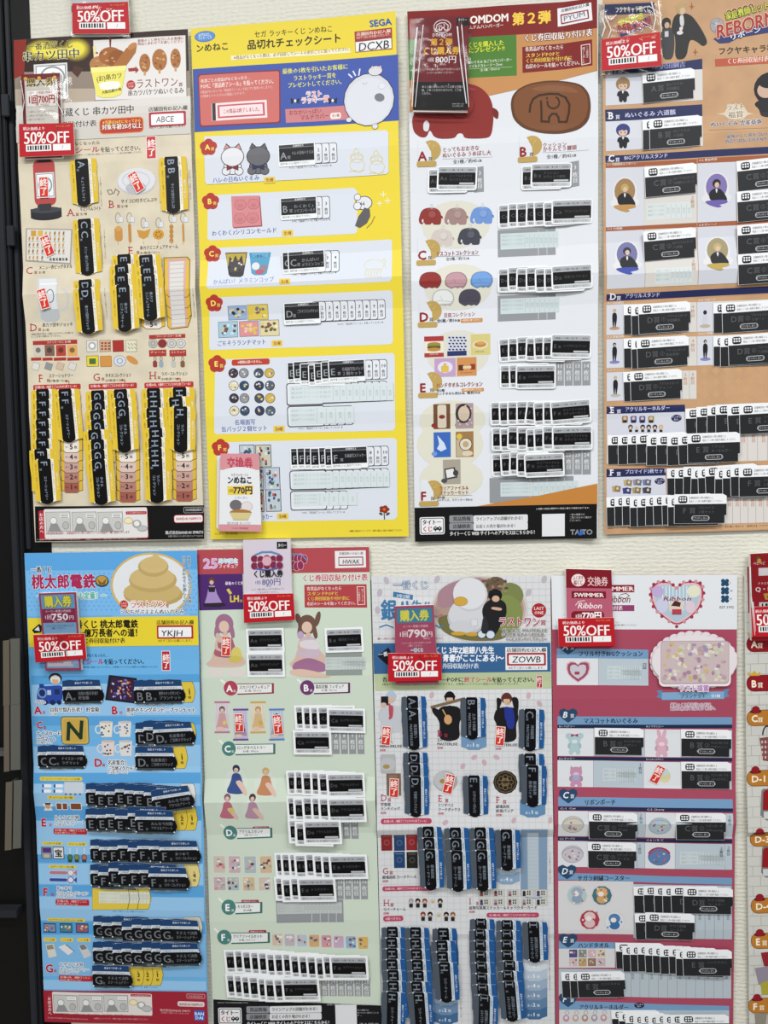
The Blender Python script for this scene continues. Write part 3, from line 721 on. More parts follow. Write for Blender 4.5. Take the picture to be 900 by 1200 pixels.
for i in range(3): st('H', (806, 794, 808)[i], 230 + i * 42, (0, -3, 2)[i])
so = sold_out()
p.Z(0, 200, 3.75); p.S(so, 200, 78, 0, 1); p.S(so, 604, 55, -28, 1); p.S(so, 214, 333, -20, 1.02); p.S(so, 203, 568, -14, 1)
# footer
p.part('footer_banner').Z(0, 420, 3.75)
p.G([(157, 650), (899, 645), (900, 793), (160, 804)], '#111012')
p.R(172, 668, 656, 790, '#b02a34', r=8); p.R(196, 662, 654, 786, '#dddcda', r=8); p.T(184, 678, 19, 'お店の方へ', '#f0e0de', v=True, b=.03)
def comic(p, x0, y0, x1, y1):
    p.part('comic_strip'); w3 = (x1 - x0) / 3.9
    for i in range(3):
        a = x0 + i * w3 * 1.02; p.R(a, y0, a + w3 * .97, y1, '#c4c4c2', o='#555', ow=1.5)
        p.E(a + w3 * .3, y0 + (y1 - y0) * .45, w3 * .13, (y1 - y0) * .18, '#e3e3e1', o='#555', ow=1.5); p.G([(a + w3 * .1, y1), (a + w3 * .2, y0 + (y1 - y0) * .6), (a + w3 * .45, y0 + (y1 - y0) * .6), (a + w3 * .6, y1)], '#8e8f90')
        p.R(a + w3 * .55, y0 + 6, a + w3 * .92, y0 + (y1 - y0) * .3, '#eeeeec', r=4); p.E(a + w3 * .78, y0 + (y1 - y0) * .7, w3 * .12, (y1 - y0) * .2, '#b5b5b3', o='#555', ow=1.5)
        for j in range(3): p.R(a + w3 * .58, y0 + 9 + j * 6, a + w3 * .88, y0 + 11 + j * 6, '#777')
    a = x0 + 3.15 * w3; p.E(a + 8, y0 + (y1 - y0) * .45, w3 * .16, (y1 - y0) * .16, '#e8ddb5', o='#b9863c', ow=2); p.E(a + w3 * .4, y0 + (y1 - y0) * .62, w3 * .18, (y1 - y0) * .24, '#a3a3a1'); p.E(a + w3 * .4, y0 + (y1 - y0) * .6, w3 * .11, (y1 - y0) * .15, '#e6e4e0'); p.E(a + w3 * .62, y1 - 12, w3 * .2, 12, '#b8b9ba', o='#777', ow=1.5)
    p.R(a - 4, y0 - 4, x1 + 4, y0 + 8, '#b0343a', r=4); p.T(a + 2, y0 + 2, 9, 'シールの貼りかたについて', '#f0dedc', w=x1 - a - 2)
    p.T(x0, y1 + 10, 13, '※商品回収後店頭の、本部指示がない限りは終了シールと商品を一緒に回収いたします', '#a82f34', w=(x1 - x0) * .86, b=.02); p.part('footer_banner')
comic(p, 206, 676, 644, 758)
p.T(165, 796, 8, '©一番酒蔵 ©KUSHIKATSU TANAKA Limited All Rights Reserved.', '#bbb', w=200); p.T(380, 794, 8, '※画像はイメージです。実際の商品とは多少異なる場合がございます', '#bbb', w=230)
p.R(812, 655, 895, 676, '#111012', r=3, o='#aaa', ow=2); p.T(818, 665, 14, '日本海賊品販売', '#bbb', w=72)
p.R(770, 690, 893, 718, '#e9e4e4', r=8, o='#b33a41', ow=3); p.T(778, 704, 18, 'BANDAI NAMCO', '#a82a38', w=110, b=.03)
p.T(730, 765, 18, '株式会社BANDAI SPIRITS', '#d8d8d8', w=166, b=.02); p.T(742, 781, 11, 'お問い合わせ バンダイスピリッツ 0120-000', '#b5b5b5', w=152)
p.done()
# ------------------------------------------------------------------ poster: yellow check sheet (top, second from left)
rt = thing('prize_poster', 'bright yellow prize check sheet with blue banner and white panels, top row', 'poster', (360, 628), .002, 'prize sheets on the wall')
p = Sheet([(224, 35), (464, 16), (479.5, 628), (247.5, 632)], .002, root=rt,
          fs=[(0, .001), (60, .0022), (140, .0012), (200, .003), (243, .006)], ft=waves(604, ((300, .008), (150, .003), (455, .003)), seed=2))
YL = '#e4cf3e'
p.paper(YL)
S2 = 3.4615
p.part('header_banner').Z(220, 0, S2)
p.E(72, 152, 43, 22, '#4f7bc0'); p.E(72, 152, 39, 18, '#5c8dcb'); p.T(46, 147, 15, 'はずれなし', '#dfeaf5', w=50); p.T(44, 160, 15, 'ラッキーくじ', '#dfeaf5', w=58)
p.T(34, 201, 34, 'ンめねこ', '#22221d', w=138, b=.025); p.T(272, 145, 28, 'セガ ラッキーくじ ンめねこ', '#26251c', w=314, rot=-2, b=.01); p.T(243, 188, 40, '品切れチェックシート', '#26251c', w=378, rot=-3, b=.03)
p.G([(178, 232), (658, 202), (664, 220), (180, 250)], '#ece6c8'); p.T(190, 240, 16, '※賞品がなくなった際は、必ず回収してシートの表示ごとに貼ってください。', '#8c7a4a', w=470, rot=-3)
p.T(740, 103, 36, 'SEGA', '#2456a8', w=86, b=.05, rot=-3, sh=-.1); p.G([(678, 135), (830, 122), (832, 210), (682, 220)], '#8d3a34'); p.G([(678, 135), (830, 122), (831, 158), (680, 170)], '#a5382f'); p.T(686, 146, 15, '店舗固有ID記入欄', '#f0ddd2', w=134, rot=-4); p.T(686, 160, 12, '※必ずご記入をお願いいたします。', '#f0ddd2', w=138, rot=-4)
p.G([(682, 178), (827, 165), (829, 206), (684, 217)], '#e8e8ea'); p.T(692, 197, 46, 'DCXB', '#1b1b20', w=122, rot=-4, sh=.1)
p.part('blue_banner'); p.G([(23, 285), (855, 232), (859, 498), (31, 540)], '#3e55a5')
p.G([(50, 305), (372, 288), (378, 298), (380, 500), (372, 505), (58, 520), (52, 512), (44, 315)], '#7e3239'); p.G([(54, 310), (368, 294), (373, 300), (374, 494), (366, 500), (62, 514), (56, 506), (48, 320)], '#c96d68')
p.T(56, 334, 16, '各賞ごとの賞品がなくなったら…', '#f1e1da', w=205, rot=-2); p.T(56, 356, 21, 'POPに「賞品終了シール」を貼ってください。', '#f6ebe4', w=305, rot=-3, b=.015); p.T(56, 379, 12, '※賞品がなくなっても「賞品終了シール」を貼らずに販売いたしますと、', '#ecd0c8', w=300, rot=-2); p.T(56, 396, 12, 'お客様とのトラブルの原因になります。', '#ecd0c8', w=190, rot=-2)
p.G([(100, 425), (323, 410), (326, 482), (102, 496)], '#eadcdb'); p.G([(102, 425), (116, 424), (118, 494), (104, 495)], '#3a3436'); p.G([(124, 432), (314, 420), (317, 474), (126, 485)], '#c85a6a'); p.G([(132, 438), (306, 427), (309, 468), (134, 478)], '#ecdadb'); p.T(146, 458, 19, 'この賞品は終了しました。', '#bb4352', w=158, rot=-3)
p.T(386, 295, 23, '最後の1枚を引いたお客様に', '#e6e35a', w=262, rot=-4, b=.02); p.T(430, 323, 23, 'ラストラッキー賞を', '#e6e35a', w=172, rot=-4, b=.02); p.T(408, 352, 23, 'プレゼントしてください。', '#e6e35a', w=226, rot=-4, b=.02)
p.T(480, 388, 26, 'ラスト', '#c84a4e', w=66, o='#f2eef0', ow=.09, rot=-2); p.T(462, 413, 27, 'ラッキー賞', '#c84a4e', w=112, o='#f2eef0', ow=.09, rot=-2)
for sx in (438, 590): p.G([(sx - 18, 402), (sx, 412), (sx + 18, 402), (sx + 16, 426), (sx, 416), (sx - 16, 428)], '#20262f'); p.E(sx, 414, 5, 6, '#e8e4e4')
p.G([(398, 448), (640, 434), (668, 480), (668, 490), (401, 503)], '#c87f82'); p.T(412, 463, 22, 'おなかいっぱい', '#8c3b40', w=132, rot=-2); p.T(458, 482, 24, 'マルチカバー', '#8c3b40', w=116, rot=-2); p.R(580, 464, 624, 486, '#efe3df', r=8, rot=-3); p.T(587, 475, 14, '全1種', '#a5545a', w=30)
for a, b_ in (((655, 308), (668, 320)), ((673, 296), (682, 313)), ((700, 288), (696, 312))): p.W([a, b_], 5, '#e8ecf4')
p.E(737, 412, 101, 104, '#20202a'); p.E(737, 412, 98, 101, '#cfd1da'); p.E(737, 418, 90, 92, '#d6d8e0'); p.E(763, 296, 29, 20, '#20202a'); p.E(763, 296, 27, 18, '#d3d4db'); p.G([(742, 290), (750, 276), (760, 284)], '#dbc3c4'); p.G([(768, 284), (786, 276), (788, 292)], '#dbc3c4'); p.E(790, 358, 13, 11, '#dcdee5', o='#b9bcc6', ow=1.5); p.E(780, 404, 20, 16, '#77787f', rot=20); p.E(656, 492, 11, 9, '#d5d6dd', o='#333', ow=1.5); p.E(762, 520, 11, 10, '#d5d6dd', o='#333', ow=1.5)
p.ring(720, 342, 8, 8, 1.6, '#a7aab6', 0, 180)
def badge(x, y, L_):
    p.part('prize_badge')
    for a in range(5): p.E(x + 17 * math.cos(a * 1.257 - 1.57), y + 17 * math.sin(a * 1.257 - 1.57), 19, 18, '#b03a31')
    p.E(x, y, 20, 20, '#b03a31'); p.T(x - 4, y - 1, 30, L_, '#f2df6a', b=.04, an='c'); p.T(x + 10, y + 8, 15, '賞', '#f2df6a')
def panel(pts):
    p.part('prize_panel'); q = [p.L(*a) for a in pts]; p.poly(q, '#d3d8e2')
    pr = 1
def cap(x, y, w_, t_, num, h=24, nx=None, col='#2b4f9a'):
    p.part('prize_caption'); p.T(x, y, h, t_, col, w=w_, b=.015, rot=-2)
    if not num: return
    nx = nx or x + w_ + 16; p.R(nx, y - 13, nx + 46, y + 10, '#e0c455', r=5, rot=-2); p.T(nx + 8, y - 1, 16, num, '#8f4a26', w=30)
def chev(x0, y0, n, first, step=30, h=80, top=None, rot=0, blank=False):
    """printed slots, rounded, one behind the other"""
    for i in reversed(range(n)):
        p.part('number_slot')
        x = x0 + i * step; y = y0 - i * .9
        p.R(x - 30, y, x + step, y + h, '#2f3238', r=10); p.R(x - 30, y + 2.4, x + step - 2.4, y + h - 2.4, '#dde1e8', r=9)
        if not blank:
            p.T(x + step / 2 - 2, y + h * .3, 19, str(first + i), '#33363c', an='c', b=.02); p.T(x + step / 2 - 2, y + h * .5, 14, '枚目', '#44474d', v=True)
# panels A-D
panel([(70, 558), (806, 536), (816, 546), (817, 706), (806, 714), (82, 752), (74, 744)]); badge(88, 602, 'A')
p.part('prize_picture')
def plush(x, y, body, outl, tie, inner):
    p.E(x, y + 42, 38, 30, outl); p.E(x, y + 42, 35, 27, body); p.E(x - 26, y + 58, 16, 14, body, o=outl, ow=2.5); p.E(x + 26, y + 58, 16, 14, body, o=outl, ow=2.5)
    p.G([(x - 38, y - 28), (x - 26, y - 56), (x - 8, y - 40)], outl); p.G([(x + 38, y - 28), (x + 26, y - 56), (x + 8, y - 40)], outl); p.E(x, y, 48, 40, outl); p.E(x, y, 45, 37, body); p.G([(x - 34, y - 30), (x - 26, y - 50), (x - 12, y - 38)], inner); p.G([(x + 34, y - 30), (x + 26, y - 50), (x + 12, y - 38)], inner)
    p.G([(x - 24, y + 30), (x, y + 42), (x + 24, y + 30), (x + 24, y + 56), (x, y + 46), (x - 24, y + 56)], tie)
plush(186, 642, '#dcdde2', '#3c3237', '#6f3238', '#c7918f'); plush(290, 640, '#67666c', '#2d2c31', '#2a3350', '#5b5a60')
cap(104, 736, 192, 'ハレの日ぬいぐるみ', '全2種')
p.Z(220, 0, S2); chev(520, 589, 3, 2, 30, 78); p.T(415, 686, 10, 'POPに「賞品終了シール」を貼ってください★', '#555', w=170, rot=-1)
def doodle(x, y):
    p.part('line_drawing')
    p.ring(x, y, 26, 20, 2, '#d9c97e'); p.ring(x + 2, y + 30, 30, 26, 2, '#d9c97e'); p.ring(x - 2, y - 24, 10, 12, 2, '#d9c97e'); p.W([(x - 30, y + 56), (x - 10, y + 50), (x + 8, y + 58), (x + 30, y + 50)], 2, '#d9c97e'); p.ring(x - 14, y - 2, 9, 9, 1.6, '#d9c97e'); p.ring(x + 14, y - 2, 9, 9, 1.6, '#d9c97e')
doodle(688, 646); doodle(768, 655)
p.Z(220, 220, S2)
panel([(84, 34), (676, 4), (690, 20), (688, 40), (676, 60), (690, 90), (688, 184), (676, 190), (92, 216), (82, 208)]); badge(95, 58, 'B')
p.part('prize_picture'); p.G([(182, 42), (296, 38), (305, 160), (188, 168)], '#a0565c'); p.G([(179, 38), (292, 35), (300, 155), (184, 163)], '#cf878b')
for x, y in ((216, 72), (270, 70), (214, 128), (266, 126)): p.E(x, y, 25, 21, '#a9656b'); p.E(x, y, 23, 19, '#cb8085'); p.G([(x - 20, y - 12), (x - 16, y - 24), (x - 6, y - 18)], '#c67a80'); p.G([(x + 20, y - 12), (x + 16, y - 24), (x + 6, y - 18)], '#c67a80'); p.E(x, y + 4, 12, 8, '#c0767b')
cap(100, 188, 268, 'わくわく♪シリコンモールド', '全1種'); chev(520, 40, 2, 2, 30, 88)
p.part('prize_caption').T(425, 139, 10, 'POPに「賞品終了シール」を貼ってください★', '#555', w=155, rot=-1)
p.part('line_drawing'); p.E(716, 66, 34, 28, '#2b2c31'); p.E(716, 66, 31, 25, '#dcdde3'); p.E(690, 42, 12, 12, '#dfe0e5', o='#333', ow=2); p.E(690, 78, 14, 14, '#dfe0e5', o='#333', ow=2); p.G([(712, 96), (718, 84), (740, 92), (742, 120), (728, 148), (700, 166), (680, 158), (694, 120)], '#5a5a60'); p.T(700, 68, 20, '66', '#333'); p.W([(728, 166), (748, 146), (760, 120)], 2.5, '#8c7a3a')
for x, y, r_ in ((795, 32, 11), (780, 68, 9), (812, 58, 11)): p.W([(x - r_, y), (x + r_, y)], 3, '#ecebdc'); p.W([(x, y - r_), (x, y + r_)], 3, '#ecebdc')
panel([(88, 248), (822, 214), (830, 222), (831, 378), (822, 388), (92, 416), (84, 408)]); badge(103, 270, 'C')
p.part('prize_picture'); p.G([(155, 266), (244, 264), (232, 360), (220, 368), (180, 366), (172, 358)], '#35343a'); p.G([(158, 270), (240, 268), (234, 318), (165, 322)], '#b9a648'); p.G([(172, 280), (186, 300), (196, 276), (208, 300), (222, 276), (232, 322), (228, 344), (180, 350), (168, 322)], '#454249')
for i in range(12): p.E(200 + random.uniform(-28, 28), 320 + random.uniform(-35, 35), 5, 4, random.choice(['#c9b95c', '#8d5d55', '#d9d5c6', '#2c2b30']), n=8)
p.G([(252, 266), (340, 264), (326, 352), (314, 360), (276, 360), (264, 352)], '#4f97bd'); p.G([(262, 268), (330, 266), (328, 284), (266, 286)], '#69acce'); p.T(268, 281, 14, 'ンめねこ', '#1f3a55', w=52); p.E(280, 322, 16, 16, '#d6d8dc'); p.E(312, 330, 15, 16, '#8b7d86'); p.E(296, 346, 18, 10, '#b7566a')
cap(110, 388, 250, 'かんぱい！メラミンコップ', '全2種', col='#6c8ac6'); chev(555, 259, 2, 3, 32, 88); p.part('prize_caption').T(430, 357, 10, 'POPに「賞品終了シール」を貼ってください★', '#555', w=178, rot=-1)
p.part('line_drawing'); p.ring(758, 320, 40, 24, 2, '#d9cf94', 180, 360); p.W([(718, 320), (730, 338), (760, 334), (790, 338), (798, 320)], 2, '#d9cf94'); p.W([(790, 300), (800, 292), (806, 300), (800, 310), (806, 330)], 2, '#d9cf94')
for i in range(6): p.W([(728 + i * 12, 340), (722 + i * 12, 356), (730 + i * 12, 372)], 2, '#d9cf94')
panel([(92, 450), (824, 422), (833, 430), (834, 628), (824, 638), (98, 660), (90, 652)]); badge(113, 472, 'D')
p.part('prize_picture')
for x, y, x2, y2, c, c2 in ((168, 485, 242, 535, '#8fa8c9', '#2c3140'), (247, 480, 329, 535, '#d3bc4f', '#7b6f78'), (128, 548, 206, 606, '#9fc1d2', '#6a5248'), (213, 546, 290, 602, '#d38f8f', '#d7bd55'), (296, 542, 373, 600, '#d9ca9d', '#5e6140')):
    p.R(x, y, x2, y2, c, o='#6a6f78', ow=2)
    for i in range(14): p.E(x + 10 + random.random() * (x2 - x - 20), y + 10 + random.random() * (y2 - y - 20), 7, 6, random.choice([c2, mix(c, '#ffffff', .4), c2, '#7c5a50', '#d9c068']), n=8)
cap(122, 634, 204, 'ごちそうランチマット', '全5種'); chev(535, 466, 9, 2, 30, 78)
p.part('prize_caption').T(610, 556, 10, 'POPに「賞品終了シール」を貼ってください★', '#555', w=184, rot=-1)
# panels E, F
p.Z(220, 410, 3.3333)
panel([(110, 40), (800, 14), (810, 24), (812, 306), (802, 316), (114, 330), (106, 322)]); badge(118, 56, 'E')
p.part('prize_picture'); p.R(174, 40, 323, 58, '#b8402f', r=8, rot=-1); p.T(198, 50, 13, '※種類は選べません。', '#f1e0d8', w=104, b=.02)
for j in range(4):
    for i in range(4):
        x = (181, 222, 280, 322)[i] + j * 1.5; y = 92 + j * 49
        c = ('#3b3440', '#333b55', '#5f6d70', '#8a8f9a', '#4d5f6d', '#d8d3b6', '#49505c', '#b9c5cc', '#2f4a66', '#c9a94e')[(i * 3 + j * 5) % 10]
        p.E(x, y, 20, 20, '#2b2b30'); p.E(x, y, 18, 18, c)
        for k in range(5): p.E(x + random.uniform(-10, 10), y + random.uniform(-10, 10), 4, 3.5, random.choice(['#d9d4bb', '#8f5b55', '#c7a94a', '#7890a8', '#e3e3e6']), n=8)
cap(186, 284, 84, '名場面写', '', 24, 1500, '#3157a0'); cap(134, 311, 186, '缶バッジ２個セット', '全8種', 24)
chev(698, 42, 3, 8, 28, 76); chev(400 + 135, 131, 9, 12, 27.5, 78, blank=True); chev(530, 222, 4, 22, 30, 74, blank=True)
p.part('number_slot'); p.R(388, 132, 535, 214, '#2f3238', r=10); p.R(391, 135, 533, 211, '#dde1e8', r=9); p.R(391, 222, 538, 298, '#2f3238', r=10); p.R(394, 225, 536, 295, '#dde1e8', r=9)
def backing(x0, y0, x1, y1, n=9, part='clear_film_strip', vert=False, col='#cfd9dc'):
    p.part(part); p.R(x0, y0, x1, y1, col); ln = mix(col, '#7d898c', .35)
    if vert:
        for i in range(n): y = y0 + (y1 - y0) * i / n * (1.0 if i < n else 1); p.W([(x0, y), (x1, y)], 1.4, ln)
        return
    m = x0 + (x1 - x0) * .42
    for i in range(n): x = m + (x1 - m) * i / n; p.W([(x, y0), (x, y1)], 1.6, ln); p.T((x + (x1 - m) / n / 2), y0 + (y1 - y0) * .25, (y1 - y0) * .22, '枚目', mix(col, '#7d898c', .3), v=True)
    for j in range(3): p.T(x0 + 6, y0 + (y1 - y0) * (.2 + j * .3), (y1 - y0) * .2, '賞品終了シールを貼る', mix(col, '#7d898c', .3), w=(m - x0) - 12)
backing(400, 143, 806, 198, 9); backing(402, 228, 652, 286, 4)
p.part('prize_caption').T(435, 308, 10, 'POPに「賞品終了シール」を貼ってください★', '#444', w=174)
panel([(116, 362), (806, 344), (818, 354), (820, 650), (808, 662), (160, 672), (116, 660)]); badge(131, 382, 'F')
p.part('prize_picture')
for x, y, x2, y2 in ((206, 374, 264, 455), (268, 374, 328, 455), (278, 462, 298, 545), (304, 462, 362, 545), (278, 550, 300, 630), (308, 548, 366, 628)):
    c = random.choice(['#a9b9ba', '#c9b3a8', '#c2c2b2', '#b8c3cf']); p.R(x, y, x2, y2, c, o='#333', ow=2.5)
    for i in range(18): p.R(*(lambda a, b_: (a, b_, a + 9, b_ + 11))(x + 3 + random.random() * (x2 - x - 15), y + 3 + random.random() * (y2 - y - 18)), random.choice(['#4a6b5a', '#33507a', '#b85a52', '#dcd7c4', '#3a3a42', '#8fb0bd']), r=2)
cap(290, 651, 46, 'ッカー', '全8種', 26, 350)
chev(704, 378, 3, 8, 28, 76); chev(545, 470, 9, 12, 27, 74, blank=True); chev(544, 552, 3, 22, 28, 72, blank=True)
p.part('number_slot'); p.R(400, 472, 546, 544, '#2f3238', r=10); p.R(403, 475, 543, 541, '#dde1e8', r=9); p.R(402, 552, 546, 624, '#2f3238', r=10); p.R(405, 555, 543, 621, '#dde1e8', r=9)
backing(410, 480, 790, 534, 9); backing(412, 560, 664, 606, 4)
p.part('prize_caption').T(448, 636, 10, 'POPに「賞品終了シール」を貼ってください★', '#444', w=170)
p.part('line_drawing'); p.W([(768, 632), (770, 660)], 4, '#2b3c2b'); p.E(756, 640, 8, 5, '#3a4f37', rot=30); p.E(783, 640, 9, 5, '#3a4f37', rot=-30)
for a in range(5): p.E(769 + 12 * math.cos(a * 1.257), 622 + 9 * math.sin(a * 1.257), 9, 7, '#8e2f22')
p.E(769, 622, 6, 5, '#d2702c')
p.T(108, 718, 11, '©ンめねこ製作委員会', '#5c531f', w=94); p.T(632, 707, 9, '※種類の商品含むイメージです。実際の賞品とは異なる場合がございます。', '#5c531f', w=212)
p.done()
O = sticker_outline
p.Z(220, 0, S2); p.S(O('A', ['ハレの日ぬいぐるみ']), 445, 633, -.5)
p.Z(220, 220, S2); b_ = O('B', ['わくわく♪', 'シリコンモールド']); p.S(b_, 452, 86, -.5); c_ = O('C', ['かんぱい！', 'メラミンコップ']); p.S(c_, 462, 308, -.5); p.S(c_, 486, 306, -1); p.S(O('D', ['ごちそうランチマット']), 467, 512, -.5)
p.Z(220, 410, 3.3333); e_ = O('E', ['名場面写缶バッジ', '２個セット']); f_ = O('F', ['名場面写ステッカー'])
for i, x in enumerate((462, 486, 512, 545, 568, 595, 624)): p.S(e_, x, (90, 86, 96, 100, 92, 88, 84)[i], (0, -1, 1, 0, -1, 0, -1)[i])
for i, x in enumerate((474, 500, 528, 552, 585, 608, 634)): p.S(f_, x, (424, 422, 424, 424, 420, 424, 420)[i], (0, -1, 1, 0, -1, 0, -1)[i])
# ------------------------------------------------------------------ poster: elephant plush sheet, maroon header (top, third)
rt = thing('prize_poster', 'white prize sheet with maroon header, red elephant plush and brown cushion', 'poster', (592, 630), .002, 'prize sheets on the wall')
p = Sheet([(478, 16), (700, 0), (699.5, 629), (486.5, 633)], .002, root=rt,
          fs=[(0, .003), (40, .001), (110, .002), (180, .001), (219, .006)], ft=waves(624, ((312, .0065), (156, .003), (470, .003)), seed=3))
p.paper('#d9dce2'); Z3 = 3.75
p.part('header_banner').Z(470, 0, Z3)
p.G([(28, 58), (858, 3), (858, 470 - 330), (32, 182)], '#7c211f'); p.G([(32, 182), (506, 158), (508, 338), (36, 360)], '#4d7c33'); p.G([(506, 158), (858, 136), (859, 322), (415, 418), (508, 338)], '#c08a55'); p.G([(36, 360), (508, 338), (860, 320), (415, 420), (38, 500)], '#c08a55')
p.T(302, 92, 46, 'OMDOM', '#efe7e2', w=168, b=.04, rot=-2.5); p.T(298, 126, 18, 'ムドムハンバーガー', '#efe0da', w=150, rot=-3); p.T(486, 90, 56, '第２弾', '#eec84e', w=168, rot=-3, b=.05, o='#8c6a22', ow=.03)
p.G([(686, 42), (832, 22), (838, 100), (688, 122)], '#e6e5e8'); p.T(702, 52, 15, '店舗固有ID記入欄', '#222', w=118, rot=-6); p.G([(699, 68), (820, 52), (824, 92), (702, 112)], '#8e2a36'); p.G([(705, 74), (814, 58), (818, 88), (707, 105)], '#e3e2e6'); p.T(712, 87, 30, 'PYUM', '#66667a', w=92, rot=-7)
p.T(292, 204, 26, 'くじを購入した', '#dfe23a', w=158, rot=-2, b=.03); p.T(296, 228, 26, 'にプレゼント!!', '#dfe23a', w=158, rot=-2, b=.03)
p.T(294, 280, 15, 'ぬいぐるみ 丸ごと!!カニバーガー', '#e8e8dc', w=190, rot=-2); p.T(296, 297, 15, 'マイルドカレーソースver.', '#e8e8dc', w=150, rot=-2); p.T(348, 314, 11, '全1種／約40㎝', '#e8e8dc', w=84); p.W([(296, 308), (488, 300)], 1.5, '#ccd2b2')
p.T(538, 173, 34, 'くじ券回収貼り付け表', '#f5ede6', w=292, rot=-4, o='#6e1f1c', ow=.08, b=.02)
p.G([(532, 212), (836, 184), (838, 298), (533, 326)], '#7c211f'); p.T(545, 222, 21, '各賞品がなくなったら', '#efe2da', w=164, rot=-4); p.T(546, 250, 21, 'スタンドPOPと', '#e9c94e', w=148, rot=-3, b=.02); p.T(546, 273, 21, 'くじ券回収貼り付け表に', '#e9c94e', w=200, rot=-3); p.T(728, 268, 20, 'に', '#efe2da'); p.T(546, 298, 21, '右記のシールを貼ってください。', '#efe2da', w=240, rot=-3)
p.W([(789, 208), (826, 204), (828, 288), (792, 294)], 3, '#e9dcd4', closed=True); p.T(800, 215, 12, '終了しました', '#efe6de', v=True); p.T(815, 212, 10, 'この賞品は', '#efe6de', v=True)
p.part('prize_picture')
def eleph(x, y, w_, h_, c, hi, sh_, facing=-1):
    """a soft elephant shape without face: rounded body, four stubby feet, ear, trunk and tail"""
    q = lambda a, b_: (x + a * w_, y + b_ * h_)
    p.C([q(.06, .3), q(.16, .1), q(.34, .0), q(.62, -.02), q(.82, .06), q(.95, .28), q(.98, .6), q(.95, .96), q(.86, 1), q(.62, 1), q(.6, .9), q(.54, .9), q(.5, 1), q(.26, 1), q(.2, .82), q(.16, .98), q(.08, .98), q(.0, .88), q(-.02, .66), q(.02, .5)], c)
    p.C([q(.95, .42), q(1.04, .5), q(1.03, .66), q(.97, .6)], sh_); p.C([q(.16, .66), q(.2, .74), q(.18, .88), q(.12, .86), q(.12, .72)], '#d3d6dc')
    p.E(x + .58 * w_, y + .42 * h_, w_ * .17, h_ * .22, sh_); p.E(x + .57 * w_, y + .39 * h_, w_ * .16, h_ * .21, hi)
    p.C([q(.3, .06), q(.6, .03), q(.8, .12), q(.6, .12), q(.4, .13)], mix(c, '#ffffff', .1))
eleph(55, 372, 360, 242, '#872b28', '#8f302b', '#74231f')
p.C([(508, 400), (560, 372), (640, 358), (720, 360), (790, 378), (824, 420), (832, 480), (822, 540), (780, 578), (700, 594), (620, 592), (540, 572), (492, 530), (480, 470), (486, 430)], '#5d3921'); p.C([(515, 405), (560, 380), (640, 366), (718, 368), (782, 384), (814, 424), (820, 478), (808, 530), (770, 564), (698, 580), (622, 580), (548, 562), (504, 524), (492, 470), (497, 432)], '#7a4c2d')
p.C([(560, 396), (650, 376), (740, 384), (790, 420), (700, 405), (610, 408)], '#87583a')
BR = '#3c2416'
p.W([(564, 496), (568, 465), (580, 440), (605, 424), (650, 417), (690, 418), (722, 434), (738, 465), (736, 500), (726, 540), (693, 540), (690, 520), (680, 505), (662, 505), (650, 520), (648, 540), (616, 538), (616, 500), (614, 450)], 9, BR); p.ring(668, 455, 26, 26, 7, BR, -60, 190); p.E(640, 437, 4, 5, BR)
def burger(x, y, L_):
    p.part('prize_badge'); p.E(x + 56, y - 26, 44, 44, '#b79a58'); p.G([(x, y - 70), (x + 28, y - 70), (x + 56, y - 20), (x + 60, y + 30), (x, y + 30)], '#d9dce2'); p.R(x - 6, y + 24, x + 80, y + 44, '#b79a58', r=8)
    for a in range(5): p.E(x + 56 + 14 * math.cos(a), y - 46 + 10 * math.sin(a * 2), 3, 1.5, '#e0cf9c', n=6)
    p.T(x, y, 56, L_, '#8e2626', b=.05); p.T(x + 44, y + 12, 18, '賞', '#2a2422')
def taito_slots(x0, y0, n, first, step=38, h=112, w0=None, part='number_slot'):
    for i in range(n):
        p.part(part)
        x = x0 + i * step; p.R(x + 1.5, y0, x + step - 1.5, y0 + h, '#8f9296'); p.T(x + step / 2, y0 + 18, 24, str(first + i), '#d9dadc', an='c', w=None); p.T(x + step / 2, y0 + 36, 24, '枚目', '#d9dadc', v=True)
def block(x0, y0, x1, y1, cols=(0,)):
    p.part('number_slot').R(x0, y0, x1, y1, '#8f9296')
    for c in cols: p.W([(c, y0), (c, y1)], 2, '#d6d9de')
burger(76, 692, 'A'); p.part('prize_caption'); p.T(182, 664, 24, 'とってもおおきな', '#8e2a2a', w=162, rot=-2, b=.03); p.T(182, 688, 24, 'ぬいぐるみ うめぼし大', '#8e2a2a', w=214, rot=-2, b=.03); p.T(228, 716, 19, '全1種／約45㎝', '#222', w=126, rot=-2, b=.03); p.W([(182, 704), (400, 695)], 1.5, '#999')
burger(518, 672, 'B'); p.part('prize_caption'); p.T(620, 644, 22, 'クッション', '#8e2a2a', w=104, rot=-2, b=.03); p.T(622, 662, 22, 'かりんとう饅頭', '#8e2a2a', w=144, rot=-2, b=.03); p.T(638, 694, 19, '全1種／約42㎝', '#222', w=126, rot=-2, b=.03); p.W([(620, 676), (820, 668)], 1.5, '#999')
p.part('number_slot'); p.G([(318, 742), (362, 735), (364, 846), (322, 850)], '#8f9296'); p.T(346, 764, 26, '3', '#dcdddf', an='c'); p.T(346, 784, 24, '枚目', '#dcdddf', v=True); p.G([(735, 718), (779, 712), (781, 822), (740, 828)], '#8f9296'); p.T(763, 740, 26, '3', '#dcdddf', an='c'); p.T(763, 760, 24, '枚目', '#dcdddf', v=True)
p.Z(470, 220, Z3)
p.part('prize_picture'); p.E(240, 165, 152, 105, '#d5d3c6'); p.E(250, 440, 150, 102, '#d5d3c6'); p.E(250, 730, 140, 105, '#d5d3c6')
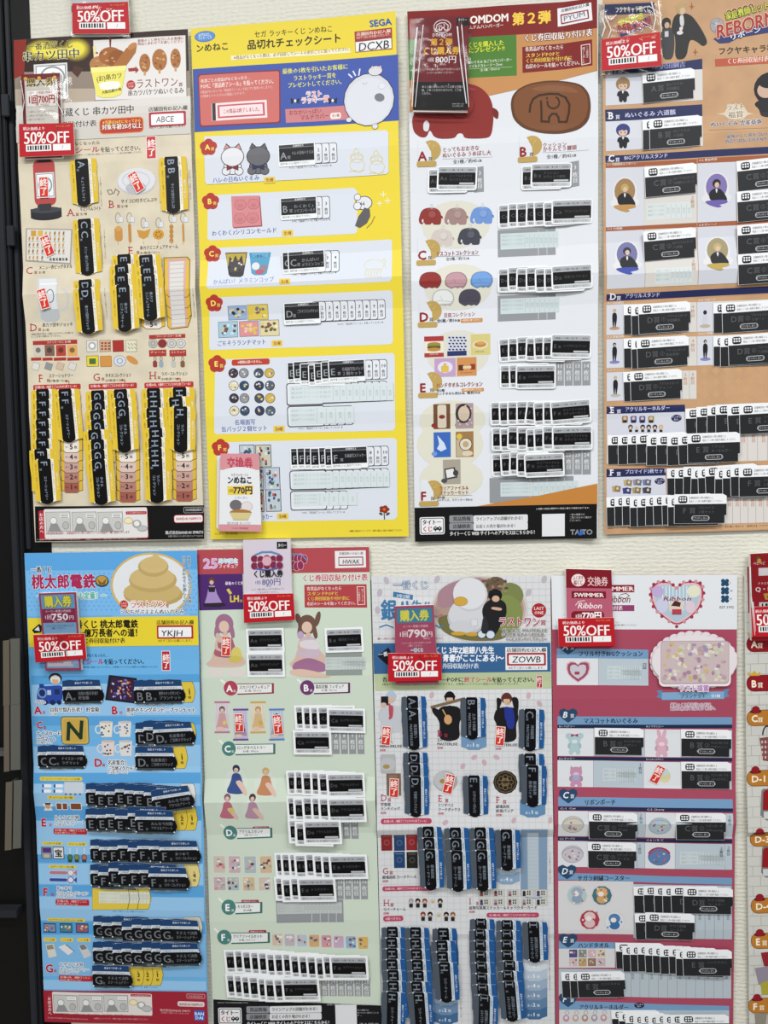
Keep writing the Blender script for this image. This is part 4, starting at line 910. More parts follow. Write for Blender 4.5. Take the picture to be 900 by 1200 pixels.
for x, y, c in ((80, 92, '#8a3531'), (192, 92, '#9c807b'), (304, 88, '#6b8fcb'), (130, 186, '#c9bfba'), (250, 180, '#41434f')):
    eleph(x, y, 100, 74, c, mix(c, '#ffffff', .12), mix(c, '#000000', .15)); p.ring(x + 55, y - 6, 5, 10, 1.5, '#bfbfba')
for x, y, c in ((80, 376, '#8d2f2c'), (192, 376, '#bb929b'), (304, 374, '#6f9bd6'), (135, 452, '#dcdedd'), (252, 450, '#4a4654')):
    p.C([(x, y + 40), (x + 8, y + 14), (x + 30, y), (x + 70, y - 2), (x + 94, y + 14), (x + 100, y + 40), (x + 92, y + 60), (x + 80, y + 72), (x + 68, y + 66), (x + 58, y + 72), (x + 44, y + 66), (x + 30, y + 74), (x + 14, y + 66), (x + 2, y + 58)], mix(c, '#5a5650', .35)); p.C([(x + 4, y + 38), (x + 14, y + 14), (x + 32, y + 4), (x + 68, y + 2), (x + 90, y + 18), (x + 94, y + 40), (x + 86, y + 58), (x + 70, y + 60), (x + 44, y + 60), (x + 28, y + 66), (x + 12, y + 58)], c)
    p.W([(x + 8, y + 52), (x + 40, y + 48), (x + 90, y + 52)], 2, mix(c, '#000000', .18)); p.W([(x + 40, y + 30), (x + 46, y + 44)], 2, mix(c, '#000000', .18))
for x, y, x2, y2, c in ((102, 656, 188, 744, '#a5383a'), (203, 650, 288, 738, '#cdd0d8'), (306, 646, 392, 734, '#cfc27c'), (147, 752, 241, 830, '#b99bc0'), (245, 748, 332, 826, '#c98b52')):
    p.R(x, y, x2, y2, c)
    if c == '#a5383a': p.R(x, y + 22, x2, y2 - 18, '#e1dccb'); p.E(145, 690, 30, 10, '#b07d3c'); p.R(117, 692, 173, 700, '#5d8f3f', r=3); p.R(116, 700, 174, 706, '#6b3a26', r=2); p.E(145, 712, 30, 8, '#b9873f'); p.T(125, 733, 8, 'HAMBURGER', '#e7d9cf', w=40)
    if c == '#cdd0d8': [p.E(x + 10 + (i % 5) * 16 + (i // 5 % 2) * 6, y + 10 + (i // 5) * 13, 6, 4, '#2f3a66', n=8, rot=20) for i in range(25)]; p.R(x, y2 - 18, x2, y2, '#2c3566')
    if c == '#cfc27c': p.E(348, 692, 36, 20, '#d8cfae'); p.E(348, 690, 26, 12, '#b9833d'); p.E(350, 684, 18, 8, '#d19a55'); p.T(325, 722, 8, 'HAMBURGER', '#4c6a3c', w=40)
    if c == '#b99bc0': p.E(194, 790, 34, 26, '#dcd6ea'); p.R(176, 784, 210, 812, '#d2b557', r=5); p.R(186, 772, 200, 786, '#d2b557')
    if c == '#c98b52': p.R(252, 780, 274, 804, '#5b3124'); p.R(304, 776, 326, 800, '#8b3b2a'); p.R(272, 785, 308, 795, '#d9c9a5'); p.T(262, 814, 8, 'DomDom', '#5b3124', w=52)
burger(74, 300, 'C'); p.part('prize_caption'); p.T(153, 294, 24, 'マスコットコレクション', '#8e2a2a', w=190, b=.03); p.T(198, 317, 17, '全5種／約12㎝', '#222', w=102, b=.03); p.W([(150, 306), (345, 300)], 1.5, '#999')
burger(80, 570, 'D'); p.part('prize_caption'); p.T(188, 562, 22, '豆皿コレクション', '#8e2a2a', w=140, b=.03); p.T(158, 587, 17, '全5種／約10㎝', '#222', w=102, b=.03); p.R(262, 578, 358, 592, '#c68a4e', r=4); p.T(268, 585, 10, '※種類は選べません', '#f2e9dd', w=84)
# grey slots under the rows
block(424, 190, 678, 298, (602, 640)); block(424, 478, 678, 580, (602, 640))
backing(436, 206, 690, 264, 7, col='#c6d2d4'); backing(436, 492, 694, 548, 7, col='#c6d2d4')
taito_slots(678, 766, 4, 11, 38, 104)
p.Z(470, 430, Z3)
burger(82, 92, 'E'); p.part('prize_caption'); p.T(155, 82, 24, 'ハンドタオルコレクション', '#8e2a2a', w=208, b=.03); p.T(155, 105, 14, '全5種', '#222', w=38, b=.03); p.R(266, 96, 364, 108, '#c68a4e', r=4); p.T(272, 102, 10, '※種類は選べません', '#f2e9dd', w=86); p.T(155, 119, 14, 'ハンドタオル:約25㎝、額:約10㎝', '#222', w=196, b=.02)
p.part('prize_picture'); p.E(225, 235, 150, 90, '#d6d4c4'); p.E(215, 340, 150, 110, '#d6d4c4'); p.E(220, 490, 145, 90, '#d6d4c4')
p.R(142, 165, 217, 272, '#6e4a30'); p.R(160, 168, 200, 268, '#cfc6b4', r=8); p.E(180, 220, 14, 9, '#8c3530'); p.E(146, 258, 13, 10, '#8c3530')
p.R(240, 162, 318, 270, '#a58f94'); p.E(274, 205, 36, 44, '#3b3033'); p.E(276, 206, 26, 34, '#c9b8a0'); p.E(250, 256, 14, 12, '#a59089'); [p.E(random.uniform(246, 312), random.uniform(168, 264), 5, 4, '#c9bcc0', n=7) for _ in range(14)]
p.R(143, 288, 219, 396, '#3a66b5'); p.G([(160, 300), (190, 335), (200, 360), (176, 372), (158, 360), (168, 340)], '#c9d6e6'); p.E(147, 382, 13, 10, '#6f93cf')
p.R(240, 285, 319, 395, '#9a7548'); p.R(243, 320, 300, 393, '#b7a98e'); p.E(256, 306, 13, 13, '#d2b84a'); p.E(284, 340, 26, 26, '#d8cfbc', o='#40352b', ow=3); p.E(284, 340, 14, 14, '#b59f7e'); p.E(292, 380, 24, 12, '#d3c6ad')
p.R(184, 408, 262, 514, '#a29b8e'); p.G([(190, 448), (236, 440), (248, 486), (196, 496)], '#3a3c40'); p.G([(196, 453), (230, 446), (240, 480), (202, 488)], '#dcdcdb'); p.E(240, 466, 12, 14, '#3f3e44'); p.E(190, 500, 14, 10, '#4a4a52')
burger(86, 566, 'F'); p.part('prize_caption'); p.T(168, 533, 21, 'クリアファイル＆', '#8e2a2a', w=134, b=.03); p.T(168, 553, 21, 'ステッカーセット', '#8e2a2a', w=134, b=.03); p.T(158, 574, 13, '全5種', '#222', w=36, b=.03); p.T(158, 585, 12, 'A４サイズ、ステッカー:約8㎝', '#222', w=160, b=.03); p.W([(156, 563), (312, 563)], 1.5, '#999')
taito_slots(715, 368, 3, 22, 39, 104); block(388, 488, 756, 590, (566, 602, 640, 678, 717)); backing(436, 508, 776, 562, 8, col='#c6d2d4')
p.part('footer_banner'); p.G([(330, 612), (600, 566), (858, 512), (858, 620), (280, 620)], '#bd7f3c'); p.R(60, 618, 856, 752, '#121113'); p.T(592, 623, 9, '※ 画像の商品は開発中の商品と異なる場合があります。', '#ddd', w=240)
def taito_foot(p, x, y, s_=1.0):
    p.R(x, y, x + 110, y + 74, '#e4e4e6', r=8); p.R(x + 4, y + 4, x + 106, y + 70, '#151416', r=7); p.R(x + 7, y + 7, x + 103, y + 67, '#e4e4e6', r=6)
    p.T(x + 12, y + 22, 26, 'タイトー', '#151416', w=86, b=.05); p.T(x + 12, y + 51, 28, 'くじ', '#b22b2b', w=48, b=.05)
    for a, b_ in ((64, 46), (70, 42), (76, 46), (82, 46), (88, 42), (94, 46), (64, 52), (70, 52), (76, 52), (82, 52), (88, 52), (94, 52), (70, 58), (88, 58)): p.R(x + a - 3, y + b_ - 3, x + a + 3, y + b_ + 3, '#26262a')
    p.R(x + 130, y - 8, x + 236, y + 22, '#8b8d92', r=6); p.R(x + 236, y - 8, x + 474, y + 22, '#d9dadd', r=6); p.R(x + 130, y + 26, x + 236, y + 54, '#8b8d92', r=6); p.R(x + 236, y + 26, x + 474, y + 54, '#d9dadd', r=6)
    p.T(x + 146, y + 7, 21, '賞品情報', '#1a1a1c', w=80, b=.03); p.T(x + 146, y + 40, 21, '店舗検索', '#1a1a1c', w=80, b=.03); p.T(x + 246, y + 7, 19, 'ラインアップの詳細がわかる！', '#1a1a1c', w=220, b=.02); p.T(x + 246, y + 40, 19, 'お近くの売り場がわかる！', '#1a1a1c', w=186, b=.02)
    p.T(x + 132, y + 72, 22, 'タイトーくじ WEB サイトへのアクセスはこちらから！', '#e6e6e6', w=392, b=.02)
    p.R(x + 536, y - 14, x + 636, y + 82, '#dcdde0')
taito_foot(p, 82, 660)
for i, t_ in enumerate(('一部の機種では', 'ご覧になれない場合が', 'ございます。')): p.T(738, 648 + i * 13, 10, t_, '#bbb', w=(66, 96, 56)[i])
p.T(742, 724, 32, 'TAITO', '#8a8c90', w=96, b=.05); p.G([(770, 712), (782, 730), (792, 712), (800, 730), (790, 738), (778, 738)], '#2f66c4')
p.done()
C3 = lambda L_, n_: sticker_card(L_, n_)
a_ = C3('A', ['とってもおおきな', 'ぬいぐるみうめぼし大']); b_ = C3('B', ['クッション', 'かりんとう饅頭']); c_ = C3('C', 'マスコットコレクション'); d_ = C3('D', '豆皿コレクション'); e_ = C3('E', 'ハンドタオルコレクション'); f_ = C3('F', ['クリアファイル＆', 'ステッカーセット'])
p.Z(470, 0, Z3); p.S(a_, 205, 800, 2); p.S(a_, 246, 789, 3); p.S(b_, 616, 785, 1); p.S(b_, 658, 776, 2)
p.Z(470, 220, Z3)
for i, x in enumerate((514, 556, 594, 636, 670, 712, 748)): p.S(c_, x, (128, 124, 122, 120, 116, 118, 112)[i], (0, 1, 0, 2, -1, -1, 1)[i])
for i, x in enumerate((512, 554, 592, 634, 674, 714, 746)): p.S(d_, x, (412, 404, 412, 406, 410, 410, 400)[i], (1, 0, 2, 0, -1, 0, -1)[i])
for i, x in enumerate((516, 556, 594, 634, 670, 708, 744)): p.S(e_, x, (712, 712, 706, 714, 706, 708, 700)[i], (-2, 1, 0, 3, -1, 1, 3)[i])
p.Z(470, 430, Z3)
for i, x in enumerate((520, 560, 590)): p.S(e_, x, (44, 40, 46)[i], (1, -1, 1)[i])
for i, x in enumerate((478, 516, 552, 592, 632, 668, 708, 742)): p.S(f_, x, (204, 204, 204, 202, 210, 204, 204, 200)[i], (0, -1, 1, 1, 8, -2, 1, -3)[i])
for i, x in enumerate((484, 520, 552, 594, 634, 668, 706, 748)): p.S(f_, x, (318, 318, 312, 314, 322, 318, 312, 314)[i], (1, -1, 2, 0, 0, -1, 1, 0)[i])
for i, x in enumerate((484, 522, 560, 592, 626)): p.S(f_, x, (430, 424, 424, 430, 432)[i], (0, -2, 2, 1, -1)[i])
# ------------------------------------------------------------------ poster: kraft brown sheet with black tickets (top right)
rt = thing('prize_poster', 'kraft brown prize sheet with navy title bars and black code stickers, top right', 'poster', (830, 622), .002, 'prize sheets on the wall')
p = Sheet([(705.5, 2), (936, -16), (935, 620), (708, 626)], .002, root=rt,
          fs=[(0, .003), (40, .0012), (120, .002), (200, .001), (230, .002)], ft=waves(630, ((319, .008), (160, .003), (480, .003)), seed=4))
p.paper('#bd9671', grain=.07); Z4 = 4.5
NV = '#262c57'
p.part('header_picture').Z(700, 0, Z4)
for x, y, r_ in ((325, 12, 13), (494, 42, 15), (513, 282, 14)): p.G([(x, y - r_ * 1.6), (x + 4, y - 4), (x + r_, y), (x + 4, y + 4), (x, y + r_ * 1.6), (x - 4, y + 4), (x - r_, y), (x - 4, y - 4)], '#d9b58a' if y < 30 else '#9a5a38')
p.W([(380, -10), (400, 40), (470, 20), (560, 180)], 2, '#d5ab80')
# plain stand-ins: two figures in dark suits, no features
p.C([(330, 180), (345, 150), (380, 148), (400, 170), (405, 240), (395, 320), (345, 320), (335, 250)], '#3e3f42'); p.E(360, 128, 25, 28, '#28292c'); p.E(364, 140, 13, 16, '#c9a58a'); p.R(352, 172, 372, 200, '#c9c4c9')
p.C([(400, 95), (425, 75), (470, 78), (500, 95), (545, 160), (580, 230), (555, 255), (520, 225), (495, 215), (480, 225), (465, 316), (405, 322), (410, 200), (385, 160)], '#2b2b2d'); p.E(440, 52, 26, 32, '#b39a6a'); p.E(446, 66, 14, 18, '#cfaf94'); p.C([(430, 90), (450, 84), (455, 130), (448, 150), (432, 140)], '#cbc8cb'); p.E(432, 180, 17, 10, '#d5cfd2'); p.C([(428, 150), (450, 146), (444, 170), (430, 172)], '#d5cfd2')
p.part('title_logo'); p.E(626, 140, 34, 36, '#9c9da1', o='#6d6e73', ow=2); p.E(628, 138, 14, 14, '#b6b7bc'); p.W([(600, 130), (655, 150)], 2, '#77787e'); p.W([(640, 108), (618, 172)], 2, '#77787e')
for i in range(5): p.E(690 + i * 29, 72 - i * 8, 13, 13, '#8e2f2c', o='#e2d0b5', ow=2); p.E(690 + i * 29, 72 - i * 8, 4, 6, '#e2d0b5')
p.T(670, 96, 44, '家庭教師ヒットマン', '#d6dc4e', w=300, rot=-11, b=.02, o='#2c3322', ow=.06); p.G([(608, 212), (690, 176), (1000, 100), (1000, 160), (740, 205), (690, 232), (640, 236)], '#2f356e')
p.T(616, 176, 96, 'REBORN!', '#a8312e', w=340, rot=-10, b=.03, o='#e6d8c2', ow=.045, sh=.15); p.T(690, 208, 34, 'リボーン', '#ecebf0', w=170, rot=-12, b=.04, o='#2f356e', ow=.1)
p.T(632, 278, 40, 'フクヤキャラ福くじ', '#38291d', w=380, rot=-4, b=.035); p.G([(616, 318), (1060, 290), (1060, 330), (618, 358)], '#b4553c'); p.T(678, 330, 30, 'くじ券回収貼付表', '#f0ddd0', w=220, rot=-2, b=.02)
def bar(x0, y0, x1, y1, x2, y2, x3, y3): p.part('title_bar'); p.G([(x0, y0), (x1, y1), (x2, y2), (x3, y3)], NV)
def fuk(x, y, L_, t_, w_, h=52, tw=28):
    p.T(x, y, h, L_, '#ecebee', b=.03, o='#ecebee' if 0 else None); p.R(x - 4, y + h * .30, x + h * .26, y + h * .345, '#ecebee'); p.R(x - 4, y - h * .345, x + h * .24, y - h * .30, '#ecebee'); p.T(x + h * .78, y + 8, 24, '賞', '#ecebee', b=.03); p.T(x + h * 1.75, y - 3, tw, t_, '#c9cbe8', w=w_, rot=-2, b=.03)
bar(42, 388, 549, 316, 550, 372, 42, 402); p.T(52, 390, 18, '最上段', '#e6e6ea', w=80); p.T(283, 358, 32, 'み 沢田綱吉', '#9296c4', w=180, rot=-3, b=.03)
p.part('prize_panel'); p.G([(40, 402), (230, 388), (232, 550), (41, 564)], '#ccced7'); p.G([(230, 388), (550, 372), (552, 534), (232, 550)], '#d3d0cc')
p.part('prize_panel'); bar(38, 586, 549, 556, 550, 618, 40, 648); fuk(54, 616, 'B', 'ぬいぐるみ 六道骸', 272, 50, 30)
p.part('prize_panel'); p.G([(40, 648), (230, 636), (232, 792), (41, 806)], '#ccced7'); p.G([(230, 636), (550, 618), (552, 776), (232, 792)], '#d3d0cc')
def chibi(x, y, hair, k=1.0, suit='#1e1f22'):
    """plain small doll: hair cap, blank face, dark suit"""
    p.part('doll_picture'); p.E(x, y, 38 * k, 34 * k, hair); p.E(x - 22 * k, y + 6 * k, 14 * k, 20 * k, hair); p.E(x + 24 * k, y + 6 * k, 13 * k, 20 * k, hair); p.E(x, y + 12 * k, 24 * k, 20 * k, '#d3b39d'); [p.E(x + q, y + 14 * k, 3, 4.5, '#3a3036', n=8) for q in (-10, 10)]; p.C([(x - 30 * k, y - 4 * k), (x, y - 20 * k), (x + 30 * k, y - 4 * k), (x + 14 * k, y), (x + 4 * k, y + 6 * k), (x - 4 * k, y - 2 * k), (x - 14 * k, y + 6 * k)], hair)
    p.C([(x - 24 * k, y + 36 * k), (x + 24 * k, y + 36 * k), (x + 36 * k, y + 64 * k), (x + 22 * k, y + 66 * k), (x + 20 * k, y + 96 * k), (x + 4 * k, y + 98 * k), (x, y + 84 * k), (x - 4 * k, y + 98 * k), (x - 20 * k, y + 96 * k), (x - 22 * k, y + 66 * k), (x - 34 * k, y + 64 * k)], suit); p.C([(x - 7 * k, y + 36 * k), (x + 7 * k, y + 36 * k), (x, y + 56 * k)], '#d9d6da')
chibi(132, 448, '#8f744f'); chibi(132, 692, '#2f3a76')
p.part('last_prize_picture'); p.E(905, 470, 82, 82, '#191b21'); p.E(885, 480, 45, 40, '#c7a896'); p.C([(835, 440), (900, 420), (930, 470), (870, 470)], '#191b21'); p.C([(850, 530), (960, 530), (990, 620), (860, 625), (850, 580), (820, 555)], '#202126')
p.part('last_prize_caption'); p.G([(622, 606), (665, 600), (690, 560), (725, 552), (765, 560), (790, 598), (820, 604), (790, 610), (765, 632), (725, 636), (690, 634), (665, 612)], '#d3c6ae'); p.T(676, 572, 36, 'ラスト', '#6f5434', w=96, o='#ece6da', b=.02); p.T(684, 612, 38, '福賞', '#6f5434', w=82, o='#ece6da', b=.02)
p.T(592, 664, 30, 'ぬいぐるみ 雲雀恭弥', '#262c57', w=268, rot=-2, b=.04, o='#e3dbd2', ow=.08); p.W([(582, 694), (1000, 676)], 2, '#8d6f4e')
p.T(676, 726, 22, '最後のくじ券を引いた方は、', '#262c57', w=290, rot=-2, b=.02, o='#d9cfc6', ow=.06); p.T(668, 752, 22, '商品とは別にお持ち帰りください', '#262c57', w=300, rot=-2, b=.02, o='#d9cfc6', ow=.06)
bar(38, 830, 1050, 770, 1050, 806, 40, 866); fuk(54, 842, 'C', 'BIGアクリルスタンド', 234, 48, 26)
p.Z(700, 200, Z4)
def pan(x0, y0, x1, y1, x2, y2, x3, y3, c='#ccced7'): p.part('prize_panel'); p.G([(x0, y0), (x1, y1), (x2, y2), (x3, y3)], c)
p.part('caption_strip'); p.G([(40, -30), (520, -55), (520, -30), (42, -6)], '#9e5c3c'); p.G([(524, -58), (1050, -85), (1050, -60), (524, -32)], '#9e5c3c'); p.T(46, -24, 13, 'C-1 沢田綱吉＆リボーン', '#eee', w=160, rot=-2); p.T(530, -49, 13, 'C-2 雲雀恭弥', '#eee', w=96, rot=-2)
pan(40, -6, 244, -16, 246, 292, 42, 304); pan(246, -18, 520, -30, 521, 278, 246, 292, '#d0cdc8'); pan(524, -32, 728, -42, 728, 268, 524, 278); pan(730, -44, 1050, -60, 1050, 255, 730, 268, '#d0cdc8')
p.part('caption_strip'); p.G([(42, 304), (520, 280), (520, 302), (42, 326)], '#9e5c3c'); p.G([(524, 279), (1050, 254), (1050, 276), (524, 302)], '#9e5c3c'); p.T(48, 312, 13, 'C-3 六道骸', '#eee', w=84, rot=-2); p.T(530, 291, 13, 'C-4 ディーノ', '#eee', w=96, rot=-2)
pan(42, 326, 242, 314, 244, 620, 44, 632); pan(244, 314, 520, 302, 521, 608, 246, 620, '#d0cdc8'); pan(524, 302, 728, 292, 728, 598, 524, 608); pan(730, 292, 1050, 276, 1050, 586, 730, 598, '#d0cdc8')
def stand(x, y, hair, base, glow):
    p.part('figure_picture'); p.E(x, y + 10, 66, 84, '#d8d8da'); p.E(x, y + 62, 80, 34, '#d8d8da'); p.E(x, y, 56, 66, glow); p.C([(x - 34, y + 78), (x - 42, y + 34), (x - 16, y + 10), (x + 18, y + 10), (x + 40, y + 34), (x + 60, y + 70), (x + 40, y + 80)], '#1f2025'); p.E(x, y - 16, 22, 22, hair); p.E(x + 2, y - 8, 12, 14, '#cfb29c'); p.C([(x - 7, y + 12), (x + 7, y + 12), (x, y + 40)], '#d8d5d9'); p.C([(x - 70, y + 76), (x + 56, y + 68), (x + 60, y + 86), (x + 10, y + 96), (x + 30, y + 104), (x + 10, y + 112), (x - 40, y + 98)], base)
stand(142, 112, '#b59b55', '#b88c52', '#9b7b54'); stand(624, 88, '#24252c', '#6a5aa6', '#7d70a8'); stand(152, 446, '#2c3049', '#3b4aa0', '#6f6f9c'); stand(626, 425, '#b5a26c', '#b59c4e', '#9b8f6c')
backing(258, 180, 494, 252, 5, col='#cfd6d6'); backing(296, 524, 492, 596, 5, col='#cfd6d6')
p.part('slot_caption'); p.T(498, 135, 22, '２枚目', '#b58f78', v=True); p.T(498, 470, 22, '２枚目', '#b58f78', v=True)
bar(44, 658, 1050, 605, 1050, 640, 45, 692); fuk(62, 668, 'D', 'アクリルスタンド', 188, 46, 26)
p.part('caption_strip'); p.T(50, 702, 13, 'D-1 沢田綱吉', '#eee', w=90, rot=-2); p.T(530, 686, 13, 'D-2 リボーン', '#eee', w=90, rot=-2)
pan(45, 712, 132, 706, 133, 866, 45, 870); pan(132, 706, 520, 696, 521, 852, 133, 862, '#d0cdc8'); pan(523, 696, 606, 692, 606, 850, 523, 852); pan(606, 692, 1050, 676, 1050, 838, 606, 850, '#d0cdc8')
p.part('caption_strip'); p.T(50, 880, 13, 'D-3 雲雀恭弥', '#eee', w=90, rot=-2); p.T(530, 862, 13, 'D-4 六道骸', '#eee', w=76, rot=-2)
pan(45, 892, 132, 888, 133, 1040, 45, 1044); pan(132, 888, 520, 876, 521, 1030, 133, 1040, '#d0cdc8'); pan(523, 876, 606, 872, 606, 1026, 523, 1030); pan(606, 872, 1050, 856, 1050, 1008, 606, 1026, '#d0cdc8')
def mini(x, y, hair, base, s_=1.0):
    p.part('figure_picture'); p.E(x, y + 96 * s_, 28, 9, base); p.C([(x - 10, y + 14), (x + 10, y + 14), (x + 14, y + 40), (x + 6, y + 92 * s_), (x + 1, y + 92 * s_), (x, y + 50), (x - 4, y + 92 * s_), (x - 9, y + 92 * s_), (x - 13, y + 40)], '#1d1e22'); p.E(x, y + 3, 9, 10, hair); p.E(x + 1, y + 6, 5, 6, '#ccae98')
mini(88, 738, '#b59b55', '#b58d72'); p.part('figure_picture'); p.E(564, 822, 28, 10, '#b5a892'); p.E(564, 750, 10, 12, '#24242a'); p.G([(552, 764), (576, 764), (580, 808), (548, 808)], '#c5c6d2'); mini(88, 916, '#22242b', '#7f7fb5', 1.5 / 1.5); mini(565, 900, '#252a45', '#7f7fb5')
p.part('slot_caption'); p.T(500, 708, 22, '４枚目', '#b58f78', v=True, w=70); p.T(500, 888, 22, '４枚目', '#b58f78', v=True, w=70)
p.Z(700, 410, Z4)
p.part('caption_strip'); p.T(50, 110, 13, 'D-5 ディーノ', '#eee', w=92, rot=-1); pan(46, 122, 132, 118, 133, 268, 46, 272); pan(132, 118, 518, 110, 518, 260, 133, 268, '#d0cdc8'); mini(92, 146, '#b5a26c', '#b5b0a0'); p.part('slot_caption'); p.W([(442, 116), (443, 262)], 1.5, '#8a8a8c'); p.W([(480, 114), (481, 261)], 1.5, '#8a8a8c'); p.T(460, 122, 22, '３枚目', '#c08a6c', v=True); p.T(498, 120, 22, '４枚目', '#c08a6c', v=True)
p.part('printed_pattern')
for j in range(3):
    for i in range(7): x = 560 + i * 60; y = 115 + j * 62 - i * 2; p.G([(x, y - 24), (x + 12, y - 8), (x + 26, y), (x + 12, y + 8), (x, y + 24), (x - 12, y + 8), (x - 26, y), (x - 12, y - 8)], '#c29a72')
bar(45, 300, 456, 290, 460, 328, 45, 340); fuk(62, 318, 'E', 'アクリルキーホルダー', 240, 46, 28)
pan(45, 340, 456, 328, 462, 440, 46, 450, '#ccced9'); pan(736, 440, 1050, 428, 1050, 578, 736, 588, '#d5d0cb'); pan(46, 450, 740, 436, 740, 590, 46, 600, '#d5d0cb')
p.part('prize_picture')
for i, c in enumerate(('#8a6a45', '#39448f', '#35408f', '#8a7a48')): p.R(126 + i * 46, 350, 158 + i * 46, 386, mix(c, '#ffffff', .1), r=8); p.E(142 + i * 46, 362, 9, 9, '#cdb59f'); p.R(132 + i * 46, 372, 152 + i * 46, 384, '#26272c')
for i, c in enumerate(('#5a4a3c', '#c9ccd3', '#2a2a30', '#333645', '#2b3050', '#c4b083')): p.E(172 + i * 32, 408, 13, 14, c); p.E(172 + i * 32, 412, 8, 8, '#d0b8a5'); p.R(164 + i * 32, 422, 180 + i * 32, 434, '#25262c')
p.part('oval_note'); p.E(413, 361, 28, 19, NV); p.T(413, 354, 13, 'ランダム', '#dde', an='c', b=.03); p.T(413, 368, 13, '封入', '#dde', an='c', b=.03)
p.part('slot_caption')
for i in range(6): p.W([(786 + i * 53, 440 - i), (787 + i * 53, 584 - i)], 1.5, '#84858a'); p.T(766 + i * 53, 446, 22, str(0) * 0 + '枚目', '#c08a6c', v=True)
bar(45, 628, 355, 624, 358, 664, 45, 674); fuk(62, 646, 'F', 'ブロマイド2枚セット', 230, 46, 26)
pan(45, 672, 356, 662, 360, 768, 46, 778, '#ccced9'); pan(46, 778, 670, 764, 670, 920, 46, 932, '#d5d0cb'); pan(668, 775, 1050, 765, 1050, 905, 668, 916, '#d5d0cb')
p.part('prize_picture')
for i, (x, y) in enumerate(((158, 700), (208, 698), (258, 698), (97, 732), (153, 742), (204, 740), (258, 740))):
    c = ('#b5a678', '#8a8a9a', '#6f7aa5', '#b89a6a', '#3a468f', '#a5915c', '#4b4c55')[i]; p.R(x - 22, y - 15, x + 8, y + 15, c, rot=-8); p.R(x - 8, y - 14, x + 22, y + 16, mix(c, '#222222', .3), rot=8); p.E(x + 6, y - 2, 7, 8, '#d2bda5')
p.part('oval_note'); p.E(326, 692, 28, 18, NV); p.T(326, 686, 13, 'ランダム', '#dde', an='c', b=.03); p.T(326, 699, 13, '封入', '#dde', an='c', b=.03)
p.part('slot_caption')
for i in range(8): p.W([(708 + i * 41, 775 - i), (709 + i * 41, 914 - i)], 1.5, '#84858a'); p.T(692 + i * 41, 783, 22, '枚目', '#c08a6c', v=True)
p.part('footnote'); p.T(50, 940, 9, '※画像はイメージです。実際の商品とは異なる場合がございます。©天野明 集英社', '#3d2c1c', w=380); p.R(655, 922, 1050, 940, '#c9a27c'); p.T(660, 932, 13, '【お問い合わせ・販売元】フクヤ カスタマーサポート', '#3d2c1c', w=380)
p.done()
K4 = sticker_ticket
a_ = K4('A', ['ぬいぐるみ', '沢田綱吉']); b_ = K4('B', ['ぬいぐるみ', '六道骸'])
p.Z(700, 0, Z4); p.S(a_, 373, 459, -2); p.S(b_, 372, 712, 0); p.S(b_, 408, 706, -1)
cs = [K4('C', [n0, n1], num) for n0, n1, num in (('BIGアクリルスタンド', '沢田綱吉＆リボーン', '①'), ('BIGアクリルスタンド', '雲雀恭弥', '②'), ('BIGアクリルスタンド', '六道骸', '③'), ('BIGアクリルスタンド', 'ディーノ', '④'))]
p.Z(700, 200, Z4); p.S(cs[0], 384, 56, -2); p.S(cs[1], 872, 22, -3); p.S(cs[1], 872, 186, -2); p.S(cs[2], 375, 397, -2); p.S(cs[3], 870, 366, -1.5); p.S(cs[3], 870, 522, -1)
ds = [K4('D', ['アクリルスタンド', n], num) for n, num in (('沢田綱吉', '①'), ('リボーン', '②'), ('雲雀恭弥', '③'), ('六道骸', '④'), ('ディーノ', '⑤'))]
for x, y, r_ in ((272, 784, 0), (312, 786, -1), (350, 778, -1)): p.S(ds[0], x, y, r_)
for x, y, r_ in ((746, 775, 0), (792, 772, -1.5)): p.S(ds[1], x, y, r_)
for x, y, r_ in ((272, 960, 0), (312, 962, -1), (342, 958, -1.5)): p.S(ds[2], x, y, r_)
for x, y, r_ in ((746, 950, 0), (782, 952, 0), (824, 942, -1.5)): p.S(ds[3], x, y, r_)
p.Z(700, 410, Z4); p.S(ds[4], 270, 190, -1); p.S(ds[4], 306, 187, -1)
es = K4('E', ['アクリル', 'キーホルダー']); fs_ = K4('F', ['ブロマイド', '２枚セット'])
for i, x in enumerate((598, 655, 710, 755, 818, 880)): p.S(es, x, (382, 376, 371, 364, 364, 362)[i], (-1, 0, 1, 0, -2, -1)[i])
for i, x in enumerate((186, 240, 290, 336, 390, 442, 498, 556, 604)): p.S(es, x, (524, 524, 522, 516, 530, 524, 528, 520, 516)[i], (0, 0, 1, -1, 1, 0, 0, -2, 0)[i])
for i, x in enumerate((500, 540, 585, 625, 662, 700, 750, 790, 832, 876)): p.S(fs_, x, (698, 698, 692, 704, 694, 684, 704, 698, 688, 692)[i], (0, 0, 1, 2, -1, -2, 1, 0, -1, 0)[i])
for i, x in enumerate((180, 222, 262, 302, 340, 384, 424, 470, 500, 534)): p.S(fs_, x, (850, 846, 844, 852, 850, 846, 840, 838, 848, 836)[i], (0, 0, 0, 0, 0, 1, -1, -1, 0, 1)[i])
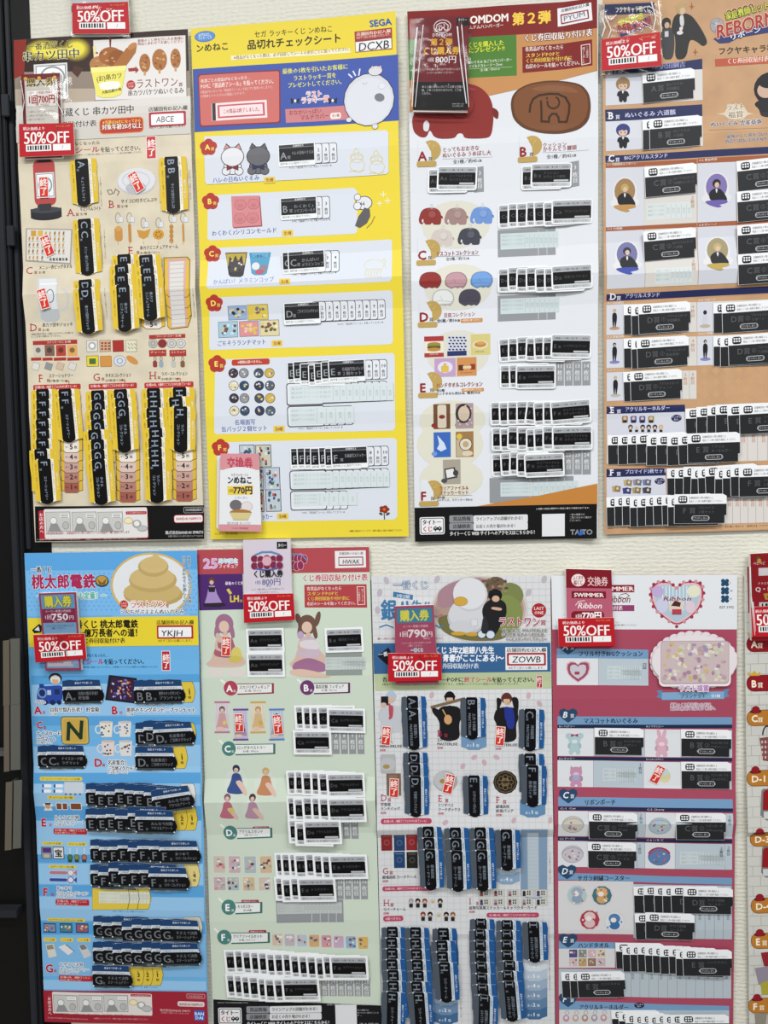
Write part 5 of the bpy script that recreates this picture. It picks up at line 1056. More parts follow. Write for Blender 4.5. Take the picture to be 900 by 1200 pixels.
# ------------------------------------------------------------------ poster: sky blue sheet with golden swirl plush (bottom left)
rt = thing('prize_poster', 'sky blue prize sheet with yellow band and golden swirl plush, bottom left', 'poster', (148, 1196), .007, 'prize sheets on the wall')
p = Sheet([(29.5, 648), (231.5, 645), (245, 1200), (54, 1195)], .007, root=rt,
          fs=[(0, .0012), (50, .002), (120, .001), (198, .0018)], ft=waves(551, ((276, .006), (140, .003), (414, .003)), seed=5))
p.paper('#6aaee0'); S5 = 3.6; LB5 = '#92c1e6'
p.part('header_banner').Z(0, 630, S5)
p.G([(107, 66), (832, 54), (836, 130), (112, 136)], '#5aa2dc'); p.G([(113, 140), (836, 134), (838, 320), (120, 332)], '#78b5e6')
for j in range(10):
    for i in range(34): p.E(128 + i * 21 + (j % 2) * 10, 150 + j * 17, 3.4, 3.4, '#5ba0d6', n=6)
p.E(640, 200, 165, 132, '#cfae62', n=32); p.E(640, 200, 156, 124, '#dcdfe3', n=32)
p.G([(478, 320), (808, 316), (808, 332), (480, 334)], '#78b5e6')
for x, y, rx, ry, c in ((650, 240, 122, 48, '#b59c62'), (645, 228, 118, 46, '#c4ab70'), (648, 178, 98, 50, '#b8a066'), (645, 168, 92, 44, '#c9b178'), (650, 122, 62, 40, '#b8a066'), (652, 114, 56, 34, '#cbb37a')): p.E(x, y, rx, ry, c)
p.C([(612, 104), (640, 92), (652, 66), (676, 78), (692, 96), (700, 118), (650, 130), (606, 122)], '#c9b178')
p.E(522 + 5, 280, 17, 17, '#c0342c'); p.T(527, 275, 11, 'LAST', '#f4dcd6', an='c'); p.T(527, 286, 11, 'ONE', '#f4dcd6', an='c'); p.T(550, 280, 34, 'ラストワン', '#c0342c', w=150, b=.02, o='#f1eeee', ow=.1); p.T(704, 288, 12, '賞', '#c0342c'); p.T(510, 312, 22, 'うんちがぷよよんぬいぐるみ', '#1c1c20', w=262, b=.03, o='#eef0f2', ow=.12)
p.T(800, 76, 14.5, '最後のくじ券を引いたお客様に', '#15202c', v=True, w=205, b=.03, o='#cfe2f1', ow=.08); p.T(779, 76, 15.5, '商品とあわせてお渡しください。', '#15202c', v=True, w=238, b=.03, o='#cfe2f1', ow=.08)
p.T(134, 134, 28, '一番くじ', '#14161c', w=90, b=.04, o='#e8eef4', ow=.08); p.T(137, 185, 62, '桃太郎電鉄', '#a52a55', w=268, b=.05, o='#f0eff2', ow=.05); p.E(434, 182, 28, 24, '#2b2620'); p.E(434, 180, 24, 20, '#b8954a'); p.G([(415, 172), (434, 190), (455, 170), (446, 198), (424, 198)], '#7b5a2c'); p.T(160, 245, 30, '～昭和 平成 令和も定番！～', '#54b0a0', w=290, b=.05, o='#f3f3f0', ow=.1)
p.part('title_band'); p.G([(121, 338), (838, 328), (842, 452), (128, 460)], '#e2cd36')
p.G([(140, 388), (170, 362), (184, 372), (180, 398), (150, 402)], '#1c1c1c'); p.G([(150, 388), (168, 372), (174, 392)], '#e6e6e4'); p.T(322, 364, 36, '番くじ 桃太郎電鉄', '#1c1b16', w=260, b=.04); p.T(330, 400, 36, '～億万長者への道！', '#1c1b16', w=268, b=.04); p.T(358, 433, 24, 'じ券回収貼付け表', '#1c1b16', w=172, b=.03)
p.T(664, 356, 20, '店舗固有ID記入欄', '#1c1b16', w=152, b=.03); p.R(665, 368, 820, 424, '#b22a35', r=4); p.R(672, 376, 812, 417, '#eceef0', r=3); p.T(682, 400, 34, 'YKJH', '#22242a', w=90, sh=.1); p.T(670, 433, 12, '※必ずご記入お願いします。', '#1c1b16', w=146)
p.part('instructions'); p.T(366, 495, 15, 'がなくなったら…', '#14202c', w=96, b=.02); p.T(345, 520, 26, '了シール', '#b22a55', w=96, b=.04); p.T(442, 521, 25, 'を貼ってください。', '#14202c', w=178, b=.04); p.T(352, 544, 9, '※陳列用に使用しないでください。お客様とのトラブルの原因となる場合がございます。', '#2c4a66', w=320); p.R(687, 478, 720, 556, '#b22a35', o='#e3d5d8', ow=3); p.T(704, 488, 30, '終了', '#f2e2e0', v=True, b=.04)
p.Z(0, 780, S5)
p.part('stripe')
for x0, x1, y0, y1, y2, y3 in ((138, 845, 40, 32, 66, 76), (140, 848, 212, 212, 244, 250), (152, 850, 448, 446, 492, 490), (156, 852, 590, 588, 648, 650)): p.G([(x0, y0), (x1, y1), (x1 + 1, y2), (x0 + 2, y3)], '#589fd6')
p.G([(139, 78), (846, 66), (847, 205), (141, 210)], LB5); p.G([(150, 492), (850, 490), (851, 585), (155, 588)], LB5); p.G([(146, 340), (849, 330), (850, 446), (150, 448)], LB5); p.G([(157, 650), (853, 650), (854, 792), (162, 792)], LB5)
p.part('prize_picture')
# steam engine stand-in
p.E(240, 50, 28, 22, '#25262b'); p.E(240, 56, 22, 18, '#dedad6'); p.E(240, 62, 14, 12, '#d3a98a'); p.C([(222, 50), (238, 34), (262, 46), (254, 56), (232, 54)], '#dcdad8')
p.C([(166, 96), (178, 80), (200, 84), (262, 78), (272, 92), (268, 158), (168, 158), (160, 130)], '#2c4aa0'); p.E(184, 112, 20, 22, '#6f93cc'); p.E(184, 112, 13, 15, '#22305f'); p.R(205, 100, 222, 120, '#b5c8e6'); p.R(236, 96, 258, 118, '#22305f'); p.R(172, 74, 192, 92, '#25408c', r=3); p.E(196, 152, 12, 11, '#1f2a5a'); p.E(228, 152, 12, 11, '#1f2a5a'); p.E(256, 152, 10, 10, '#1f2a5a'); p.C([(150, 140), (195, 140), (204, 160), (156, 160)], '#c5cdd9')
for i in range(4): p.W([(160 + i * 10, 142), (166 + i * 10, 158)], 2, '#5b6b8c')
p.G([(465, 36), (582, 50), (578, 158), (448, 142)], '#1e1b22'); p.G([(475, 44), (574, 56), (570, 150), (458, 136)], '#332443')
for i in range(40): p.E(515 + random.uniform(-46, 46), 96 + random.uniform(-38, 38), random.uniform(3, 9), random.uniform(2, 6), random.choice(['#c2532c', '#d9913a', '#5b4a9a', '#7a68b8', '#28203a', '#c9c0d8']), n=7, rot=random.uniform(0, 90))
def kuj(x, y, L_, tx, ty, lines, sub='全1種', h=46, th=22, w_=None, col='#b5253c'):
    p.part('prize_caption'); p.T(x, y, h, L_, col, b=.05, o='#eef1f4', ow=.05); p.T(x + h * .72, y + 12, 14, '賞', col, b=.04)
    for i, (t_, ww) in enumerate(lines): p.T(tx, ty + i * (th + 2), th, t_, '#15161c', w=ww, b=.05, o='#eef2f6', ow=.13)
    p.T(tx, ty + len(lines) * (th - 1) - 2, 12, sub, '#15161c', b=.03, o='#eef2f6', ow=.1)
kuj(150, 183, 'A', 215, 182, [('目指せ億万長者！ 貯金箱', 210)]); kuj(474, 184, 'B', 537, 184, [('悪夢のキングボンビーブランケット', 286)])
kuj(158, 246, 'C', 158, 282, [('ナイスカード駅', 124), ('ラグマット', 86)], '全1種 約60㎝', 40); kuj(402, 404, 'D', 460, 405, [('名産集合！', 86), ('ご当地マグカップ', 118)], '全4種(選べない)')
p.part('prize_picture'); p.R(264, 214, 379, 326, '#c9ad58', r=12, o='#5c4a26', ow=3); p.R(272, 222, 371, 318, '#c2a24c', r=8); p.W([(293, 306), (296, 240), (346, 300), (350, 234)], 15, '#1e3527')
for x, y, c in ((450, 266, '#dedcd2'), (528, 266, '#d9d8d8'), (458, 346, '#dcd0cb'), (532, 346, '#d9d8d6')):
    p.ring(x - 30, y, 12, 16, 5, c); p.G([(x - 26, y - 33), (x + 30, y - 33), (x + 26, y + 32), (x - 18, y + 32)], c); p.E(x + 2, y - 31, 28, 5, mix(c, '#8a8a88', .35))
    for i in range(9): p.E(x + random.uniform(-18, 20), y + random.uniform(-20, 24), 4, 4, random.choice(['#4a5f9c', '#8a5f55', '#3b3b44', '#a5883f', '#2f3f78']), n=7)
def ylab(x0, y0, x1, y1, t_): p.part('yellow_tag'); p.R(x0, y0, x1, y1, '#dfc640', r=7); p.T(x0 + 8, (y0 + y1) / 2, 10, t_, '#5c4a1c', w=x1 - x0 - 16)
ylab(175, 463, 355, 480, 'ネームプレート＆ボールシール 全4種'); ylab(208, 540, 326, 556, 'チャーム 全3種')
p.part('prize_picture')
for x, y in ((207, 500), (256, 500), (207, 521), (256, 521)): p.R(x - 20, y - 7, x + 20, y + 7, '#dde2ea', r=6); p.R(x - 14, y - 5, x + 14, y + 5, '#e9e9ec', r=3); p.R(x - 20, y - 7, x - 12, y + 7, '#34508f', r=3)
p.R(280, 484, 362, 530, '#c3ccd6'); [p.R(284 + i * 20, 530, 292 + i * 20, 537, '#55606c') for i in range(4)]
p.G([(186, 580), (210, 568), (234, 582), (222, 592), (230, 606), (192, 606), (198, 592)], '#e0ddda', o=None) if 0 else p.G([(186, 580), (210, 568), (234, 582), (222, 592), (230, 606), (192, 606), (198, 592)], '#dfdcd8'); p.E(210, 588, 12, 10, '#c99a7c'); p.R(198, 572, 222, 580, '#33363c', r=3)
for x0, x1 in ((246, 268), (272, 292), (306, 350)): p.R(x0, 574, x1, 600, '#7d4a33', r=3, o='#d9dcde', ow=3)
kuj(178, 656, 'E', 234, 634, [('みんなで対戦', 108), ('アクリルアソート', 134)], '全5種(選べない)', 46, 18)
def rlab(x0, y0, x1, y1): p.part('red_note'); p.R(x0, y0, x1, y1, '#b22a30', r=6); m = (y1 - y0) / 2; p.T(x0 + 6, y0 + m * .6, m * .8, '全7種の内、1種終了ごとに', '#f0dcd8', w=x1 - x0 - 12, b=.03); p.T(x0 + 6, y0 + m * 1.45, m * .8, 'POPに終了シール！', '#f0dcd8', w=(x1 - x0) * .7, b=.03)
rlab(230, 682, 373, 708)
ylab(182, 738, 270, 752, 'バッジポーチ 全2種'); ylab(288, 740, 372, 755, 'チャーム 全3種')
p.Z(0, 980, S5); p.part('stripe'); p.G([(170, 200), (862, 205), (863, 250), (172, 244)], '#589fd6'); p.G([(176, 355), (866, 360), (867, 405), (178, 408)], '#4f9ad2'); p.G([(168, 110), (860, 110), (862, 200), (170, 196)], LB5); p.G([(172, 248), (864, 252), (866, 352), (176, 350)], LB5); p.G([(165, 72), (857, 80), (858, 108), (166, 104)], '#589fd6'); p.G([(180, 412), (868, 408), (872, 590), (186, 585)], '#7db3de'); p.G([(186, 600), (872, 606), (874, 645), (188, 640)], LB5)
p.part('prize_picture'); p.R(180, 42, 222, 88, '#8c8f96', o='#26262c', ow=2); p.R(184, 44, 220, 64, '#55327c'); p.R(190, 70, 214, 86, '#b8b2a5'); p.R(230, 42, 274, 88, '#d8d8d8', o='#26262c', ow=3); p.T(252, 66, 34, '宝', '#1c1c20', an='c', b=.04)
for x, c in ((301, '#3f7a4a'), (330, '#7a8c4a'), (361, '#b56a5c')): p.ring(x, 58, 2, 14, 1.5, '#d9e2ea'); p.E(x, 84, 10, 12, c, o='#2b3038', ow=2); p.R(x - 9, 92, x + 9, 104, '#3c4438', r=2)
ylab(210, 116, 328, 130, 'ロケーター 全2種')
for y, c in ((148, '#b57580'), (178, '#31479a')): p.R(212, y - 9, 330, y + 9, '#c3cad6', r=8); p.R(214, y - 7, 290, y + 7, c, r=6); p.E(304, y, 11, 11, '#d9dbe0', o=c, ow=3); p.G([(316, y), (330, y - 12), (330, y + 12)], c)
kuj(186, 228, 'F', 243, 212, [('あつめて', 70), ('ラバーコレクション', 140)], '全7種(選べない)', 48, 18); rlab(240, 258, 383, 286)
ylab(202, 340, 365, 356, 'クリアファイル＆ステッカー 全3種')
for i, x in enumerate((187, 256, 324)): p.part('prize_picture'); p.R(x, 362, x + 54, 402, '#2c3142'); p.R(x + 3, 366, x + 51, 398, ('#7b8aa8', '#4a7a8a', '#8a5a7a')[i]); [p.E(x + 8 + random.random() * 38, 372 + random.random() * 22, 5, 4, random.choice(['#c9b26a', '#b5533c', '#3a68a8', '#ddd']), n=7) for _ in range(10)]
for x in (187, 258, 330): ylab(x, 423, x + 56, 440, 'ノート 全2種')
p.part('prize_picture'); p.G([(196, 452), (230, 448), (244, 500), (210, 508)], '#d3d0c4'); p.G([(200, 456), (226, 452), (232, 470), (204, 474)], '#8f897a'); p.G([(250, 462), (280, 450), (318, 478), (292, 496)], '#d9dadb'); p.W([(282, 452), (318, 480)], 3, '#555'); p.G([(334, 455), (362, 448), (392, 496), (360, 510)], '#c5c6c8'); p.G([(338, 456), (360, 450), (372, 468), (350, 474)], '#77787a')
kuj(196, 550, 'G', 254, 534, [('そろえて決算', 106), ('ステーショナリー', 134)], '全7種(選べない)', 48, 18, col='#b0253c'); rlab(252, 580, 396, 607)
# yellow number slots
def yslot(x0, y0, x1, y1, lab=None, c='#d9bf44', wv=True):
    p.part('number_slot'); a = x1 - 8; p.G([(x0 - 1, y0 - 1), (a - 5, y0 - 3), (a + 1, y0 + 8), (x1 + 1, (y0 + y1) / 2), (a + 1, y1 - 8), (a - 5, y1 + 1), (x0 - 1, y1 + 1)], '#4b3f20'); p.G([(x0, y0), (a - 6, y0 - 1), (a, y0 + 10), (x1 - 1, (y0 + y1) / 2), (a, y1 - 10), (a - 6, y1 - 1), (x0, y1)], c)
    if lab: p.T(x1 - 26, (y0 + y1) / 2 - 18, 11, 'あと', '#3c3218', v=True, an='c'); p.T(x1 - 24, (y0 + y1) / 2, 26, lab, '#3c3218', b=.04, an='c'); p.T(x1 - 24, (y0 + y1) / 2 + 21, 13, '個', '#3c3218', an='c')
yslot(396, 212, 642, 302); backing(422, 226, 636, 278, 9, col='#d3d6c6'); p.part('number_slot'); p.W([(546, 214), (552, 258), (544, 300)], 2, '#4b3f20'); p.W([(586, 214), (592, 258), (584, 300)], 2, '#4b3f20')
yslot(780, 112, 848, 206, '4', '#dccb84'); yslot(740, 512 + 20, 690, 624, None) if 0 else None
yslot(640, 534, 692, 624, '1'); yslot(600, 534, 650, 624, '2'); yslot(540, 534, 612, 624, '3'); yslot(780, 336, 858, 424, None, '#d8d3c0')
p.part('small_print')
for x, y, ww in ((480, 310, 144), (536, 630, 144)): p.T(x, y, 9, 'POPに「終了シール」を貼ってください。', '#182838', w=ww)
p.Z(0, 780, S5); yslot(760, 66, 828, 152, '1'); yslot(720, 338, 796, 430, '1'); yslot(780, 590, 838, 690, '1'); yslot(720, 590, 796, 690, '2'); yslot(400, 62, 432, 150, None) ; yslot(770, 240, 832, 334, None); yslot(360, 348, 378, 430, None) if 0 else None; yslot(770, 492, 834, 580, None, '#dcdcd8')
p.part('footer_banner').Z(0, 980, S5)
p.G([(186, 645), (876, 650), (882, 792), (192, 778)], '#9c2435'); p.R(206, 658, 640, 752, '#a92a3b', r=8); p.R(224, 650, 646, 752, '#dcd5d2', r=6); p.T(212, 672, 16, 'お店の方へ', '#eeddda', v=True, b=.04)
comic(p, 230, 664, 636, 734); p.T(204, 760, 8, '©SONICPOWERED ©Konami Digital Entertainment', '#d3a5aa', w=180); p.T(400, 762, 8, '※画像はイメージです。実際の商品とは多少異なる場合がございます。', '#d3a5aa', w=240)
p.R(792, 660, 866, 678, '#9c2435', r=3, o='#d3a5aa', ow=2); p.T(798, 669, 12, '日本海賊品販売', '#d3a5aa', w=62); p.R(752, 690, 866, 714, '#dcd3d2', r=8); p.T(760, 702, 16, 'BANDAI NAMCO', '#8a2433', w=100, b=.03); p.T(678, 728, 12, '株式会社BANDAI SPIRITS', '#e3c8ca', w=130, b=.02); p.T(682, 739, 8, 'お問い合わせ 0120-000', '#d3a5aa', w=120)
p.R(822, 728, 866, 772, '#2f64c0', r=3); p.T(844, 742, 20, 'BAN', '#eaf0fa', an='c', b=.08, w=None); p.T(844, 759, 20, 'DAI', '#eaf0fa', an='c', b=.08)
p.done()
B5 = dict(top='#1d3f6b', strip='#c9d1d8', bot='#39454a', let='#70747a', pan='#0a0b0f', w=45, h=28)
n5 = {'A': ('目指せ億万長者！', '貯金箱'), 'B': ('悪夢のキングボンビー', 'ブランケット'), 'C': ('ナイスカード駅', 'ラグマット'), 'D': ('名産集合！', 'ご当地マグカップ'), 'E': ('みんなで対戦', 'アクリルアソート'), 'F': ('あつめて', 'ラバーコレクション'), 'G': ('そろえて決算', 'ステーショナリー')}
Q5 = {k: sticker_band(k, v, **B5) for k, v in n5.items()}
def s5(L_, x, y, r=0): p.S(Q5[L_], x, y, r)
p.Z(0, 780, S5)
s5('A', 358, 106, -1); s5('B', 660, 108, 0); s5('B', 698, 106, -1); s5('C', 252, 382, 0); s5('C', 288, 380, 0)
s5('D', 664, 286, 0); s5('D', 698, 278, 0); s5('D', 740, 284, -3); s5('D', 664, 386, 0)
for i, x in enumerate((458, 500, 540, 582, 622, 662, 706)): s5('E', x, (536, 546, 544, 534, 540, 542, 546)[i], (0, 2, 0, 0, 1, 1, 0)[i])
s5('E', 740, 552, -9)
for i, x in enumerate((460, 506, 544, 584, 638, 670)): s5('E', x, (640, 640, 638, 644, 632, 646)[i], (0, 0, 1, 1, 0, 0)[i])
p.Z(0, 980, S5)
for i, x in enumerate((472, 510, 548, 588, 632, 672, 724, 766)): s5('F', x, (56, 62, 60, 54, 66, 54, 56, 58)[i], (0, 1, 0, 0, 2, -1, 0, -1)[i])
for i, x in enumerate((474, 508, 552, 594, 638, 680, 722)): s5('F', x, (158, 166, 148, 158, 156, 154, 168)[i], (0, 1, 0, 0, 1, 0, 0)[i])
for i, x in enumerate((484, 520, 562, 606, 648, 690, 730, 770)): s5('G', x, (378, 380, 378, 394, 386, 388, 386, 390)[i], (1, 0, 1, -2, -1, -1, -1, 0)[i])
for i, x in enumerate((484, 526, 568, 606, 648, 692, 734, 772)): s5('G', x, (484, 480, 490, 484, 490, 480, 482, 484)[i], (1, 0, 0, -1, 1, 0, -1, -2)[i])
s5('G', 484, 578, 0)
# ------------------------------------------------------------------ poster: pale green sheet with doll pictures (bottom, second)
rt = thing('prize_poster', 'pale mint green prize sheet with red header and purple banner, bottom row', 'poster', (345, 1199), .002, 'prize sheets on the wall')
p = Sheet([(231, 644), (433, 640.5), (448.5, 1232), (252, 1234)], .002, root=rt,
          fs=[(0, .001), (50, .0022), (130, .001), (197, .002)], ft=waves(590, ((288, .009), (145, .003), (430, .003)), seed=16))
p.paper('#c9d5c5'); S6 = 4.0909
p.part('header_banner').Z(225, 625, S6)
p.G([(26, 78), (850, 64), (853, 184), (30, 196)], '#ad4a52'); p.G([(30, 196), (245, 192), (250, 362), (38, 368)], '#4d2b6b')
p.T(56, 142, 62, '25', '#cfa6d6', w=72, b=.05, o='#efe8f2', ow=.05); p.T(128, 132, 24, '周年記念', '#7fc8e0', w=96, b=.05, o='#f2eef4', ow=.08); p.T(130, 156, 22, 'フィギュア', '#efd0dc', w=96, b=.05, o='#d47a94', ow=.06)
p.T(162, 238, 17, '最後のくじ券を引いた', '#efeaf2', w=150, b=.03); p.G([(168, 268), (180, 262), (196, 285), (184, 292)], '#d3bf62'); p.T(184, 310, 42, 'LH', '#d9c455', w=46, b=.05, o='#6a4a2a', ow=.05); p.T(232, 322, 14, '賞', '#d9c455')
p.E(97, 226, 15, 16, '#6a3a34'); p.E(97, 234, 10, 10, '#d3b2a0'); p.G([(84, 250), (112, 250), (124, 290), (150, 336), (120, 346), (60, 344), (74, 300)], '#a48ac0'); p.G([(80, 256), (116, 256), (112, 280), (84, 280)], '#2b2730'); p.G([(56, 334), (150, 330), (168, 342), (130, 352), (60, 350)], '#2b2730')
p.part('title_logo')
for i in range(7): p.E(486 + (i % 4) * 18, 118 + (i // 4) * 34 + (i % 2) * 5, 14, 20, '#8c2f4e', o='#e0b8c4', ow=2)
p.W([(476, 110), (500, 98), (530, 104), (552, 128)], 6, '#6f86b8')
p.part('id_box'); p.G([(686, 84), (834, 80), (836, 162), (688, 166)], '#e3e2e4'); p.T(706, 96, 14, '店舗固有のID記入欄', '#222', w=112, rot=-1); p.R(703, 112, 823, 152, '#96303c'); p.R(707, 117, 818, 147, '#e2e0e2'); p.T(722, 134, 28, 'HWAK', '#26262c', w=80, sh=.1)
p.part('instructions'); p.T(528, 214, 34, 'くじ券回収貼り付け表', '#b84a56', w=308, o='#f2eef0', ow=.07, b=.03); p.G([(540, 246), (838, 242), (841, 354), (542, 354)], '#ad4247')
p.T(552, 264, 19, '各賞品がなくなったら', '#efdcd8', w=164, b=.02); p.T(553, 288, 20, 'スタンドPOPと', '#e6c84e', w=148, b=.03); p.T(553, 312, 20, 'くじ券回収貼り付け表に', '#e6c84e', w=200, b=.03); p.T(553, 336, 18, '右記のシールを貼ってください。', '#efdcd8', w=236, b=.02)
p.W([(793, 254), (828, 254), (830, 338), (796, 340)], 3, '#ecd9d5', closed=True); p.T(802, 262, 12, 'この賞品は', '#efdcd8', v=True); p.T(818, 264, 10, '終了しました', '#efdcd8', v=True)
# plain seated doll stand-ins
def doll(x, y, k, hair, dress, face=True, legs='#cfb2a4', lean=0):
    p.part('figure_picture'); f = lambda a, b_: (x + a * k + lean * b_ * .1, y + b_ * k)
    p.C([f(-50, 130), f(-40, 90), f(0, 84), f(44, 92), f(80, 140), f(60, 160), f(-60, 160), f(-72, 146)], legs); p.C([f(-26, 44), f(24, 44), f(34, 76), f(50, 118), f(10, 126), f(-46, 118), f(-32, 76)], dress)
    p.E(*f(-3, 0), 34 * k, 36 * k, hair); p.C([f(-36, 0), f(-42, 44), f(-26, 56), f(-16, 20)], hair); p.C([f(28, 0), f(38, 46), f(26, 56), f(14, 20)], hair); p.E(*f(-4, 10), 19 * k, 21 * k, '#d8bcab'); p.C([f(-6, 28), f(8, 28), f(12, 48), f(-10, 48)], '#d0b09f')
    p.C([f(-30, 48), f(-22, 46), f(-30, 86), f(-8, 96), f(-12, 104), f(-42, 92)], '#cfb2a4')
doll(162, 432, 1.3, '#9c6f8a', '#a5616f'); p.E(216, 578, 26, 36, '#d3c46a'); p.E(210, 600, 32, 16, '#c9b85c'); p.E(122, 664, 44, 20, '#d5cdc8'); p.E(218, 666, 46, 20, '#d5cdc8'); p.C([(112, 486), (128, 470), (150, 505), (138, 530)], '#cfb2a4')
doll(558, 436, 1.28, '#6e5146', '#c5b3c2'); p.C([(488, 618), (560, 590), (645, 622), (650, 660), (570, 664), (480, 652)], '#9c6b8c'); p.C([(466, 652), (540, 645), (690, 684), (600, 690), (480, 678)], '#d3b6a4'); p.E(522, 484, 15, 17, '#b9a0c4'); p.E(512, 408, 13, 26, '#6e5146', rot=-15); p.E(604, 408, 12, 36, '#6e5146', rot=15); p.C([(516, 512), (600, 506), (618, 545), (600, 558), (520, 548)], '#d8cfd6')
def disc(x, y, L_, c, t_, x1, sub, w_, h=44, k=1.0, dk=None):
    p.part('prize_caption'); dk = dk or mix(c, '#000000', .15); p.G([(x + 30, y - 22), (x1 + 10, y - 24), (x1 + 10, y + 26), (x + 32, y + 32)], dk); p.G([(x + 28, y - 18), (x1, y - 20), (x1, y + 20), (x + 30, y + 26)], '#e2e5e3'); p.G([(x - 52, y - 38), (x - 42, y - 42), (x - 22, y - 22), (x - 30, y - 18)], '#e6ece8')
    p.E(x, y, 34, 35, c); p.T(x - 6, y, h, L_, '#efeff0', b=.07, an='c'); p.T(x + 12, y + 14, 13, '賞', '#efeff0'); p.T(x + 40, y - 4, 20, t_, '#4c4a4c', w=w_, b=.02); p.T(x + 66, y + 13, 11, sub, '#4c4a4c', w=w_ * .55)
disc(190, 738, 'A', '#ad4258', 'スカジリゼフィギュア', 386, '全1種／約17㎝', 146); disc(555, 736, 'B', '#6d3a6c', '猫耳花魁 フィギュア', 750, '全1種／約11㎝', 134)
p.Z(225, 800, S6)
for x, c, c2 in ((148, '#b5788f', '#cfc3cc'), (237, '#6b4f94', '#b8b3cf'), (320, '#c4a45a', '#d6cbb8'), (409, '#5a7fb5', '#b0bdd0')):
    y = 88 if x in (148, 320) else 123; p.part('figure_picture'); p.R(x - 35, y, x + 35, y + 148, c2); p.R(x - 37, y - 2, x + 37, y + 6, c); p.R(x - 37, y + 142, x + 37, y + 150, c)
    for i in range(6): p.R(x - 33 + i * 12, y + 8, x - 29 + i * 12, y + 60, mix(c2, '#ffffff', .4))
    p.E(x, y + 36, 14, 15, {'#b5788f': '#6a5a62', '#6b4f94': '#3a3550', '#c4a45a': '#b8924c', '#5a7fb5': '#2f3a66'}[c]); p.E(x, y + 41, 9, 9, '#d9bda9'); p.G([(x - 14, y + 54), (x + 14, y + 54), (x + 20, y + 90), (x + 30, y + 126), (x - 30, y + 126), (x - 20, y + 90)], mix(c, '#d9bda9', .5)); p.E(x - 10, y + 128, 20, 8, '#d9bda9'); p.E(x + 12, y + 100, 10, 10, '#d3c46a' if x == 148 else c)
TG = '#4a7f78'
disc(180, 312, 'C', TG, 'ロングタペストリー', 392, '全4種／約42㎝', 138)
def small(x, y, k, hair, c1):
    p.part('figure_picture'); f = lambda a, b_: (x + a * k, y + b_ * k)
    p.E(*f(0, 60), 56 * k, 62 * k, '#cdd6cb'); p.E(x, y, 17 * k, 18 * k, hair); p.E(x, y + 6 * k, 10 * k, 10 * k, '#d6bba9'); [p.E(x + q, y + 7 * k, 1.6, 2.2, '#4a3a40', n=6) for q in (-4, 4)]; p.C([f(-18, 20), f(18, 20), f(30, 60), f(50, 100), f(20, 112), f(-46, 106), f(-24, 60)], c1); p.C([f(-6, 56), f(24, 50), f(58, 106), f(44, 118), f(20, 88)], '#d3b6a8')
small(215, 408, 1.05, '#2b3350', '#3a4f86'); small(356, 420, 1.0, '#c4a468', '#b9825c'); small(178, 538, .95, '#7d5c68', '#b56a7c'); small(298, 538, .95, '#4a3238', '#b08a9c'); p.E(198, 600, 14, 14, '#cfc062')
p.part('red_note').R(296, 682, 374, 694, '#a03038', r=4); p.T(302, 688, 9, '※種類は選べません', '#ecd', w=66); disc(188, 712, 'D', TG, 'アクリルスタンド', 378, '全4種／約14～15㎝', 118)
p.part('slot_caption')
p.Z(225, 625, S6); p.part('number_slot'); p.R(642, 568, 818, 675, '#8d9490'); backing(640, 592, 834, 648, 8, col='#c0c8c6')
p.Z(225, 800, S6); taito_slots(672, 232, 4, 7, 39.5, 106); taito_slots(722, 645, 2, 16, 40, 98)
p.Z(225, 980, 3.913)
for j in range(2):
    for i in range(4):
        x, y = ((128, 198, 270, 342)[i], 124) if j == 0 else ((130, 192, 264, 336)[i], 212)
        c = ('#c9b9ae', '#c2a9b0', '#a9b5b8', '#cbb08e')[(i + j) % 4]; p.part('prize_picture'); p.R(x - 28, y - 38 + j * 8, x + 28, y + 38 - j * 8, c, r=4, o='#e3e6e2', ow=1.5)
        for k in range(8): p.E(x + random.uniform(-20, 20), y + random.uniform(-22, 22), random.uniform(5, 10), random.uniform(4, 8), random.choice(['#d9bda9', '#6a4a4c', '#3c4a6c', '#c78a8c', '#d8c8a0', '#8aa6a0', '#dde0dc']), n=8)
p.part('red_note').R(230, 285, 310, 299, '#a03038', r=4); p.T(236, 292, 9, '※種類は選べません', '#ecd', w=66); disc(172, 318, 'E', TG, 'Ａ３ポスター', 316, '全8種', 74)
p.part('red_note').R(264, 423, 344, 436, '#a03038', r=4); p.T(270, 430, 9, '※種類は選べません', '#ecd', w=66); disc(152, 456, 'F', TG, 'クリアファイルセット', 350, '全8種／A4サイズ', 138)
for i in range(8):
    x = 394 + i * 56; p.part('prize_picture'); c = ('#cbb9a5', '#b8b0bc', '#b3c0cc', '#cba56c', '#c9949c', '#bda6c4', '#8fb0c8', '#cfae5e')[i]; p.R(x - 24, 440 + i * 2, x + 24, 496 + i * 2, c, r=6, o='#dfe3de', ow=1.5)
    for k in range(6): p.E(x + random.uniform(-15, 15), 468 + i * 2 + random.uniform(-18, 18), random.uniform(4, 9), random.uniform(4, 8), random.choice(['#dcc3b2', '#8c5a5c', '#5a6a8c', '#d0a0a4', '#e3e0d8']), n=8)
taito_slots(662, 184, 4, 13, 37, 98); taito_slots(590, 642, 6, 23, 38.5, 84); block(388, 288, 698, 386, (552, 590, 628, 664)); backing(392, 300, 690, 346, 10, col='#b9bfbd')
p.part('footer_banner'); p.G([(100, 742), (868, 768), (876, 960), (104, 960)], '#16151a'); p.T(120, 757, 8, '©はるかぜ／©POP ENTERTAINMENT STUDIO', '#bbb', w=146); p.T(618, 766, 8, '※画像の商品は開発中の商品と異なる場合があります。', '#bbb', w=240)
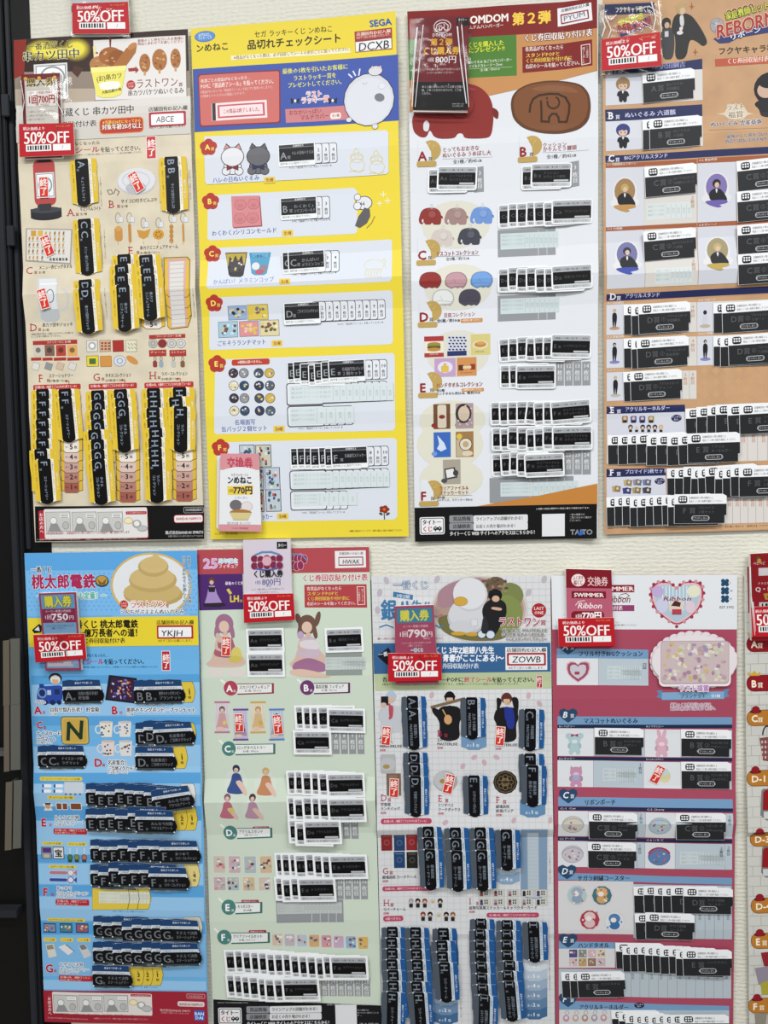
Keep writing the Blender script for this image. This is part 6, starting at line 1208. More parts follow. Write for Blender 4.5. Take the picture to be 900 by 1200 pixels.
taito_foot(p, 122, 780); [p.T(752, 790 + i * 12, 9, t_, '#aaa', w=(60, 104, 40)[i]) for i, t_ in enumerate(('一部の機種では', 'ご覧になれない場合がございま', 'す。'))]; p.T(770, 858, 30, 'TAITO', '#8a8c90', w=90, b=.05)
p.done()
C6 = lambda L_, n_, b_=0: sticker_card(L_, n_, 43, 27, b_)
a_ = C6('A', 'スカジリゼフィギュア', .9); b_ = C6('B', '猫耳花魁 フィギュア', .9); c_ = C6('C', 'ロングタペストリー', .9); d_ = C6('D', 'アクリルスタンド', .9); e_ = C6('E', 'Ａ３ポスター', .9); f_ = C6('F', 'クリアファイルセット', .9)
p.Z(225, 625, S6); p.S(a_, 355, 510, 0, .98); p.S(a_, 358, 626, .5, .98); p.S(b_, 732, 508, -1, .98)
p.Z(225, 800, S6)
for i, x in enumerate((585, 622, 658, 694, 742)): p.S(c_, x, (162, 164, 166, 164, 176)[i], (0, 0, 1, 0, 2)[i], .98)
p.S(c_, 580, 280, 1, .98)
for i, x in enumerate((550, 586, 622, 664, 700, 742)): p.S(d_, x, (468, 470, 470, 472, 474, 478)[i], (0, 3, 0, 1, 0, 0)[i], .98)
for i, x in enumerate((552, 584, 626, 668, 704, 748)): p.S(d_, x, (588, 596, 588, 590, 592, 594)[i], (0, 1, 0, 1, 0, 0)[i], .98)
for i, x in enumerate((560, 592, 632)): p.S(d_, x, (694, 708, 698)[i], (0, 2, 0)[i], .98)
p.Z(225, 980, 3.913)
for i, x in enumerate((470, 498, 534, 560, 608, 646, 684, 720)): p.S(e_, x, (124, 124, 124, 128, 124, 128, 130, 130)[i], (0, 0, 0, 0, 1, 0, 0, 0)[i], .99)
for i, x in enumerate((470, 502, 540, 576)): p.S(e_, x, (230, 236, 232, 234)[i], (0, 0, 1, 0)[i], .99)
for i, x in enumerate((238, 282, 318, 356, 392, 430, 466, 504, 540, 578, 616, 656, 690, 724)): p.S(f_, x, (566, 564, 568, 570, 572, 578, 576, 576, 582, 584, 586, 590, 584, 586)[i], (0, 0, 0, 0, 0, 1, 0, 1, 0, 0, 0, 1, 0, 1)[i], .99)
for i, x in enumerate((246, 282, 316, 350, 392, 424, 466, 504)): p.S(f_, x, (672, 674, 678, 680, 686, 690, 688, 686)[i], (0, 0, 0, 0, 0, 1, -1, 0)[i], .99)
so = sold_out()
p.Z(225, 625, S6); p.S(so, 168, 538, 4, 1); p.Z(225, 800, S6); p.S(so, 230, 188, 0, .95); p.S(so, 414, 196, -4, 1)
# ------------------------------------------------------------------ poster: white sheet with black standing stickers, blue band (bottom, third)
rt = thing('prize_poster', 'white grid prize sheet with blue title band and rows of upright black stickers', 'poster', (548, 1199), .002, 'prize sheets on the wall')
p = Sheet([(435.6, 674.8), (644.8, 674), (650.2, 1216), (448.6, 1216)], .002, root=rt,
          fs=[(0, .003), (40, .001), (110, .002), (206, .0012)], ft=waves(541, ((290, .0075), (140, .003), (415, .003)), seed=7))
p.paper('#d3d5d7'); S7 = 3.913
p.part('printed_grid')
for i in range(1, 28): p.poly([(i * 7.4, 1), (i * 7.4 + .5, 1), (i * 7.4 + .5, 540), (i * 7.4, 540)], '#c9c5ca', True)
for i in range(1, 72): p.poly([(1, i * 7.4), (205, i * 7.4), (205, i * 7.4 + .5), (1, i * 7.4 + .5)], '#c9c5ca', True)
s_pet = [(90, 195, -20), (60, 250, 15), (322, 190, 30), (812, 190, 20), (740, 250, 30), (50, 330, 0)]
p.Z(430, 630, S7); p.part('petal')
for x, y, r_ in s_pet: p.E(x, y, 12, 18, '#b8b0ba', rot=r_, n=10)
p.part('header_picture'); 
for rx, ry, c in ((218, 148, '#c9c6c2'), (208, 142, '#bba9a4'), (198, 136, '#a98e83')): p.E(515, 326, rx, ry, c, n=32)
p.C([(320, 250), (380, 205), (470, 184), (540, 182), (530, 230), (420, 300), (330, 330)], '#a3808a'); p.E(540, 235, 50, 42, '#6b5548'); p.E(590, 225, 52, 46, '#6a5742'); p.E(655, 262, 60, 55, '#77804c'); p.C([(560, 300), (640, 250), (712, 300), (712, 400), (650, 445), (560, 440)], '#7f8b4e'); p.C([(318, 360), (420, 345), (560, 400), (660, 440), (600, 470), (450, 470), (345, 430)], '#6e6b41')
for i in range(50): p.E(random.uniform(500, 640), random.uniform(186, 250), random.uniform(4, 10), random.uniform(3, 8), random.choice(['#5b4a40', '#8a6a5e', '#4c4a34', '#8f8a58', '#a07c76']), n=7)
# plain white duck-like plush stand-in: rounded white body with an orange bill, no face
p.E(462, 365, 92, 72, '#b9bac0'); p.E(462, 352, 86, 72, '#cccdd3'); p.E(474, 258, 78, 74, '#c3c4ca'); p.E(470, 254, 74, 70, '#d6d7dc'); p.E(440, 405, 62, 28, '#c6c7cd'); p.E(430, 290, 30, 19, '#c9a044', o='#a57a2e', ow=2); p.E(420, 437, 34, 9, '#c79a3a'); p.E(482, 440, 30, 9, '#c79a3a'); p.R(478, 372, 506, 402, '#d3d4d8', o='#b4b5ba', ow=2)
# seated figure in black school clothes, plain
p.C([(540, 300), (566, 280), (612, 280), (638, 300), (640, 350), (618, 390), (584, 452), (530, 456), (514, 440), (536, 380), (526, 330)], '#201f22'); p.E(588, 262, 30, 28, '#17161a'); p.E(590, 278, 17, 14, '#cda88f'); p.R(560, 240, 614, 256, '#1c1b20', r=6); p.C([(572, 314), (620, 320), (616, 334), (568, 326)], '#c9a48c'); p.E(526, 440, 17, 16, '#cfd5dd', o='#34568c', ow=3); p.E(566, 442, 18, 17, '#cfd5dd', o='#34568c', ow=3); p.C([(536, 340), (560, 400), (552, 440), (520, 434)], '#2c2b30')
p.part('title_logo'); p.T(120, 216, 38, '一番くじ', '#dce2ea', w=162, o='#3b5f8c', ow=.06); p.G([(122, 246), (212, 262), (210, 284), (120, 270)], '#3f74a0'); p.T(136, 264, 18, '3年Z組', '#dfe6ee', w=62, rot=6, b=.03)
p.T(64, 330, 98, '銀八', '#3e76a5', w=150, b=.03, rot=4); p.T(200, 312, 64, '先生', '#3e76a5', w=108, rot=8, b=.02); p.W([(60, 408), (90, 398), (120, 410)], 6, '#3e76a5'); p.W([(316, 400), (335, 410), (352, 400)], 5, '#3e76a5'); p.W([(300, 354), (325, 362), (340, 350), (350, 356)], 5, '#b56a80')
p.T(50, 461, 12, '最後のくじ券を引いたお客様に…', '#a03048', w=92); p.T(270, 459, 12, 'お渡しください', '#a03048', w=80)
p.part('last_prize_caption'); p.E(788, 332, 32, 32, '#a4262f'); p.T(788, 322, 20, 'LAST', '#f0dcd8', an='c', b=.06); p.T(788, 342, 20, 'ONE', '#f0dcd8', an='c', b=.06); p.T(602, 383, 46, 'ラストワン', '#b02a4e', w=186, b=.03, o='#eceaec', ow=.06); p.T(794, 388, 26, '賞', '#b02a4e')
for i, (x, t_, ww) in enumerate(((620, '銀八先生 MASTERLISE', 200), (616, '学校祭典 発表から約2年後、', 206), (636, 'ついにスタンバイしてました～', 184))): p.T(x, 422 + i * 20, 17, t_, '#3c3638', w=ww, o='#d8d8d6', ow=.08)
p.part('title_band'); p.G([(30, 482), (840, 480), (842, 612), (34, 622)], '#37618f')
p.G([(50, 540), (100, 500), (118, 540), (110, 590), (80, 570)], '#17191f'); p.T(54, 534, 22, '一番', '#e6e9ee', rot=-6, b=.04); p.T(310, 514, 34, 'くじ 3年Z組銀八先生', '#eceff4', w=270, b=.04); p.T(345, 550, 36, '青春がここにある!～', '#eceff4', w=278, b=.04, sh=.12); p.T(345, 586, 26, '券回収貼付け表', '#e3e8f0', w=166, b=.02)
p.R(634, 500, 826, 604, '#e3e4e6'); p.T(640, 513, 21, '店舗固有ID記入欄', '#1b1c22', w=176, b=.03); p.R(641, 526, 820, 584, '#a52a33', r=5); p.R(650, 535, 811, 576, '#e6e7ea', r=4); p.T(664, 555, 40, 'ZOWB', '#1c1d24', w=128, sh=.1, b=.01); p.T(648, 595, 13, '※必ずご記入お願いします。', '#1b1c22', w=168)
p.part('instructions'); p.G([(36, 622), (842, 612), (844, 688), (40, 698)], '#b3bf98'); p.T(72, 648, 25, '各', '#26281f', b=.03); p.T(340, 648, 25, '―POPに', '#26281f', w=104, b=.04); p.T(446, 648, 25, '終了シール', '#c0425a', w=126, b=.04); p.T(572, 649, 25, 'を貼ってください。', '#26281f', w=204, b=.04)
p.T(70, 669, 12, '※賞品がなくなった状態で販売いただくと、お取引をすると、お客様とのトラブルの原因となる場合がございます。', '#3c3f30', w=632, b=.01); p.R(778, 632, 802, 684, '#b02a35', o='#e6dcdc', ow=2); p.T(790, 636, 23, '終了', '#f2e4e0', v=True, b=.04)
p.Z(430, 800, S7)
def boy(x, y, hair, coat, shirt, arms=0, k=1.0, h2=220):
    p.part('figure_picture'); p.C([(x - 45, y + 40), (x + 45, y + 40), (x + 56, y + 90), (x + 42, y + 120), (x + 48, y + h2), (x - 52, y + h2), (x - 44, y + 120), (x - 62, y + 90)], coat); p.C([(x - 12, y + 38), (x + 12, y + 38), (x + 8, y + 100), (x - 8, y + 100)], shirt)
    p.E(x, y, 24, 26, hair); p.E(x, y + 12, 15, 17, '#cfae98'); p.R(x - 26, y - 8, x + 26, y + 2, hair, r=6)
p.part('figure_picture')
boy(112, 60, '#aab8cc', '#bfc2c9', '#b5505c', h2=165); p.R(66, 58, 100, 98, '#1b1b20', r=3, rot=5); p.E(78, 96, 14, 10, '#cfae98'); p.W([(104, 94), (112, 130), (106, 160)], 9, '#b24d60')
boy(380, 62, '#141417', '#1a1a1d', '#1a1a1d', h2=200); p.W([(298, 108), (440, 70)], 13, '#7c6650'); p.C([(300, 105), (350, 130), (360, 160), (330, 165), (298, 130)], '#1a1a1d'); p.E(372, 165, 18, 22, '#c99a6c'); p.W([(348, 120), (362, 145)], 5, '#c9a06c')
boy(640, 68, '#5b2f26', '#1d1b1d', '#26348c', h2=200); p.C([(592, 60), (620, 72), (612, 100), (588, 160), (596, 110)], '#1d1b1d'); p.C([(660, 60), (698, 64), (688, 170), (672, 110)], '#1d1b1d'); p.C([(634, 108), (674, 110), (678, 210), (640, 206)], '#26348c'); p.E(648, 90, 8, 6, '#c9a06c')
def sf(x, y, L_, lines, col='#a5304e'):
    p.part('prize_caption'); h = 40; p.T(x, y, h, L_, col, b=.0)
    for a in {'A': (.04, .62), 'B': (.1,), 'D': (.1,), 'E': (.1,), 'F': (.1,), 'H': (.12, .62), 'I': (.12,)}.get(L_, ()):
        p.R(x + (a - .1) * h, y + .30 * h, x + (a + .16) * h, y + .345 * h, col)
        if L_ != 'A': p.R(x + (a - .1) * h, y - .345 * h, x + (a + .16) * h, y - .30 * h, col)
    p.T(x + h * .78, y + 10, 18, '賞', col)
    for i, (t_, ww) in enumerate(lines): p.T(x, y + 30 + i * 19, 17, t_, '#26242a', w=ww, b=.02)
    p.R(x, y + 30 + len(lines) * 19 - 6, x + 28, y + 40 + len(lines) * 19 - 5, '#c9a0aa', r=3); p.T(x + 3, y + 31 + len(lines) * 19 - 3, 8, '全1種', '#8c2438', w=22)
sf(60, 238, 'A', [('坂田銀八', 60), ('MASTERLISE', 104)]); sf(322, 228, 'B', [('土方十四郎', 66), ('MASTERLISE', 94)]); sf(588, 232, 'C', [('沖田総悟', 60), ('MASTERLISE', 100)]); sf(64, 520, 'D', [('学食風', 48), ('ランチバッグ', 92)]); sf(326, 524, 'E', [('エリザベス', 72), ('フードボックス', 104)]); sf(590, 530, 'F', [('銀魂高校', 62), ('校章バッチ', 82)])
p.part('prize_picture'); p.R(62, 324, 134, 412, '#aeb0b4', r=10); p.E(96, 370, 36, 30, '#b8babd'); p.E(90, 380, 16, 10, '#a58a52'); p.R(90, 412, 158, 512, '#7c6250', rot=2); p.R(100, 420, 140, 500, '#8c715c')
p.part('prize_picture'); p.E(360, 448, 56, 48, '#a6a8ab'); p.E(356, 444, 50, 40, '#b9bbbe'); p.E(346, 448, 12, 10, '#a5833c')
p.part('prize_picture'); p.E(634, 452, 55, 53, '#1d1b1a', n=12); p.E(634, 452, 50, 48, '#5c4c35', n=12); p.E(634, 452, 45, 43, '#23201d', n=12)
for a in range(8): p.ring(634 + 26 * math.cos(a * .785), 452 + 25 * math.sin(a * .785), 11, 10, 2.5, '#7d6a48', n=10)
p.T(634, 440, 16, '銀魂', '#8f7a52', an='c', b=.04); p.T(634, 462, 16, '高校', '#8f7a52', an='c', b=.04)
p.part('petal'); [p.E(x, y, 10, 15, '#c4a8b0', rot=r_, n=10) for x, y, r_ in ((298, 52, 20), (740, 55, 10), (790, 92, -40), (440, 378, 30), (538, 362, -20), (492, 338, 60), (594, 338, -60), (672, 620, 30), (838, 620, 10), (360, 630, 60))]
p.part('rose_note'); p.R(66, 612, 298, 636, '#b24560', r=11); p.T(80, 624, 13, '全2種の内、1種終了ごとにPOPに終了シール！', '#f2e2e6', w=204, b=.02)
def bslot(x0, y0, x1, y1, t_=None, c='#6f92b5', c2='#43668c'):
    p.part('number_slot'); p.G([(x0, y0), (x1, y0), (x1, y1 - 14), (x1 - 20, y1 - 8), (x1 - 34, y1), (x0 + 34, y1), (x0 + 20, y1 - 8), (x0, y1 - 14)], c); 
    if t_: m = (x0 + x1) / 2; p.T(m - 34, y1 - 20, 13, 'あと', '#e9eef4'); p.T(m - 8, y1 - 24, 24, t_, '#e9eef4', b=.04); p.T(m + 10, y1 - 20, 14, '個', '#e9eef4')
bslot(432, 230, 548, 304, '1'); bslot(700, 530, 816, 608, '1', '#5f86ab')
bslot(704, 660, 826, 985, None, '#7d96b0'); p.part('number_slot'); p.R(732, 676, 790, 970, '#8fa3b8'); backing(735, 680, 788, 980, 18, vert=True, col='#b3bfca')
for i, (x, y, c) in enumerate(((66, 690, '#7e2628'), (124, 692, '#263f66'), (180, 690, '#8a282c'), (124, 770, '#22406e'), (182, 772, '#24221f'))): p.part('prize_picture'); p.R(x, y, x + 52, y + 74, c); p.E(x + 26, y + 37, 14, 14, mix(c, '#ffffff', .15)); p.E(x + 26, y + 37, 8, 8, c); p.R(x + 8, y + 8, x + 44, y + 11, mix(c, '#ffffff', .3))
p.Z(430, 990, S7); sf(72, 112, 'G', [('銀魂高校 カードケース', 160)]); sf(76, 258, 'H', [('ラバーチャーム', 106)]); sf(468, 252, 'I', [('証明写真風ステッカー＆キャラクターカード', 312)])
p.part('rose_note'); p.R(72, 184, 302, 206, '#b24560', r=10); p.T(84, 195, 12, '全4種の内、1種終了ごとにPOPに終了シール！', '#f2e2e6', w=206, b=.02); p.R(76, 318, 168, 342, '#b24560', r=10); p.T(86, 330, 13, '※選べません', '#f2e2e6', w=74, b=.02); p.R(548, 304, 788, 326, '#b24560', r=10); p.T(560, 315, 12, '全10種の内、1種終了ごとにPOPに終了シール！', '#f2e2e6', w=216, b=.02)
for i, (x, y) in enumerate([(203, 262), (234, 262), (266, 262), (302, 262), (336, 262), (258, 322), (290, 322), (330, 324), (364, 322), (394, 322)]):
    p.part('prize_picture'); hc = ('#9a9ca2', '#1c1c20', '#8a4a34', '#c3c4c8', '#16161a', '#7a3a2c', '#1a1a1f', '#c3c4c8', '#1c1c22', '#8c5a48')[i]; p.E(x, y + 4, 15, 22, '#c9cacc'); p.E(x, y - 10, 12, 12, hc); p.E(x, y - 6, 7, 6, '#cfae98' if i not in (3, 7) else '#cbaa4a'); p.G([(x - 9, y + 2), (x + 9, y + 2), (x + 8, y + 20), (x - 8, y + 20)], '#212126' if i not in (3, 7) else '#d3d4d8')
for j in range(2):
    for i in range(5): x = 512 + i * 65; y = 200 + j * 40; p.part('prize_picture'); p.R(x, y, x + 54, y + 32, '#c3c3bd', o='#a5a5a3', ow=1); p.E(x + 13, y + 12, 7, 8, random.choice(['#2a2a30', '#5b3a30', '#8e9098'])); p.R(x + 6, y + 18, x + 20, y + 29, random.choice(['#2a2a30', '#3a4a8c', '#8c4a5a'])); [p.R(x + 26 + a * 10, y + 5 + b_ * 11, x + 32 + a * 10, y + 13 + b_ * 11, '#30343c') for a in range(2) for b_ in range(2)]
for i in range(2): p.part('number_slot'); y = 128 - i * 44; bslot(586, 60, 700, 176 - i * 44, ('4', '5')[i], ('#84a0bb', '#a9bccc')[i])
for i in range(6): c = mix('#41678f', '#ccd3db', i / 5); bslot(710, 480, 826, 794 - i * 44, str(i + 1), c)
for i in range(3): c = mix('#41678f', '#8ea6bd', i / 2); bslot(306, 640, 418, 818 - i * 44, str(i + 1), c)
p.part('small_print')
for x, y, hh, q in ((828, 90, 0, 1),): pass
for x, y in ((292, -110), (560, -110), (822, -120)): pass
p.T(838, 30, 8, '※POPに終了シールを貼ってください。', '#444', v=True); p.T(836, 520, 8, '※POPに終了シールを貼ってください。', '#444', v=True); p.T(430, 700, 8, '※POPに終了シールを', '#444', v=True)
p.part('footer_banner'); p.G([(70, 822), (862, 822), (863, 884), (72, 884)], '#37618f')
p.done()
B7 = dict(top='#1f5590', strip='#c3ced8', bot='#4a5563', let='#77808c', pan='#07080c', w=47, h=30, ph=13, py=10, ls=12)
n7 = {'A': ('坂田銀八', 'MASTERLISE'), 'B': ('土方十四郎', 'MASTERLISE'), 'C': ('沖田総悟', 'MASTERLISE'), 'D': ('学食風ランチバッグ',), 'E': ('エリザベスフードボックス',), 'F': ('銀魂高校', '校章バッチ'), 'G': ('銀魂高校', 'カードケース'), 'H': ('ラバーチャーム',), 'I': ('証明写真風ステッカー', '＆キャラクターカード')}
Q7 = {k: sticker_band(k, v, **B7) for k, v in n7.items()}
def s7(L_, x, y, r=0): p.S(Q7[L_], x, y, 90 + r)
p.Z(430, 800, S7)
s7('A', 218, 152, 0); s7('A', 220, 208, 0); s7('B', 487, 158, 1); s7('C', 753, 212, 2); s7('D', 225, 408, 1); s7('D', 228, 456, 1); s7('D', 230, 512, 2); s7('E', 498, 510, 1); s7('F', 754, 415, 1); s7('F', 764, 466, 2)
for c0, ys in ((292, (740, 790, 842)), (415, (744, 792, 848)), (528, (742, 794, 844))):
    for i, y in enumerate(ys): s7('G', c0 + i * 3, y, (0, 0, 1)[i])
s7('G', 645, 750, 1)
p.Z(430, 990, S7)
for c0, n, y0 in ((130, 7, 456), (236, 7, 456), (358, 4, 464), (528, 8, 422), (650, 7, 426)):
    for i in range(n): s7({130: 'H', 236: 'H', 358: 'H', 528: 'I', 650: 'I'}[c0], c0 + random.uniform(-4, 4) + (i * 2.2 if c0 != 130 else 0) - (6 if c0 == 130 and i == n - 1 else 0), y0 + i * (48.5 if c0 < 500 else (49.0 if c0 == 528 else 45.5)), (4 if (c0, i) in ((130, 6), (528, 7)) else 0) + random.uniform(-1, 1.5))
s7('I', 770, 430, 1)
so = sold_out()
p.Z(430, 800, S7); p.S(so, 90, 238, 6, 1); p.S(so, 610, 240, 6, 1); p.S(so, 126, 476, 4, 1); p.S(so, 376, 458, 14, 1.05)
# ------------------------------------------------------------------ poster: rose red sheet with light blue bars (bottom, fourth)
rt = thing('prize_poster', 'rose red prize sheet with white top, light blue bars and heart picture', 'poster', (755, 1199), .002, 'prize sheets on the wall')
p = Sheet([(645.8, 674.2), (863.4, 673.2), (858.4, 1216), (651.3, 1216)], .002, root=rt,
          fs=[(0, .002), (60, .001), (130, .002), (212, .001)], ft=waves(542, ((284, .0065), (140, .003), (410, .003)), seed=8))
p.paper('#a3495e'); S8 = 3.4615; LBL = '#7398bd'; NVY = '#1c2c4c'
p.part('header_banner').Z(640, 640, S8); p.G([(20, 118), (773, 115), (772, 336), (24, 336)], '#dcdfe3')
p.R(262, 156, 356, 186, '#8a2630'); p.T(264, 171, 24, 'MMER', '#efe6e4', w=88, b=.09); p.T(262, 212, 40, 'ibbon', '#6d2230', w=76, sh=.25, b=.01); p.W([(300, 196), (322, 190), (336, 200), (318, 212), (300, 206)], 2.5, '#6d2230'); p.R(255, 238, 356, 262, '#8e3e68'); p.T(256, 250, 20, '貼付表', '#ece2e8', w=52, b=.03); p.T(276, 308, 8, 'ください。', '#333', w=26); p.T(240, 319, 8, 'くじ券の貼付表を陳列してください。', '#333', w=132)
p.part('heart_picture'); H = [(527, 324), (470, 285), (435, 250), (420, 205), (424, 160), (458, 140), (500, 145), (527, 168), (552, 145), (600, 140), (632, 152), (638, 200), (622, 250), (585, 288)]
p.C(H, '#b34a5c', 1); p.C([(527 + (x - 527) * .93, 225 + (y - 225) * .93) for x, y in H], '#d9b9c1'); p.G([(527 + (x - 527) * .83, 225 + (y - 225) * .83) for x, y in H], '#a9c0cf')
for i in range(9): p.W([(470 + i * 14, 158 + abs(i - 4) * 1), (470 + i * 14, 270 - abs(i - 4) * 6)], 3, '#e3e7ea')
p.E(450, 182, 24, 22, '#b9a5cf'); p.E(596, 182, 26, 24, '#dddcc5'); p.E(468, 240, 24, 30, '#c4c6dc'); p.E(582, 245, 20, 24, '#d6c3cf'); p.E(525, 244, 30, 28, '#d9c8bb'); p.G([(504, 240), (520, 218), (544, 228), (540, 244)], '#4b2a2c'); p.R(508, 254, 546, 276, '#b0404e'); p.T(470, 210, 24, 'Ribbon', '#96384c', w=112, sh=.2, b=.02)
for a in range(26): t_ = a / 26 * 14; i = int(t_); f = t_ - i; q0, q1 = H[i % 14], H[(i + 1) % 14]; p.E(q0[0] + (q1[0] - q0[0]) * f, q0[1] + (q1[1] - q0[1]) * f, 7, 7, '#c98e98' if a % 2 else '#9c3346', n=8)
p.part('clover_mark')
for j in range(3):
    y = 147 + j * 33
    for a in range(4): p.E(723 + (8 if a % 2 else -8), y + (7 if a < 2 else -7), 8, 8, '#1f4a6b', n=10)
    p.R(717, y - 6, 729, y + 6, '#1f4a6b'); p.T(742, y, 12, 'SWM'[j], '#1f4a6b')
p.T(701, 246, 15, 'EST.1992', '#333', w=56)
p.part('blanket_picture')
for a in range(30):
    t_ = a / 30 * 2 * math.pi; p.E(594 + 156 * math.cos(t_), 462 + 102 * math.sin(t_), 21, 20, '#dcd5da', o='#c58a9a', ow=1.5)
p.E(595, 462, 168, 104, '#ded8dc', n=30); p.R(452, 385, 742, 562, '#e3dade', r=20); p.R(459, 380, 735, 552, '#a98e98', r=16); p.R(461, 382, 733, 548, '#c5b3b5', r=15)
for i in range(110): p.E(random.uniform(472, 722), random.uniform(390, 540), random.uniform(5, 11), random.uniform(5, 10), random.choice(['#d9cfc5', '#b79aa6', '#a58496', '#d6d0b8', '#bfa0a0', '#c5c9b0', '#9c8fae', '#cbb06c', '#dad5da']), n=8)
p.part('last_prize_caption'); p.T(532, 570, 28, 'ラスト福賞', '#b58ab8', w=118, b=.05, o='#f0ebf0', ow=.1); p.G([(444, 582), (468, 582), (468, 616), (444, 608), (454, 596)], '#5b86ab'); p.G([(742, 576), (716, 578), (716, 612), (740, 606), (730, 592)], '#5b86ab'); p.G([(466, 590), (718, 586), (718, 616), (466, 620)], '#7ba4c6'); p.T(540, 604, 18, 'ブランケット', '#15203a', w=102, b=.04); p.T(665, 604, 13, '全1種', '#e4ecf2', w=36, b=.03)
p.part('last_prize_caption'); p.T(500, 640, 17, '最後のくじ券を引いた方は、', '#7c2c5c', w=174, b=.03, o='#e6d8e0', ow=.1)
p.Z(640, 820, S8); p.T(500, 32, 16, '商品とは別に必ずお持ち帰りください。', '#7c2c5c', w=186, b=.03, o='#e6d8e0', ow=.1)
p.Z(640, 640, S8)
def bar8(x0, y0, x1, y1, y2, L_, t_, tx, w_, hx=None, th=24):
    p.part('title_bar'); p.G([(x0, y0), (x1, y0 + (y1 - y0)), (x1, y2 + (y1 - y0)), (x0, y2)], LBL); p.T(tx, (y0 + y2) / 2 + (y1 - y0) * .4, th, t_, '#151d2e', w=w_, b=.03)
    p.part('heart_badge'); hx = hx or x0 + 42; hy = y0 - 4; p.G([(hx, hy + 30), (hx - 26, hy + 12), (hx - 38, hy - 8), (hx - 34, hy - 22), (hx - 18, hy - 29), (hx, hy - 20), (hx + 18, hy - 29), (hx + 34, hy - 22), (hx + 38, hy - 8), (hx + 26, hy + 12)], '#2a4767'); p.T(hx - 24, hy - 4, 34, L_, '#e6eaf0', b=.03, sh=.25); p.T(hx + 8, hy + 2, 17, '賞', '#e6eaf0', b=.03)
def cell(x0, y0, x1, y1, x2, y2, x3, y3, c='#d5d9dd'): p.part('prize_panel'); p.G([(x0, y0), (x1, y1), (x2, y2), (x3, y3)], c)
def cells(x0, xs, y0, y1, sk=0, cs=('#d9dce0', '#b5c2cb')):
    for i, (a, b_) in enumerate(zip([x0] + xs, xs)):
        f = lambda x: sk * (x - x0) / 700
        cell(a + (1 if i else 0), y0 + f(a), b_, y0 + f(b_), b_, y1 + f(b_), a + (1 if i else 0), y1 + f(a), cs[i % len(cs)])
def strip(x0, x1, y0, y1, t1, t2=None, x2=404, sk=0):
    p.part('caption_strip'); p.G([(x0, y0), (x1, y0 + sk), (x1, y1 + sk), (x0, y1)], NVY); p.T(x0 + 6, (y0 + y1) / 2, 9, t1, '#dde', w=66)
    if t2: p.T(x2, (y0 + y1) / 2 + sk * .5, 9, t2, '#dde', w=70)
bar8(42, 412, 412, 418, 452, 'A', 'フリル付きBIGクッション', 128, 262, 88); cells(42, [210, 412], 452, 560, 5)
p.part('prize_picture'); H2 = [(x * .40 - 83, y * .42 + 410) for x, y in H]; p.G([(127 + (x - 127) * 1.12, 508 + (y - 508) * 1.12) for x, y in H2], '#cfa9b2'); p.G(H2, '#9c4a64'); p.G([(127 + (x - 127) * .75, 505 + (y - 505) * .75) for x, y in H2], '#c5c1cb'); p.R(114, 506, 134, 518, '#a53a4a', r=3)
backing(246, 484, 382, 536, 9, col='#c5d0d4'); p.part('slot_caption'); p.R(390, 472, 404, 496, '#77838c', r=2); p.T(397, 474, 8, '枚目', '#ddd', v=True)
p.Z(640, 820, S8); bar8(45, 64, 752, 68, 98, 'B', 'マスコットぬいぐるみ', 150, 220, 88)
strip(45, 752, 98, 112, 'B-1 ハグリー', 'B-2 ウサハニー'); cells(45, [192, 397, 545, 752], 112, 224, 8); strip(45, 752, 228, 241, 'B-3 キャミー', 'B-4 ふわふわひよこ', sk=6); cells(45, [190, 392, 545, 750], 241, 348, 12)
def toy(x, y, c, ear='round', bow=None, k=1.0):
    p.part('toy_picture'); d = mix(c, '#555555', .15)
    for sx in (-1, 1):
        if ear == 'round': p.E(x + sx * 24 * k, y - 22 * k, 13 * k, 12 * k, c)
        elif ear == 'long': p.E(x + sx * 10 * k, y - 38 * k, 8 * k, 24 * k, c, rot=sx * 14)
        else: p.G([(x + sx * 24 * k, y - 8), (x + sx * 22 * k, y - 34 * k), (x + sx * 4 * k, y - 22 * k)], c)
        p.E(x + sx * 14 * k, y + 42 * k, 10 * k, 12 * k, c); p.E(x + sx * 20 * k, y + 18 * k, 8 * k, 12 * k, d)
    p.E(x, y + 22 * k, 18 * k, 20 * k, c); p.E(x, y - 8 * k, 25 * k, 22 * k, c); p.E(x, y, 12 * k, 8 * k, mix(c, '#ffffff', .4))
    if bow: p.G([(x - 14, y - 32), (x, y - 26), (x + 14, y - 32), (x + 14, y - 18), (x, y - 24), (x - 14, y - 18)], bow)
toy(114, 166, '#a9c3c9', 'round', '#a53a4c'); toy(466, 176, '#d3a9b9', 'long'); toy(120, 298, '#bf8fa9', 'cat'); p.E(120, 312, 14, 12, '#9aa8cc'); p.part('toy_picture'); p.E(478, 305, 24, 26, '#cfc9a0'); p.E(478, 290, 18, 14, '#bcd0cf'); p.G([(462, 318), (496, 318), (492, 330), (466, 330)], '#d8cf9a')
backing(228, 275, 362, 326, 8, col='#c3cdd1'); p.part('slot_caption'); p.T(380, 252, 15, '１枚目', '#55616b', v=True)
bar8(47, 388, 752, 398, 424, 'C', 'リボンポーチ', 152, 130, 88); strip(47, 752, 426, 440, 'C-1 Cat', 'C-2 Cherry', sk=8); cells(47, [168, 368, 398, 520, 722, 752], 442, 548, 12, ('#d5d8dc', '#b5c2cb', '#b5c2cb', '#d5d8dc', '#b5c2cb', '#b5c2cb'))
strip(47, 752, 552, 566, 'C-3 プードル', 'C-4 いちご', sk=12); cells(47, [168, 366, 398, 520, 722, 752], 568, 672, 14, ('#d5d8dc', '#b5c2cb', '#b5c2cb', '#d5d8dc', '#b5c2cb', '#b5c2cb'))
